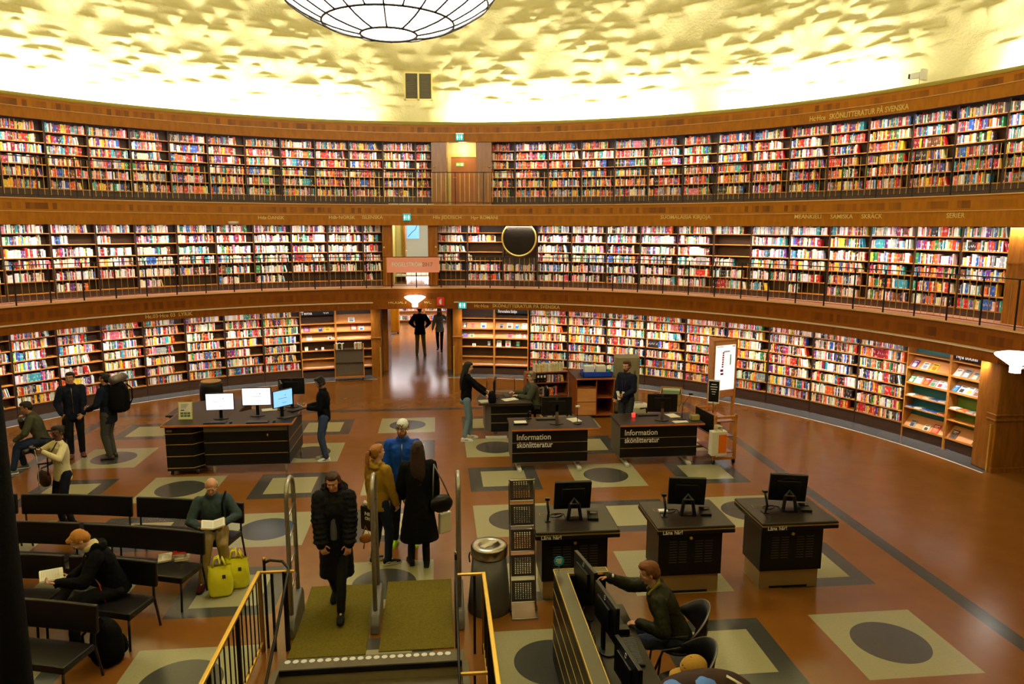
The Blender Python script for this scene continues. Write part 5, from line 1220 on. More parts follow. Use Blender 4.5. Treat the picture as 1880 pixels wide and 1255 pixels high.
def display_case(R,ta,tb,label,rows,backm,lev='ground floor',H=2.14,sign=None,deep=.27):
    t=(ta+tb)/2; wd=2*R*math.tan((tb-ta)/2)-.004; e=thing('display_case',label,'display shelf',rpos(R,t,0),-t,'display cases on the ground floor')
    MB().box(-wd/2,wd/2,deep,deep+.015,.02,H).build('back_panel',backm,e)
    for s_ in(-1,1): x=s_*(wd/2-.013); MB().box(x-.011,x+.011,.0,deep,0,H).build('side_panel',M['shelfwood'],e)
    MB().box(-wd/2+.026,wd/2-.026,.03,deep,0,.20).build('plinth',M['darkwood'],e)
    fr=frame(R,t,0); tilts={}
    for z,kind,top_ in rows:
        MB().box(-wd/2+.0255,wd/2-.0255,.0,deep-.001,z-.022,z).build('shelf',M['shelfwood'],e)
        if kind=='tilt':
            a=atan2(deep-.08,top_-z); n=MB().xprism([(.035,z+.001),(.05,z+.001),(deep-.01,top_),(deep-.02,top_)],-wd/2+.026,wd/2-.026).build('sloping_board',M['display'],e); MB().box(-wd/2+.026,wd/2-.026,.004,.014,z,z+.02).build('book_lip',M['shelfwood'],e)
            tilts[z]=atan2(deep-.055,top_-z)
    if sign: 
        MB().box(-wd/2+.03,wd/2-.03,.02,.04,1.97,2.13).build('sign_board',M['black'],e); flat_text(sign[0],e,sign[1],(sign[2],.012,2.0),'white_letter',h=.10,bold=.02)
        if len(sign)>3: flat_text(sign[3],e,.16,(.18,.012,2.02),'white_letter',h=.05)
    return fr,tilts,wd
def put(fr,tilts,wd,z,u,w,h,cols,label,group):
    a=tilts.get(z)
    if a is None: Mx=fr@Matrix.Translation((u,.05,z+.001))@Matrix.Rotation(-.25,4,'X')
    else: Mx=fr@Matrix.Translation((u,.016,z+.002))@Matrix.Rotation(-a,4,'X')
    cover_book(Mx,label,w,h,cols,group)
bd=bounds([552,617,684],620,R1)
g='face-out books left of the hall doorway'
ta=display_case(R1,bd[0],bd[1],'display case with black Tema sign left of the hall doorway',[(.30,'tilt',.58),(.61,'flat',0),(.87,'flat',0),(1.18,'tilt',1.42),(1.45,'tilt',1.68),(1.71,'flat',0)],M['darkwood'],sign=('Tema',.34,-.50,'Ny lyrik'))
tb_=display_case(R1,bd[1],bd[2],'display case behind the book cart, right of the Tema one',[(.30,'tilt',.58),(.61,'flat',0),(.87,'flat',0),(1.18,'tilt',1.42),(1.45,'tilt',1.68),(1.71,'tilt',1.95)],M['darkwood'])
def pxput(unit,R,ta_,tb2,px,z,w,h,cols,label,g):
    fr,ti,wd=unit; t=(ta_+tb2)/2; a=th(px,610,R-.05)-t; u=R*math.tan(a); put(fr,ti,wd,z,max(-wd/2+.12,min(wd/2-.12,u)),w,h,cols,label,g)
for px,z,w,h,c,l in((563.6,1.45,.19,.24,('purple','pink'),'purple face-out book'),(589,1.45,.12,.16,('blue','black'),'small blue face-out book'),(602,1.45,.17,.22,('yellow','orange'),'yellow face-out book'),(568,1.18,.16,.21,('white','grey'),'white face-out book below the purple one'),(606,1.18,.12,.17,('white','black'),'small white face-out book right of centre'),(562,.87,.10,.13,('cream','white'),'small cream card left on the flat shelf'),(580,.87,.07,.07,('grey','white'),'tiny grey card on the flat shelf'),(592,.87,.07,.09,('white','grey'),'tiny white card on the flat shelf')):
    pxput(ta,R1,bd[0],bd[1],px,z,w,h,c,l+' in the Tema display case',g)
for px,z,w,h,c,l in((650,1.45,.22,.26,('red','cream'),'red bordered face-out poster'),(664,1.45,.16,.17,('white','blue'),'white face-out book beside the red poster'),(646,1.71,.20,.20,('white','grey'),'white leaflet at the top')):
    pxput(tb_,R1,bd[1],bd[2],px,z,w,h,c,l+' in the case above the book cart',g)
bd2=bounds([845,907,970],620,R1); g='face-out books right of the hall doorway'
rw=[(.30,'tilt',.55),(.58,'flat',0),(.90,'flat',0),(1.18,'tilt',1.42),(1.48,'tilt',1.72),(1.82,'flat',0)]
tc=display_case(R1,bd2[0],bd2[1],'display case just right of the hall doorway',rw,M['darkwood']); td=display_case(R1,bd2[1],bd2[2],'display case with black Personalens lästips sign',rw,M['darkwood'],sign=('Personalens lästips',.60,-.42))
for px,z,w,h,c,l in((852.5,1.48,.13,.22,('black','white'),'black and white patterned'),(867,1.48,.14,.20,('pink','orange'),'pale pink'),(887,1.48,.17,.22,('white','blue'),'white with a blue base'),(853.5,1.18,.16,.20,('blue','purple'),'bright blue'),(865.5,1.18,.13,.19,('cream','green'),'cream with green'),(869.5,.90,.11,.09,('white','grey'),'small low white'),(897,.90,.11,.18,('black','grey'),'black')):
    pxput(tc,R1,bd2[0],bd2[1],px,z,w,h,c,l+' face-out book in the case just right of the hall doorway',g)
for px,z,w,h,c,l in((919.5,1.48,.14,.20,('grey','black'),'grey photo'),(934.5,1.48,.18,.23,('white','brown'),'white and brown'),(948,1.48,.13,.20,('teal','blue'),'teal'),(961.5,1.48,.17,.23,('white','cream'),'white'),(935,1.18,.18,.22,('pink','red'),'pink and white'),(950.3,1.18,.15,.21,('cream','grey'),'cream'),(962,1.18,.13,.20,('crimson','white'),'dark red'),(915,.90,.15,.20,('white','cream'),'white'),(931.5,.90,.16,.20,('white','red'),'white and red photo'),(950,.90,.13,.19,('black','green'),'dark green')):
    pxput(td,R1,bd2[1],bd2[2],px,z,w,h,c,'%s face-out book, %s row, under the Personalens lästips sign'%(l,{1.48:'upper',1.18:'middle',.90:'lower'}[z]),g)
M['tealback']=plain('teal_back_panel',(.01,.14,.15),.5); M['greenback']=plain('green_back_panel',(.10,.20,.01),.5)
bd3=[D(70.75),D(75.75),D(81.0)]; g='face-out books in the new books display'
te=display_case(R1,bd3[0],bd3[1],'display case with a teal back in the new books section',[(.25,'tilt',.50),(.70,'flat',0),(.97,'flat',0),(1.26,'tilt',1.48),(1.60,'tilt',1.84),(1.93,'flat',0)],M['tealback'])
tf=display_case(R1,bd3[1],bd3[2],'display case with a green back under the Nya böcker sign',[(.25,'tilt',.50),(.66,'flat',0),(.90,'flat',0),(1.26,'tilt',1.48),(1.60,'tilt',1.84),(1.93,'flat',0)],M['greenback'],sign=('Nya böcker',.52,-.44))
for i,(z,u,w,h,c,l) in enumerate(((1.60,-.38,.15,.22,('purple','white'),'purple'),(1.60,-.12,.15,.21,('white','grey'),'white and grey'),(1.60,.10,.15,.22,('yellow','orange'),'yellow'),(1.26,-.42,.13,.20,('green','cream'),'dark green'),(1.26,-.26,.15,.22,('white','cream'),'white'),(1.26,-.06,.15,.23,('red','orange'),'red'),(1.26,.11,.14,.20,('grey','green'),'grey-green'),(1.26,.27,.14,.22,('white','red'),'red on white'),(1.26,.41,.14,.22,('white','grey'),'plain white'),(.25,-.30,.14,.21,('grey','black'),'grey'),(.25,.05,.13,.18,('cream','black'),'cream and black'),(.25,.26,.16,.24,('red','orange'),'red-orange'))):
    put(*te,z,u,w,h,c,'%s face-out book on the %s sloping board of the teal-backed display'%(l,{1.60:'top',1.26:'middle',.25:'bottom'}[z]),g)
for i,(z,u,w,h,c,l) in enumerate(((1.60,-.42,.15,.20,('white','cream'),'white'),(1.60,-.23,.17,.24,('grey','white'),'silver grey'),(1.60,-.02,.14,.21,('grey','cream'),'light grey'),(1.60,.18,.16,.22,('brown','red'),'brown-red'),(1.60,.38,.15,.22,('pink','purple'),'pink'),(1.26,-.44,.12,.20,('blue','teal'),'blue'),(1.26,-.29,.15,.22,('white','black'),'white photo'),(1.26,-.12,.15,.23,('white','yellow'),'white and yellow'),(1.26,.05,.15,.21,('grey','brown'),'grey photo'),(1.26,.22,.15,.23,('orange','yellow'),'orange'),(1.26,.43,.12,.22,('cream','white'),'cream'),(.25,-.38,.16,.24,('brown','black'),'brown with a dark circle'),(.25,.14,.11,.20,('black','grey'),'black'),(.25,.36,.22,.25,('cream','red'),'cream with a red shape'))):
    put(*tf,z,u,w,h,c,'%s face-out book on the %s sloping board of the green-backed display'%(l,{1.60:'top',1.26:'middle',.25:'bottom'}[z]),g)
for nm,(fr,ti,wd),zz in(('teal-backed',te,(.70,.97)),('green-backed',tf,(.90,))):
    for z in zz:
        for k in range(5):
            c=random.choice(['white','grey','cream','orange','blue','white']); q=thing('book','%s book lying flat on the %s flat shelf of the %s display, %s'%(c,'lower' if z==.70 else 'upper',nm,NUM[k]),'book',(0,0,0),0,'books lying flat in the new books display')
            q.matrix_world=fr@Matrix.Translation((-wd/2+.14+k*.19,.10,z+.001))@Matrix.Rotation(random.uniform(-.1,.1),4,'Z')
            MB().box(-.075,.075,-.09,.11,0,.004).box(-.075,.075,-.09,.11,.021,.025).build('cover',cmat(c),q); MB().box(-.072,.072,-.087,.107,.004,.021).build('page_block',M['paper'],q)
# books on the bench, bags, backpack
def lying_book(loc,rz,w,d,t,c,label,group=None,c2='white'):
    q=thing('book',label,'book',loc,rz,group); MB().box(-w/2,w/2,-d/2,d/2,0,.003).box(-w/2,w/2,-d/2,d/2,t-.003,t).box(-w/2,-w/2+.004,-d/2,d/2,0,t).build('cover',cmat(c),q); MB().box(-w/2+.004,w/2-.004,-d/2+.004,d/2-.004,.003,t-.003).build('page_block',M['paper'],q)
    MB().box(-w*.2,w*.3,-d*.3,d*.3,t,t+.001).build('cover_picture',cmat(c2),q); return q
p=at(322,1022,.46)
lying_book((p.x-.12,p.y-.03,.461),.3,.16,.24,.02,'cream','cream book lying alone at the left of the pile on the second row bench','books on the second row bench')
lying_book((p.x+.10,p.y-.02,.461),.2,.17,.23,.03,'cream','pale thick book at the bottom of the pile on the bench','books on the second row bench','grey')
lying_book((p.x+.08,p.y+.0,.492),-.1,.16,.22,.03,'white','white book in the middle of the pile on the bench','books on the second row bench','black')
lying_book((p.x+.07,p.y+.0,.523),.15,.16,.23,.03,'red','red and black book on top of the pile on the bench','books on the second row bench','black')
def cloth_finish(o,s=.012,sc=.12):
    t=bpy.data.textures.new('folds','CLOUDS'); t.noise_scale=sc; m=o.modifiers.new('folds','DISPLACE'); m.texture=t; m.strength=s; m.texture_coords='GLOBAL'; return o
M['yellowbag']=plain('yellow_plastic_bag',(.90,.84,.03),.3,0,.5,.12,15)
def carrier(label,x,y,rz,w=.15,h=.40):
    e=thing('carrier_bag',label,'bag',(x,y,0),rz,'yellow plastic carrier bags'); v=[];f=[];n=24; lv=[(0,.8,.9),(.02,1,1),(.15,1.05,1.05),(.28,.98,.9),(h*.85,.9,.5),(h,.95,.30)]
    for z,a,b in lv:
        for k in range(n):
            t=2*pi*k/n; rr=1+.05*sin(5*t+z*17)+.03*sin(9*t-z*30); v.append((w*a*rr*(abs(cos(t))**.6)*(1 if cos(t)>=0 else -1),.10*b*rr*(abs(sin(t))**.6)*(1 if sin(t)>=0 else -1),z))
    for i in range(len(lv)-1):
        for k in range(n): f.append((i*n+k,i*n+(k+1)%n,(i+1)*n+(k+1)%n,(i+1)*n+k))
    f.append(tuple(range(n))[::-1]); cloth_finish(MB().add(v,f).build('bag_body',M['yellowbag'],e,True,sub=1),.015,.08)
    for s_ in(-1,1): MB().tube([(-w*.55,s_*.025,h-.01),(-w*.35,s_*.03,h+.10),(-w*.1,s_*.028,h+.12),(0,s_*.02,h+.02),(w*.2,s_*.028,h+.10),(w*.5,s_*.025,h-.01)],.014,8).build('handle',M['yellowbag'],e,True)
    MB().box(.03,.07,-.108,-.104,.26,.31).build('printed_mark',M['screentext'],e)
p=at(405,1088,0); carrier('yellow plastic carrier bag at the old man\'s feet, left one',p.x+.02,p.y-.04,.25); p=at(432,1075,0); carrier('yellow plastic carrier bag at the old man\'s feet, right one',p.x+.04,p.y-.01,.1)
def backpack(label,loc,rz,w=.17,d=.13,h=.5,m='blackfab',grp=None,roll=None):
    e=thing('backpack',label,'backpack',loc,rz,grp); v=[];f=[];n=24; lv=[(0,.8,.85),(.03,1,1),(h*.4,1.02,1.1),(h*.75,.95,.9),(h*.93,.75,.6),(h,.35,.3)]
    for z,a,b in lv:
        for k in range(n):
            t=2*pi*k/n; v.append((w*a*(abs(cos(t))**.7)*(1 if cos(t)>=0 else -1),d*b*(abs(sin(t))**.7)*(1 if sin(t)>=0 else -1),z))
    for i in range(len(lv)-1):
        for k in range(n): f.append((i*n+k,i*n+(k+1)%n,(i+1)*n+(k+1)%n,(i+1)*n+k))
    f.append(tuple(range(n))[::-1]); f.append(tuple((len(lv)-1)*n+k for k in range(n)))
    cloth_finish(MB().add(v,f).build('main_bag',M[m],e,True,sub=1),.02,.1)
    cloth_finish(MB().ell((0,-d-.0,h*.3),w*.8,.06,h*.24,16).build('front_pocket',M[m],e,True),.01,.07)
    for s_ in(-1,1): MB().tube([(s_*.07,d*.8,h*.9),(s_*.09,d+.06,h*.75),(s_*.10,d+.05,h*.4),(s_*.09,d*.7,h*.08)],.014,6).build('shoulder_strap',M[m],e,True)
    MB().tube([(-.04,d*.3,h-.01),(0,d*.3,h+.04),(.04,d*.3,h-.01)],.01,6).build('top_loop',M[m],e,True)
    MB().box(.045,.05,-d-.065,-d-.04,h*.12,h*.5).build('reflective_strip',M['steel'],e)
    if roll: MB().tube([(-w*1.05,0,h+.06),(w*1.05,0,h+.06)],.085,14).build('rolled_mat',M['greymetal'],e,True)
    return e
backpack('black backpack standing on the floor by the front row bench',(-2.82,-3.44,0),2.5,.17,.14,.50)
# ---- posts at the far left in the foreground
q=at(55,1150,1.9)
s=MB(); s.lathe([(.17,0),(.17,.06),(.10,.10),(.085,.2),(.085,5.2),(.0,5.2)],28); o=s.build('dark_column',M['blackfab'],loc=(-1.57,-7.15,0),smooth=True); tag(o,'tall near-black round column rising at the left edge of the foreground','column')
s=MB(); s.lathe([(.2,0),(.2,.06),(.13,.12),(.12,.2),(.12,2.35),(.0,2.36)],28); o=s.build('grey_column',M['greymetal'],loc=(-1.95,-7.35,0),smooth=True); tag(o,'dark grey shorter column at the far lower left corner','column')
# ---------------------------------------------------------------- people
SK={'fair':(.60,.30,.19),'pale':(.68,.38,.27),'tan':(.42,.20,.11),'dark':(.12,.045,.025)}
def skin(n):
    k='skin_'+n
    if k not in M: M[k]=plain(k,SK[n],.5,0,.4,.06,18)
    return M[k]
def fab(n,c,r=.85,b=.25,sc=120,sp=.12):
    if n not in M: M[n]=plain(n,c,r,0,sp,.2,sc,b)
    return M[n]
def _cap(mb,a,b,ra,rb,n=12):
    a=Vector(a);b=Vector(b);d=b-a;L=d.length
    if L<1e-5: return mb.ell(a,ra,ra,ra,n)
    d/=L; P=[];R=[]
    for t in(1,.87,.5): P.append(a-d*ra*t); R.append(ra*sqrt(max(0,1-t*t))+1e-4)
    for i in range(5): P.append(a+d*L*i/4); R.append(ra+(rb-ra)*i/4)
    for t in(.5,.87,1): P.append(b+d*rb*t); R.append(rb*sqrt(max(0,1-t*t))+1e-4)
    return mb.tube(P,R,n)
def _loft(mb,secs,X,n=20):
    """secs: (centre, half width, half depth, forward dir); closed tube"""
    v=[];f=[]; X=Vector(X)
    for c,w,d,Y in secs:
        c=Vector(c);Y=Vector(Y)
        for k in range(n):
            t=2*pi*k/n; cx=cos(t);sy=sin(t); v.append(c+X*(w*abs(cx)**.85*(1 if cx>=0 else -1))+Y*(d*abs(sy)**.9*(1 if sy>=0 else -1)))
    m=len(secs)
    for i in range(m-1):
        for k in range(n): f.append((i*n+k,i*n+(k+1)%n,(i+1)*n+(k+1)%n,(i+1)*n+k))
    f.append(tuple(range(n))[::-1]); f.append(tuple((m-1)*n+k for k in range(n)))
    return mb.add(v,f)
def fuse(mb,name,mat,parent,vox=.010,it=3,fold=0.,fs=.06,loc=None):
    o=mb.build('tmp',mat); m=o.modifiers.new('r','REMESH'); m.mode='VOXEL'; m.voxel_size=vox; m.use_smooth_shade=True
    if it: s=o.modifiers.new('s','SMOOTH'); s.factor=.5; s.iterations=it
    if fold:
        t=bpy.data.textures.get('cloth%.3f'%fs) or bpy.data.textures.new('cloth%.3f'%fs,'CLOUDS'); t.noise_scale=fs; t.noise_depth=2
        d=o.modifiers.new('d','DISPLACE'); d.texture=t; d.strength=fold; d.mid_level=.5; d.texture_coords='LOCAL'
    bpy.context.view_layer.update(); me=bpy.data.meshes.new_from_object(o.evaluated_get(bpy.context.evaluated_depsgraph_get()))
    old=o.data; bpy.data.objects.remove(o); bpy.data.meshes.remove(old); me.name=name
    if not me.materials: me.materials.append(mat)
    q=bpy.data.objects.new(name,me); COL.objects.link(q); q.parent=parent
    return q
def ik(a,b,l1,l2,pole):
    a=Vector(a);b=Vector(b);d=b-a;L=d.length; L2=min(L,(l1+l2)*.998); dn=d/L if L>0 else Vector((0,0,1))
    x=(l1*l1-l2*l2+L2*L2)/(2*L2); h=sqrt(max(0,l1*l1-x*x)); p=Vector(pole); p=p-dn*p.dot(dn)
    if p.length<1e-4: p=Vector((0,1,0))-dn*dn.y
    return a+dn*x+p.normalized()*h, a+dn*L2
def hand(mb,W,d,n,side,s,curl=.35):
    d=Vector(d).normalized(); n=Vector(n); n=(n-d*n.dot(d)).normalized(); l=d.cross(n)*side
    k=s
    for i in range(4):
        o=(-.028+.0187*i)*k; _cap(mb,W+d*.012*k+l*o*.7,W+d*.085*k+l*o,.013*k,.0115*k,8)
    L=[.068,.078,.073,.056]
    for i in range(4):
        p=W+d*.085*k+l*((.030-.020*i)*k); a=curl*.4; dd=d.copy()
        for j,fr in enumerate((.45,.32,.23)):
            a+=curl*(.8 if j else .55); dd=(d*cos(a)+n*sin(a)+l*(.05*(1.5-i))).normalized(); q=p+dd*L[i]*fr*k; _cap(mb,p,q,.0092*k-.0006*j,.0086*k-.0008*j,8); p=q
    p=W+d*.025*k+l*.030*k; q=p+(d*.55+l*.75+n*.25).normalized()*.038*k; _cap(mb,p,q,.0125*k,.0105*k,8); r=q+(d*.85+l*.25+n*.45).normalized()*.034*k; _cap(mb,q,r,.0105*k,.009*k,8)
def person(label,loc,face,H=1.75,female=False,skn='fair',seat=None,pelvis=None,lean=(0,.03,1),twist=0.,look=(0,1,0),headtilt=(0,.05,1),
           wr=None,pole=None,hdir=None,hn=None,curl=(.4,.4),an=None,kpole=None,toe=None,top=None,legs=None,shoes=None,hair=None,vox=.009,build=1.,extras=None):
    k=H/1.75; e=thing('person',label,'person',loc,lookz(face)); b=build*(.92 if female else 1.)
    P=Vector(pelvis if pelvis else (0,0,.952*k)); up_=Vector(lean).normalized()
    X0=Vector((1,0,0)); X=Vector((cos(twist),sin(twist),0)); X=(X-up_*X.dot(up_)).normalized(); Y=up_.cross(X)
    C=P+up_*.50*k; N=C+up_*.045*k; SH=[C-X*.175*k*b-up_*.03*k,C+X*.175*k*b-up_*.03*k]
    ht=Vector(headtilt).normalized(); HC=N+ht*.150*k; lf=Vector(look).normalized(); lf=(lf-ht*lf.dot(ht)).normalized(); lx=lf.cross(ht).normalized()
    hr=Matrix((lx,lf,ht)).transposed()
    def hd(x,y,z): return HC+(lx*x+lf*y+ht*z)*k
    HP=[P+Vector((-.09*k,0,-.02*k)),P+Vector((.09*k,0,-.02*k))]
    wr=wr or [(-.26*k,.06,.80*k),(.26*k,.06,.80*k)]; pole=pole or [(-.4,-1,-.2),(.4,-1,-.2)]
    an=an or [(-.10,-.02,.085),(.10,.02,.085)]; kpole=kpole or [(0,1,0),(0,1,0)]
    EL=[];WR=[];KN=[];AN=[]
    for i in range(2):
        q,w_=ik(SH[i],wr[i],.285*k,.255*k,pole[i]); EL.append(q); WR.append(w_)
        q,w_=ik(HP[i],an[i],.43*k,.43*k,kpole[i]); KN.append(q); AN.append(w_)
    hdir=hdir or [None,None]; hn=hn or [(.6,0,-.2),(-.6,0,-.2)]
    HD=[Vector(hdir[i]).normalized() if hdir[i] else (WR[i]-EL[i]).normalized() for i in range(2)]
    toe=toe or [(-.15,1,0),(.15,1,0)]
    # body: one continuous surface
    mb=MB()
    _loft(mb,[(P-up_*.06*k,.12*k*b,.085*k,Y),(P+up_*.04*k,.135*k*b,.095*k,Y),(P+up_*.16*k,.115*k*b,.085*k,Y),(P+up_*.33*k,.145*k*b,.105*k,Y),(P+up_*.46*k,.15*k*b,.10*k,Y),(P+up_*.515*k,.08*k*b,.06*k,Y)],X)
    _cap(mb,N-up_*.03*k,HC-ht*.06*k+lf*-.005*k,.052*k,.050*k)
    mb.ell(hd(0,-.008,.028),.073*k,.092*k,.088*k,18,rot=hr); mb.ell(hd(0,.022,-.03),.060*k,.066*k,.082*k,16,rot=hr); mb.ell(hd(0,.055,-.088),.030*k,.026*k,.024*k,12,rot=hr); mb.ell(hd(0,.012,-.07),.050*k,.052*k,.030*k,12,rot=hr)
    _cap(mb,hd(0,.083,.012),hd(0,.103,-.024),.009*k,.013*k,8); mb.ell(hd(0,.080,.028),.045*k,.014*k,.010*k,12,rot=hr); mb.ell(hd(0,.082,-.058),.022*k,.010*k,.009*k,10,rot=hr)
    for s_ in(-1,1): mb.ell(hd(s_*.074,-.008,-.008),.010*k,.019*k,.031*k,10,rot=hr); mb.ell(hd(s_*.036,.062,-.022),.022*k,.020*k,.022*k,10,rot=hr)
    for i in range(2):
        _cap(mb,SH[i],EL[i],.045*k,.038*k,10); _cap(mb,EL[i],WR[i],.038*k,.026*k,10); _cap(mb,C,SH[i],.05*k,.05*k,10)
        _cap(mb,HP[i],KN[i],.07*k,.05*k,12); _cap(mb,KN[i],AN[i],.05*k,.036*k,12); _cap(mb,AN[i],AN[i]+Vector(toe[i]).normalized()*.07*k-Vector((0,0,.03)),.028*k,.020*k,8)
        hand(mb,WR[i]-HD[i]*.004,HD[i],hn[i],(1 if i==0 else -1)*-1,k,curl[i])
    fuse(mb,'body',skin(skn),e,vox*.8,2)
    # face details
    s=MB()
    for s_ in(-1,1): s.ell(hd(s_*.031,.079,.008),.0135*k,.008*k,.0075*k,10,rot=hr)
    s.build('eyes',fab('eye_white',(.55,.5,.45),.3),e,True)
    s=MB()
    for s_ in(-1,1): s.ell(hd(s_*.031,.0865,.008),.006*k,.003*k,.006*k,8,rot=hr)
    s.build('irises',fab('iris_dark',(.02,.012,.008),.2),e,True)
    hc=(hair or {}).get('col',(.03,.015,.008)); s=MB()
    for s_ in(-1,1): _cap(s,hd(s_*.016,.091,.027),hd(s_*.048,.080,.029),.0042*k,.003*k,6)
    s.build('eyebrows',fab('hair_%d_%d'%(hc[0]*1000,hc[1]*1000),hc,.6,.5,200,.3),e,True)
    s=MB(); _cap(s,hd(-.021,.087,-.056),hd(.021,.087,-.056),.0045*k,.0045*k,6); s.build('lips',fab('lips',(.35,.08,.06),.5),e,True)
    HM=fab('hair_%d_%d'%(hc[0]*1000,hc[1]*1000),hc,.6,.5,200,.3)
    if hair:
        st=hair['st']; mb=MB()
        if st!='bald':
            mb.ell(hd(0,-.022,.038),.079*k,.092*k,.083*k,18,rot=hr); mb.ell(hd(0,-.050,-.005),.073*k,.064*k,.080*k,16,rot=hr)
            if st=='quiff': mb.ell(hd(0,.055,.082),.045*k,.040*k,.030*k,14,rot=hr)
            if st in('short','curly'): mb.ell(hd(0,.02,.085),.070*k,.070*k,.040*k,14,rot=hr)
            for s_ in(-1,1): mb.ell(hd(s_*.070,-.015,.030),.014*k,.045*k,.045*k,10,rot=hr)
        else:
            mb.ell(hd(0,-.055,.0),.079*k,.055*k,.055*k,14,rot=hr)
            for s_ in(-1,1): mb.ell(hd(s_*.070,-.025,.018),.013*k,.042*k,.035*k,10,rot=hr)
        if st=='curly':
            rr=random.Random(5)
            for q in range(46):
                a=rr.uniform(-.3,pi+.3); z=rr.uniform(-.06,.11); mb.ell(hd(.080*cos(a),-.085*sin(a)*.9+.0,z),.026*k,.026*k,.026*k,8)
        if st in('long','bob','pony'): mb.ell(hd(0,.018,.078),.066*k,.068*k,.042*k,14,rot=hr)
        if st in('long','bob'):
            L=hair.get('len',.35)
            for s_ in(-1,1): _cap(mb,hd(s_*.068,-.02,.0),hd(s_*.082,-.025,-.15 if st=='long' else -.11),.024*k,.028*k,10)
            bk=[(hd(0,-.06,.03),.080*k,.050*k,lf),(hd(0,-.075,-.08),.090*k,.045*k,lf),(hd(0,-.095,-.19),.105*k,.040*k,lf)]
            base=hd(0,-.10,-.19)
            if st=='long': bk+=[(base-up_*(L*.5)-Y*.02,.100*k,.032*k,Y),(base-up_*L-Y*.015,.055*k,.020*k,Y)]
            _loft(mb,bk,lx)
        if st=='pony':
            p0=hd(0,-.10,.05); p1=hd(0,-.15,.02); p2=hd(0,-.165,-.09); p3=hd(0,-.14,-.22); _cap(mb,p0,p1,.022*k,.03*k); _cap(mb,p1,p2,.030*k,.034*k); _cap(mb,p2,p3,.034*k,.012*k)
        if hair.get('beard'):
            mb2=MB(); mb2.ell(hd(0,.050,-.088),.050*k,.042*k,.040*k,12,rot=hr)
            for s_ in(-1,1): mb2.ell(hd(s_*.052,.022,-.055),.014*k,.030*k,.040*k,8,rot=hr)
            _cap(mb2,hd(-.022,.091,-.044),hd(.022,.091,-.044),.006*k,.006*k,6); fuse(mb2,'beard',HM,e,.008,2,.006,.02)
        o=fuse(mb,'hair',HM,e,.010,3,.012,.018 if st!='curly' else .03)
    # clothing
    if top:
        c=top; tm=c['m']; th_=c.get('th',.022); puff=c.get('puff',0); hem=c.get('hem',-.08); sl=c.get('sleeve',1.); fl=c.get('flare',0)
        mb=MB(); T=th_
        secs=[]
        # hem direction: hangs straight down when standing, follows the torso when seated
        dn=Vector((0,0,-1)) if seat is None else -up_
        if hem<-.12:
            n_=4
            for q in range(n_,0,-1):
                u=q/n_; cc=P+dn*(-hem)*u*k; secs.append((cc,(.150+fl*u)*k*b+T,(.115+fl*.8*u)*k+T,Y if seat else Vector((0,1,0))))
        else: secs.append((P+up_*hem*k,.145*k*b+T,.105*k+T,Y))
        secs+=[(P+up_*.04*k,.145*k*b+T,.105*k+T,Y),(P+up_*.16*k,.130*k*b+T,.100*k+T,Y),(P+up_*.33*k,.155*k*b+T,.118*k+T,Y),(P+up_*.45*k,.160*k*b+T*.8,.108*k+T*.6,Y),(P+up_*.51*k,.105*k*b+T*.5,.07*k+T*.4,Y),(N+up_*.012*k,.06*k+T*.3,.055*k+T*.3,Y)]
        _loft(mb,secs,X)
        for i in range(2):
            w2=EL[i]+(WR[i]-EL[i])*min(1,sl*.97); _cap(mb,C-up_*.02*k,SH[i],.055*k+T*.5,.055*k+T*.6,12); _cap(mb,SH[i],EL[i],.052*k+T,.046*k+T*.9,14); _cap(mb,EL[i],w2,.045*k+T*.9,.033*k+T*.6,14)
            if puff:
                for q in range(5):
                    z=SH[i].lerp(EL[i],(q+.5)/5); mb.ell(z,.058*k+T,.058*k+T,.036*k,12)
                for q in range(4):
                    z=EL[i].lerp(w2,(q+.5)/4); mb.ell(z,.048*k+T,.048*k+T,.032*k,12)
        if c.get('collar'):
            _loft(mb,[(N-up_*.02*k,.075*k+T*.4,.070*k+T*.4,Y),(N+up_*.03*k+lf*.0,.070*k+T*.3,.066*k+T*.3,Y)],X)
        if c.get('hood'):
            hb=N-Y*.08*k-up_*.03*k; _loft(mb,[(hb-up_*.06*k,.09*k,.04*k,Y),(hb-up_*.01*k-Y*.02,.115*k,.055*k,Y),(hb+up_*.035*k-Y*.01,.09*k,.045*k,Y)],X)
            for s_ in(-1,1): _cap(mb,N+X*s_*.09*k-Y*.05*k+up_*.02*k,N+X*s_*.05*k+Y*.06*k-up_*.02*k,.035*k,.025*k)
        fuse(mb,c.get('name','jacket'),tm,e,.012,3,c.get('fold',.016),c.get('fs',.07))
        if c.get('front'):   # open front showing another garment
            fm=c['front']; s=MB(); _loft(s,[(P+up_*.0*k+Y*(.07*k+T),.05*k,.052*k,Y),(P+up_*.2*k+Y*(.065*k+T),.045*k,.05*k,Y),(P+up_*.40*k+Y*(.058*k+T*.8),.05*k,.055*k,Y),(N+Y*.035*k-up_*.01*k,.045*k,.038*k,Y)],X); fuse(s,'shirt_front',fm,e,.010,3,.006,.05)
        if c.get('zip'):
            s=MB(); s.tube([P+up_*z*k+Y*(d_*k+T+.006) for z,d_ in((.0,.108),(.16,.103),(.33,.121),(.44,.110),(.50,.078))],.006,6); s.build('zip',c['zip'],e,True)
        if c.get('cuff'):
            for i in range(2): s=MB(); w2=EL[i]+(WR[i]-EL[i])*.97; _cap(s,w2,w2+(WR[i]-EL[i]).normalized()*.02,.036*k,.034*k,10); s.build('cuff',c['cuff'],e,True)
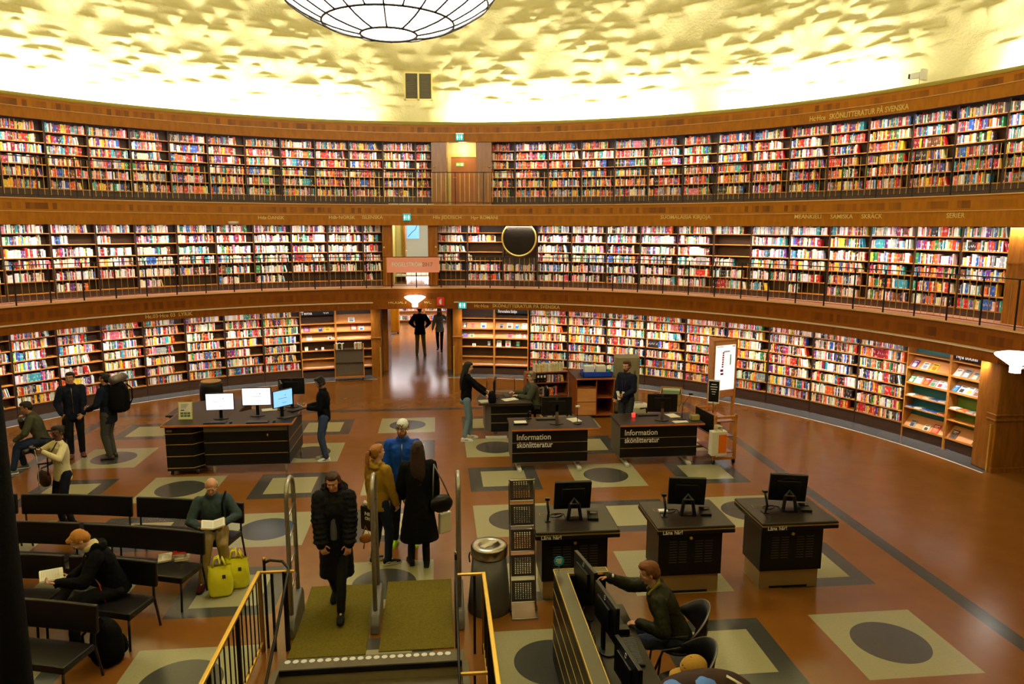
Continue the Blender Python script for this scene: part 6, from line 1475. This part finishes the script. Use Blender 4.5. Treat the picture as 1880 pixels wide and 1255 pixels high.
    if legs:
        c=legs; mb=MB(); wid=c.get('w',1.)
        mb.ell(P-Vector((0,0,.03*k)),.150*k*b,.115*k,.12*k,18)
        if female and wid<1.1: mb.ell(P-Vector((0,.02*k,.05*k)),.155*k*b,.12*k,.10*k,16)
        for i in range(2):
            _cap(mb,HP[i],KN[i],.098*k*wid,.070*k*wid,16); a2=KN[i].lerp(AN[i],c.get('len',.96)); _cap(mb,KN[i],a2,.070*k*wid,.056*k*wid,14)
        fuse(mb,'trousers',c['m'],e,.012,3,.014,.06)
    if shoes:
        for i in range(2):
            t=Vector(toe[i]); t=Vector((t.x,t.y,t.z*.6)).normalized(); sx=t.cross(Vector((0,0,1))).normalized(); uz=sx.cross(t); A=AN[i]-uz*.0
            zb=-.075*k if not shoes.get('fixed') else 0
            s=MB()
            def sec(u,w_,h0,h1): 
                c_=A+t*u*k+uz*((h0+h1)/2*k+zb); return (c_,w_*k,(h1-h0)/2*k,uz)
            _loft(s,[sec(-.075,.024,.012,.06),sec(-.05,.036,.006,.085),sec(0,.038,.004,.095),sec(.05,.042,.004,.072),sec(.11,.046,.004,.052),(sec(.155,.040,.004,.042)),sec(.185,.018,.006,.028)],sx,16)
            if shoes.get('boot'): _cap(s,A+uz*(-.0),A+(KN[i]-A).normalized()*.16*k,.050*k,.055*k,12)
            o=fuse(s,'shoe',shoes['m'],e,.008,2,0)
            s=MB(); v=[];
            for u,w_ in((-.08,.020),(-.06,.036),(0,.038),(.06,.045),(.12,.048),(.165,.038),(.19,.014)): v.append((u,w_))
            pts=[(u,-w_) for u,w_ in v]+[(u,w_) for u,w_ in v[::-1]]; n=len(pts)
            V=[A+t*u*k+sx*w_*k+uz*(zb-.004*k) for u,w_ in pts]+[A+t*u*k+sx*w_*k+uz*(zb+.018*k) for u,w_ in pts]
            s.add(V,[tuple(range(n))[::-1],tuple(range(n,2*n))]+[(q,(q+1)%n,(q+1)%n+n,q+n) for q in range(n)]); s.build('sole',shoes.get('sole',M['plastic']),o)
            if shoes.get('stripe'):
                for q in(.02,.045,.07):
                    for sd in(-1,1): z=MB(); z.box(-.004,.004,-.002,.002,-.018,.018,M=Matrix.Translation(A+t*q*k+sx*sd*.0445*k+uz*(zb+.036*k))@Matrix((t,sx,uz)).transposed().to_4x4()); z.build('side_stripe',shoes['stripe'],o)
            if shoes.get('wave'):
                for sd in(-1,1): z=MB(); z.tube([A+t*u*k+sx*sd*.043*k+uz*(zb+h_*k) for u,h_ in((-.05,.035),(0,.045),(.04,.032),(.08,.034),(.11,.028))],.005,6); z.build('side_stripe',shoes['wave'],o,True)
    if extras: extras(e,dict(k=k,P=P,C=C,N=N,HC=HC,hd=hd,X=X,Y=Y,up=up_,WR=WR,EL=EL,SH=SH,KN=KN,AN=AN,HD=HD,lx=lx,lf=lf,ht=ht,hr=hr,HM=HM))
    return e
def glasses(e,g,m=None):
    s=MB()
    for s_ in(-1,1): s.tube([g['hd'](s_*.033+.021*cos(a),.094,.006+.016*sin(a)) for a in [2*pi*q/14 for q in range(14)]],.0028,5,closed=True); s.tube([g['hd'](s_*.056,.092,.010),g['hd'](s_*.080,0,.006)],.0025,5)
    s.tube([g['hd'](-.012,.096,.010),g['hd'](.012,.096,.010)],.0025,5); s.build('glasses',m or M['plastic'],e,True)
def world(e,p): return Matrix.Translation(e.location)@Matrix.Rotation(e.rotation_euler.z,4,'Z')@Vector(p)
def open_book(label,p,rz,w=.15,h=.22,tilt=.3,cover='brown',c=1.0):
    e=thing('open_book',label,'book',p,rz); e.rotation_euler=(tilt,0,rz)
    for s_ in(-1,1):
        M_=Matrix.Rotation(s_*-.22,4,'Y'); x0,x1=(0,w) if s_>0 else (-w,0)
        MB().box(x0,x1,-h/2,h/2,0,.004,M=M_).build('cover',cmat(cover),e); MB().box(x0*.96,x1*.96,-h/2+.005,h/2-.005,.004,.018,M=M_).build('page_block',M['paper'],e)
        s=MB()
        for q in range(12): s.box(x0*.86+(.012 if s_>0 else 0),x1*.86-(.012 if s_<0 else 0),h*.38-q*h*.062,h*.38-q*h*.062+.004,.018,.0185,M=M_)
        s.build('printed_lines',fab('print_grey',(.32,.30,.25),.7),e)
    return e
J_navy=fab('navy_cloth',(.008,.010,.022)); J_black=M['blackfab']; jeans=fab('dark_blue_denim',(.018,.028,.065),.85,.4,200); jeans_l=fab('light_blue_denim',(.13,.20,.28),.85,.5,60)
darktr=fab('dark_trouser_cloth',(.012,.012,.016)); khaki=fab('khaki_cotton',(.28,.19,.07)); grey_g=fab('grey_green_wool',(.055,.055,.035)); cream=fab('cream_knit',(.66,.58,.34),.9,.5,90); mustard=fab('mustard_cotton',(.30,.17,.018)); blue=fab('bright_blue_shell',(.006,.05,.36),.5,.1); white_s=fab('white_shoe',(.7,.7,.66),.6); blk_shoe=fab('black_shoe',(.008,.007,.007),.5); brn=fab('brown_leather',(.14,.05,.02),.5); neon=fab('neon_green_shoe',(.45,.85,.02),.5)
SEATP=.57
# 1 man sitting far left
officechair('black chair under the man sitting at the far left',-6.75,3.42,lookz((-.95,-.3)))
p=at(72,826,.5); person('man sitting far left in a grey-green jacket and jeans, hand at his chin',(-6.88,3.38,0),(-.93,-.36),1.72,seat=1,pelvis=(0,0,.60),lean=(0,.32,1),look=(0,1,-.25),headtilt=(0,.35,1),wr=[(-.16,.42,.66),(.03,.33,1.0)],pole=[(-1,0,-1),(1,0,-1)],hdir=[(0,.8,-.5),(-.2,.1,1)],hn=[(0,-.3,-1),(-.2,-1,0)],curl=(.5,1.1),an=[(-.14,.50,.085),(.16,.36,.085)],top=dict(m=grey_g,hem=-.08,collar=1,th=.024,fold=.022),legs=dict(m=jeans),shoes=dict(m=fab('grey_shoe',(.15,.14,.13)),sole=M['white']),hair=dict(st='short',col=(.012,.008,.006)),skn='tan')
# 2 woman photographing
def ex2(e,g):
    s=MB(); s.ell(g['hd'](-.085,0,-.04),.006,.006,.006,8); s.ell(g['hd'](.085,0,-.04),.006,.006,.006,8); s.build('earrings',M['steel'],e,True)
    s=MB(); s.ell(g['hd'](0,-.10,.05),.045,.05,.045,12); fuse(s,'hair_bun',g['HM'],e,.01,2,.01,.02); glasses(e,g)
P2=(-5.08,.45,0)
e=person('woman in a cream sweater photographing with a camera held at her face',P2,(-.62,-.78),1.62,True,'dark',wr=[(-.20,.34,1.33),(.04,.36,1.34)],pole=[(-1,.2,-1),(1,.3,-1)],hdir=[(.3,.9,.2),(-.3,.8,.3)],hn=[(1,0,0),(-1,0,0)],curl=(.9,.9),look=(-.35,1,-.05),top=dict(m=cream,hem=-.13,th=.012,name='sweater',fold=.008,fs=.04),legs=dict(m=fab('dark_blue_skirt',(.008,.009,.02)),w=.95),shoes=dict(m=blk_shoe),hair=dict(st='short',col=(.006,.004,.004)),extras=ex2)
pc=world(e,(-.09,.43,1.36)); g_=thing('camera','black camera with a hanging strap held by the woman in the cream sweater','camera',pc,e.rotation_euler.z)
MB().box(-.065,.065,-.03,.03,-.04,.045).build('camera_body',M['plastic'],g_,bevel=.006); o=MB().lathe([(0,0),(.035,0),(.038,.09),(.03,.10),(0,.095)],20).build('lens',M['plastic'],g_,True,loc=(0,.03,0)); o.rotation_euler=(-pi/2,0,0)
MB().box(.02,.05,-.02,.02,.045,.06).build('flash_shoe',M['steel'],g_); MB().tube([(-.065,0,.02),(-.09,-.01,-.15),(-.05,-.02,-.50),(-.02,-.02,-.62)],.005,6).build('strap',M['whitemetal'],g_,True)
pc=world(e,(.16,.20,.80)); g_=thing('shoulder_bag','dark brown shoulder bag hanging at the hip of the photographing woman','bag',pc,e.rotation_euler.z)
cloth_finish(MB().ell((0,0,0),.17,.07,.13,20).build('bag_body',fab('dark_brown_leather',(.035,.014,.008),.5),g_,True),.02,.1); MB().tube([(-.13,0,.08),(-.12,-.02,.35),(-.25,-.12,.60)],.010,6).build('strap',M['dark_brown_leather'],g_,True)
# 3 standing man, dark jacket
person('smiling man in a dark navy jacket standing by the left shelves, hands at his waist',(-6.62,4.10,0),(.45,-.9),1.76,skn='tan',wr=[(-.17,.20,.92),(.20,.18,.95)],pole=[(-1,-.6,-.2),(1,-.6,-.2)],hdir=[(.5,.5,-.3),(-.3,.4,-.7)],hn=[(.4,-.3,-.8),(-.6,-.5,0)],look=(.35,1,0),top=dict(m=J_navy,hem=-.16,collar=1,zip=M['steel'],th=.026,fold=.018),legs=dict(m=darktr),shoes=dict(m=brn),hair=dict(st='short',col=(.012,.008,.006)))
# 4 man with backpack
e=person('man with glasses in a dark blue jacket wearing a huge backpack, facing left',(-5.86,3.92,0),(-.98,.12),1.76,skn='tan',wr=[(-.20,.30,1.05),(.16,.26,1.08)],pole=[(-.6,-1,-.4),(.6,-1,-.4)],hdir=[(.2,.8,.4),(-.3,.7,.5)],hn=[(1,0,.2),(-1,0,.2)],curl=(1.2,1.2),look=(0,1,-.05),top=dict(m=J_navy,hem=-.20,collar=1,front=fab('lime_lining',(.35,.38,.03)),th=.026,fold=.02),legs=dict(m=fab('grey_hiking_cloth',(.05,.048,.045)),w=1.08),shoes=dict(m=fab('grey_brown_shoe',(.09,.07,.055))),hair=dict(st='short',col=(.01,.007,.006)),extras=lambda e,g:glasses(e,g))
bp=backpack('huge black travel backpack with a rolled mat worn by the man facing left',world(e,(0,-.25,.98)),e.rotation_euler.z+pi,.19,.16,.62,'blackfab',None,1)
MB().box(-.02,.02,-.2,-.19,.1,.16).build('red_tag',M['red'],bp)
# 5 man with phone
e=person('man in a black jacket, jeans and white sneakers looking at his phone',(-1.50,3.38,0),(-1,-.08),1.72,skn='tan',lean=(0,.02,1),look=(0,1,-.55),headtilt=(0,.35,1),wr=[(-.10,.30,1.12),(.08,.31,1.12)],pole=[(-.6,-1,-.6),(.6,-1,-.6)],hdir=[(.3,.9,.2),(-.3,.9,.2)],hn=[(.4,0,1),(-.4,0,1)],curl=(.9,.9),top=dict(m=J_black,hem=-.10,collar=1,th=.024,fold=.016),legs=dict(m=fab('faded_blue_denim',(.035,.055,.12),.85,.5,40),w=1.08),shoes=dict(m=white_s,sole=M['white'],stripe=M['plastic']),hair=dict(st='curly',col=(.006,.004,.004)))
g_=thing('phone','pale smartphone in the hands of the man in the black jacket','phone',world(e,(0,.44,1.165)),e.rotation_euler.z); g_.rotation_euler=(.5,0,e.rotation_euler.z); MB().box(-.037,.037,-.075,.075,-.004,.004).build('case',M['white'],g_,bevel=.003); MB().box(-.033,.033,-.068,.068,.004,.0045).build('screen',M['screen_off'],g_)
# 6 old man reading
BR=BEN[2][1]
e=person('old bald man in a grey-blue jacket and khaki trousers reading on the bench',(-2.30,-1.28,0),(.28,-.96),1.74,skn='fair',seat=1,pelvis=(0,.03,.575),lean=(0,.18,1),look=(.1,1,-.75),headtilt=(0,.42,1),wr=[(-.14,.36,.78),(.13,.40,.76)],pole=[(-1,-.2,-1),(1,-.2,-1)],hdir=[(.5,.8,-.2),(-.2,.9,.1)],hn=[(.1,0,-1),(-.3,0,1)],curl=(.6,.8),an=[(-.15,.42,.085),(.17,.56,.085)],toe=[(-.2,1,0),(.3,1,0)],top=dict(m=fab('grey_blue_shell',(.035,.055,.065),.7),hem=-.09,collar=1,th=.020,fold=.022),legs=dict(m=khaki,w=1.05),shoes=dict(m=fab('maroon_shoe',(.10,.012,.012))),hair=dict(st='bald',col=(.45,.36,.25)),extras=lambda e,g:(MB().tube([g['SH'][0]+g['up']*.09-g['Y']*.02,g['SH'][0]*.7+g['C']*.3+g['Y']*.14,g['SH'][0]*.7+g['C']*.3+g['Y']*.13-g['up']*.2],.014,6).build('backpack_strap',M['blackfab'],e,True)))
open_book('thick open book in the lap of the old man',world(e,(.0,.46,.80)),e.rotation_euler.z,.15,.23,-.12,'cream')
# 7 young man reading, legs crossed
def ex7(e,g):
    s=MB(); _loft(s,[(g['N']-g['up']*.03,.090,.088,g['Y']),(g['N']+g['up']*.03,.092,.085,g['Y']),(g['N']+g['up']*.055-g['Y']*.01,.075,.07,g['Y'])],g['X']); fuse(s,'hoodie_collar',cream,e,.010,2,.010,.04)
    s=MB(); s.tube([g['N']-g['up']*.12+g['Y']*.12+g['X']*.05,g['P']+g['up']*.25+g['Y']*.20+g['X']*.04],.006,6); s.build('hood_cord',M['paper'],e,True); s=MB(); s.tube([g['P']+g['Y']*.12-g['X']*.14+g['up']*.18,g['P']+g['Y']*.18-g['X']*.17-g['up']*.12],.006,6); s.build('jacket_cord',M['red'],e,True)
e=person('young red-haired man in a black jacket over a cream hoodie reading, legs crossed',(-2.98,-2.80,0),(-.88,-.47),1.78,skn='pale',seat=1,pelvis=(0,-.02,.575),lean=(0,.42,1),look=(.05,1,-1.1),headtilt=(0,.9,.9),wr=[(-.20,.55,.84),(.10,.42,.74)],pole=[(-1,-.3,-1),(1,-.3,-1)],hdir=[(.2,1,.1),(0,1,0)],hn=[(.2,0,1),(-.2,0,1)],curl=(.8,.7),an=[(-.12,.44,.085),(-.06,.58,.52)],kpole=[(0,1,.2),(1,.6,.5)],toe=[(-.1,1,0),(-1,.2,.1)],top=dict(m=J_black,hem=-.10,hood=1,th=.028,fold=.024,front=cream),legs=dict(m=darktr),shoes=dict(m=blk_shoe,sole=M['white']),hair=dict(st='quiff',col=(.50,.21,.04)),extras=ex7)
open_book('open white-paged book held on the lap of the red-haired young man',world(e,(-.03,.60,.83)),e.rotation_euler.z,.16,.23,.05,'cream')
# 8 walking woman
def ex8(e,g):
    glasses(e,g) if 0 else None
    s=MB(); 
    for q in range(22): a=-.4+q*(pi+.8)/21; s.ell(g['N']+g['X']*.135*cos(a)-g['Y']*(.10*sin(a)+.06)+g['up']*(.0+.02*sin(q*2.)+.05*sin(a)),.036,.036,.032,8)
    fuse(s,'hood_rim',fab('black_fur',(.008,.006,.005),.9,.8,60),e,.010,1,.02,.03)
e=person('woman in a long open black quilted coat walking towards the stairs, looking down',(-.47,-2.56,0),(.0,-1),1.80,True,'fair',lean=(0,.06,1),look=(.05,1,-.75),headtilt=(0,.35,1),wr=[(-.19,.26,.86),(.13,.28,.86)],pole=[(-1,-.5,-.4),(1,-.5,-.4)],hdir=[(.15,.3,-.9),(-.35,.3,-.8)],hn=[(.3,-.8,-.3),(-.3,-.8,-.3)],curl=(.5,.7),an=[(-.07,.30,.085),(.06,-.22,.16)],toe=[(-.05,1,-.05),(.1,1,-.5)],top=dict(m=fab('black_quilt',(.006,.006,.008),.7),hem=-.50,hood=1,puff=1,th=.046,fold=.020,fs=.05,front=fab('grey_shirt',(.10,.10,.12)),flare=.02),legs=dict(m=darktr,w=.88),shoes=dict(m=blk_shoe,boot=1),hair=dict(st='bob',col=(.045,.016,.008)),extras=ex8,vox=.008,build=1.02)
g_=thing('small_purse','small orange-brown purse hanging at the side of the walking woman','bag',world(e,(-.36,-.02,.90)),.3); cloth_finish(MB().ell((0,0,0),.08,.03,.06,14).build('purse_body',fab('tan_leather',(.40,.15,.04),.5),g_,True),.01,.05); MB().tube([(-.05,0,.03),(0,0,.16),(.05,0,.03)],.006,6).build('loop',M['tan_leather'],g_,True); MB().tube([(-.02,0,-.05),(-.03,0,-.13)],.008,6).build('tassel',M['tan_leather'],g_,True)
# 9 woman in mustard hoodie
e=person('blond woman with a ponytail in a mustard hooded jacket and navy trousers',(-.05,-1.38,0),(.70,.71),1.73,True,'pale',look=(.25,1,.22),headtilt=(0,-.05,1),wr=[(-.24,.08,.80),(.20,.16,.86)],pole=[(-.6,-1,0),(.6,-1,0)],curl=(1.2,.6),toe=[(-.1,1,0),(.5,1,0)],an=[(-.10,-.02,.085),(.11,.06,.085)],top=dict(m=mustard,hem=-.12,hood=1,th=.030,fold=.022,fs=.08),legs=dict(m=fab('navy_trouser',(.012,.018,.045)),w=.95),shoes=dict(m=blk_shoe,sole=M['paper'],wave=M['white']),hair=dict(st='pony',col=(.33,.13,.03)),extras=lambda e,g:(MB().tube([g['hd'](0,-.125,.03)+Vector((.03*cos(a),0,.03*sin(a))) for a in [2*pi*q/12 for q in range(12)]],.007,6,closed=True).build('hair_tie',M['plastic'],e,True)))
g_=thing('plastic_bag','black plastic bag with white print carried by the woman in mustard','bag',world(e,(-.27,.06,.40)),lookz((-.6,-.8))+pi); v=MB(); v.box(-.15,.15,-.035,.035,0,.36); cloth_finish(v.build('bag_body',M['plastic'],g_,bevel=.02,sub=0),.01,.1)
for s_ in(-1,1): MB().tube([(s_*.02-.08,0,.35),(s_*.02,0,.46),(s_*.02+.06,0,.35)],.009,6).build('handle',M['plastic'],g_,True)
for ln,z in(('NI',.24),('OH',.17)): flat_text(ln,g_,.09,(-.05,-.041,z),'white_letter',h=.05,bold=.03)
MB().ell((-.06,0,.40),.05,.03,.04,10).build('white_contents',M['paper'],g_,True)
# 10 man in blue jacket
def ex10(e,g):
    glasses(e,g); mb=MB(); mb.ell(g['hd'](0,-.012,.045),.088,.105,.092,20,rot=g['hr']); _loft(mb,[(g['hd'](0,-.01,.018),.085,.102,g['lf']),(g['hd'](0,-.01,.055),.086,.103,g['lf'])],g['lx']); o=fuse(mb,'beanie',fab('white_knit',(.75,.74,.68),.9,.5,90),e,.010,2,.004,.03)
    v,f=text_mb('VIS',1.,.01,.02); x0,x1=v[:,0].min(),v[:,0].max(); s=MB(); vv=[]
    for q in v:
        a=(q[0]-(x0+x1)/2)*.115/(x1-x0)/.1; vv.append(tuple(g['hd'](.094*sin(a),-.012+.112*cos(a),.058+(q[1]-.36)*.062)))
    s.add(vv,f); s.build('knitted_letters',M['plastic'],e)
e=person('man in a bright blue jacket and white VIS beanie with red glasses looking up',(.27,-.72,0),(-.05,-1),1.90,skn='fair',look=(.25,1,.15),wr=[(-.27,.05,.86),(.27,.12,.90)],pole=[(-.6,-1,0),(.6,-1,0)],an=[(-.13,.0,.085),(.15,.02,.085)],toe=[(-.25,1,0),(.25,1,0)],top=dict(m=blue,hem=-.14,collar=1,th=.030,fold=.020,zip=M['steel']),legs=dict(m=darktr,w=1.05),shoes=dict(m=neon,sole=neon),hair=dict(st='bald',col=(.08,.03,.015),beard=1),extras=ex10)
# 11 woman in long coat
e=person('woman with long dark hair in a long black coat, seen from behind',(.51,-1.47,0),(-.12,1),1.78,True,'fair',look=(.15,1,.1),wr=[(-.20,.18,.95),(.26,.03,.80)],pole=[(-.8,-1,0),(.8,-1,0)],an=[(-.11,.05,.085),(.09,-.04,.085)],top=dict(m=fab('black_wool_coat',(.004,.004,.005),.9),hem=-.56,flare=.09,th=.030,fold=.016,name='coat',collar=1),legs=dict(m=darktr,w=.85),shoes=dict(m=blk_shoe,boot=1),hair=dict(st='long',col=(.022,.008,.006),len=.28),build=1.1)
g_=thing('shoulder_bag','slouchy black shoulder bag of the woman in the long coat','bag',world(e,(.30,-.10,.92)),e.rotation_euler.z+.2); cloth_finish(MB().ell((0,0,0),.17,.08,.13,20).build('bag_body',M['leather'],g_,True),.03,.12)
for s_ in(-1,1): MB().tube([(s_*.12,0,.08),(s_*.07-.04,.01,.30),(-.08,.06,.56)],.010,6).build('strap',M['greymetal'],g_,True)
g_=thing('plastic_bag','white plastic bag hanging beside the long black coat','bag',world(e,(.36,.02,.44)),e.rotation_euler.z+.5); cloth_finish(MB().box(-.10,.10,-.03,.03,0,.30).build('bag_body',M['paper'],g_,bevel=.02),.012,.08); MB().tube([(-.05,0,.29),(0,0,.37),(.05,0,.29)],.010,6).build('handle',M['paper'],g_,True)
# 12 woman at the librarian's desk
e=person('woman with long black hair in a black top and ripped light jeans at the desk',(1.40,4.50,0),(1,.12),1.76,True,'pale',lean=(0,.05,1),look=(0,1,-.35),headtilt=(0,.2,1),wr=[(-.08,.46,1.10),(.10,.44,1.02)],pole=[(-.4,-1,-1),(.4,-1,-1)],curl=(1.,1.),hn=[(.3,0,-1),(-.3,0,-1)],an=[(-.10,.10,.085),(.10,-.06,.085)],toe=[(-.2,1,0),(.1,1,0)],top=dict(m=J_black,hem=-.06,th=.014,name='top',fold=.012),legs=dict(m=jeans_l,w=.92,len=.90),shoes=dict(m=white_s,sole=M['white'],stripe=M['plastic']),hair=dict(st='long',col=(.006,.004,.004),len=.34))
g_=thing('jacket_bundle','black bag held open over the desk by the woman with long black hair','bag',world(e,(0,.58,.86)),e.rotation_euler.z); cloth_finish(MB().ell((0,0,0.06),.10,.09,.18,18).build('bag_body',M['blackfab'],g_,True),.03,.1); MB().tube([(-.05,-.02,.2),(0,-.04,.27),(.05,-.02,.2)],.01,6).build('handle',M['brown_leather'],g_,True)
# 13 librarian
e=person('grey-haired librarian with glasses in a grey-green sweater seated at the desk',(3.00,5.13,0),(-1,-.08),1.68,True,'pale',seat=1,pelvis=(0,0,.62),lean=(0,.12,1),look=(0,1,-.1),wr=[(-.16,.40,.88),(.14,.44,.90)],pole=[(-.5,-.5,-1),(.5,-.5,-1)],hn=[(0,0,-1),(0,0,-1)],an=[(-.1,.40,.085),(.1,.44,.085)],top=dict(m=grey_g,hem=-.10,th=.034,name='sweater',fold=.02,cuff=M['paper']),legs=dict(m=darktr),shoes=dict(m=blk_shoe),hair=dict(st='curly',col=(.20,.16,.10)),extras=lambda e,g:glasses(e,g),build=1.15)
# 14 bearded man
def ex14(e,g):
    s=MB()
    for s_ in(-1,1): s.tube([g['N']+g['X']*s_*.06+g['up']*.01,g['P']+g['up']*.40+g['X']*s_*.05+g['Y']*.135,g['P']+g['up']*.16+g['Y']*.135],.004,5)
    s.build('lanyard',fab('purple_ribbon',(.12,.04,.25)),e,True); MB().box(-.03,.03,-.003,.003,-.08,0,M=Matrix.Translation(g['P']+g['up']*.16+g['Y']*.142)).build('name_card',M['paper'],e)
    s=MB(); s.ell(g['hd'](0,-.11,.02),.032,.04,.032,10); fuse(s,'hair_knot',g['HM'],e,.01,2,.01,.02)
e=person('bearded man with tied brown hair in a navy sweater and purple lanyard, standing',(4.93,4.15,0),(-.75,-.66),1.80,skn='fair',look=(0,1,-.45),headtilt=(0,.15,1),wr=[(-.10,.28,1.08),(.14,.24,.98)],pole=[(-.8,-1,-.3),(.8,-1,-.3)],hn=[(1,0,.2),(-.6,0,1)],curl=(.8,.7),top=dict(m=J_navy,hem=-.10,th=.018,name='sweater',fold=.014),legs=dict(m=fab('grey_blue_jeans',(.03,.035,.05))),shoes=dict(m=blk_shoe),hair=dict(st='short',col=(.07,.03,.015),beard=1),extras=ex14)
o=papers('white paper slips in the hands of the bearded man',world(e,(.0,.33,1.08)),.3,.06,.20,3); o.rotation_euler=(1.1,0,.3)
# 15/16 people in the hall
person('man in a black jacket and olive trousers standing in the doorway, seen from behind',(.14,15.35,0),(.05,1),1.80,look=(0,1,-.2),wr=[(-.22,.20,1.05),(.22,.20,1.05)],pole=[(-1,-.6,-.2),(1,-.6,-.2)],an=[(-.12,0,.085),(.16,.03,.085)],top=dict(m=J_black,hem=-.18,th=.030,flare=.03,fold=.014),legs=dict(m=fab('olive_trouser',(.14,.10,.02))),shoes=dict(m=brn),hair=dict(st='short',col=(.05,.02,.01)),vox=.011)
def ex16(e,g):
    mb=MB(); mb.ell(g['hd'](0,-.015,.035),.092,.105,.100,18,rot=g['hr']); mb.ell(g['hd'](0,-.01,-.09),.095,.09,.09,16,rot=g['hr']); mb.ell(g['hd'](0,.03,-.16),.11,.10,.08,16,rot=g['hr'])
    for s_ in(-1,1): _cap(mb,g['hd'](s_*.070,.035,.03),g['hd'](s_*.055,.05,-.10),.022,.025)
    fuse(mb,'headscarf',fab('brown_scarf',(.16,.07,.02)),e,.011,3,.012,.04)
person('woman in a brown headscarf and grey-green shirt walking in the hall towards us',(.86,16.2,0),(-.08,-1),1.66,True,'fair',wr=[(.02+.12,.16,1.15),(.27,.0,.80)][::-1] if 0 else [(-.20,.20,1.18),(.28,.02,.78)],pole=[(-1,-.6,-.5),(.6,-1,0)],an=[(-.08,.22,.085),(.08,-.20,.12)],top=dict(m=fab('pale_grey_green_shirt',(.22,.25,.20)),hem=-.15,th=.018,flare=.02,name='shirt'),legs=dict(m=darktr,w=.9),shoes=dict(m=blk_shoe,boot=1),hair=None,extras=ex16,vox=.011)
# 17 man at the computer counter
def ex17(e,g):
    s=MB()
    for s_ in(-1,1): _cap(s,g['N']+g['X']*s_*.075-g['Y']*.05+g['up']*.035,g['N']+g['X']*s_*.06+g['Y']*.075-g['up']*.03,.022,.018)
    _cap(s,g['N']-g['X']*.07-g['Y']*.06+g['up']*.035,g['N']+g['X']*.07-g['Y']*.06+g['up']*.035,.024,.024); fuse(s,'corduroy_collar',fab('olive_corduroy',(.17,.15,.02)),e,.009,2,.004,.02)
    s=MB(); _cap(s,g['WR'][1]-g['HD'][1]*.035,g['WR'][1]-g['HD'][1]*.01,.040,.036,12); s.build('shirt_cuff',M['paper'],e,True)
e=person('man in a dark green jacket with olive collar reaching over a monitor, seated',(3.22,-4.46,0),(-.98,.20),1.76,skn='fair',seat=1,pelvis=(0,.02,.60),lean=(0,.50,1),look=(0,1,-.05),headtilt=(0,.35,1),wr=[(-.22,.42,.80),(.20,.72,1.06)],pole=[(-.8,-.5,-1),(.8,.2,-1)],hdir=[(.2,.9,-.1),(-.1,1,-.1)],hn=[(0,0,-1),(-.6,0,-1)],curl=(.5,.5),an=[(-.12,.38,.085),(.14,.42,.085)],top=dict(m=fab('waxed_dark_green',(.017,.018,.008),.6),hem=-.12,th=.032,fold=.024,fs=.08,front=fab('pale_scarf_shirt',(.34,.31,.26))),legs=dict(m=fab('mid_blue_denim',(.035,.05,.085)),w=1.05),shoes=dict(m=brn),hair=dict(st='short',col=(.16,.055,.015)),extras=ex17,vox=.008,build=1.05)
# 18 person in a tan cap
def ex18(e,g):
    mb=MB(); mb.ell(g['hd'](0,-.01,.055),.092,.108,.085,20,rot=g['hr']); o=fuse(mb,'cap_crown',fab('tan_cap',(.42,.24,.05),.9,.4,40),e,.010,2,.006,.05)
    mb=MB(); mb.ell(g['hd'](0,.125,.035),.075,.075,.010,20,rot=g['hr']); fuse(mb,'cap_brim',M['tan_cap'],e,.008,1); MB().ell(g['hd'](0,-.01,.142),.008,.008,.005,8).build('cap_button',M['tan_cap'],e,True)
person('person in a tan cap sitting at the computer counter at the bottom edge',(2.92,-6.12,0),(-1,.05),1.72,skn='fair',seat=1,pelvis=(0,0,.60),lean=(0,.22,1),look=(0,1,-.4),headtilt=(0,.3,1),wr=[(-.12,.48,.80),(.20,.50,.80)],pole=[(-.8,-.5,-1),(.8,-.5,-1)],hn=[(0,0,-1),(0,0,-1)],an=[(-.12,.40,.085),(.14,.42,.085)],top=dict(m=fab('black_sweater',(.006,.006,.007)),hem=-.1,th=.03),legs=dict(m=jeans),shoes=dict(m=blk_shoe),hair=dict(st='short',col=(.03,.02,.012)),extras=ex18)
# object at the very bottom edge, close to the camera
p=CAM+ray(1290,1270)*3.3
M['lightblue']=plain('light_blue_patch',(.06,.20,.75),.6)
e=thing('padded_post','dark padded post top with two light blue patches at the very bottom edge','post',(p.x,p.y,0),.1)
MB().lathe([(0,0),(.16,0),(.16,.04),(.05,.06),(.05,p.z-.1)],20).build('pole',M['darkmetal'],e,True)
cloth_finish(MB().ell((0,0,p.z-.02),.25,.13,.11,24).build('padded_top',fab('dark_brown_cushion',(.03,.012,.010),.6),e,True),.01,.1)
s=MB(); s.ell((-.13,-.02,p.z+.055),.075,.06,.02,14); s.ell((-.01,-.03,p.z+.07),.06,.06,.02,14); s.build('blue_patch',M['lightblue'],e,True); MB().tube([(.10,-.02,p.z+.075),(.17,-.06,p.z+.04)],.012,8).build('pale_strip',M['paper'],e,True)
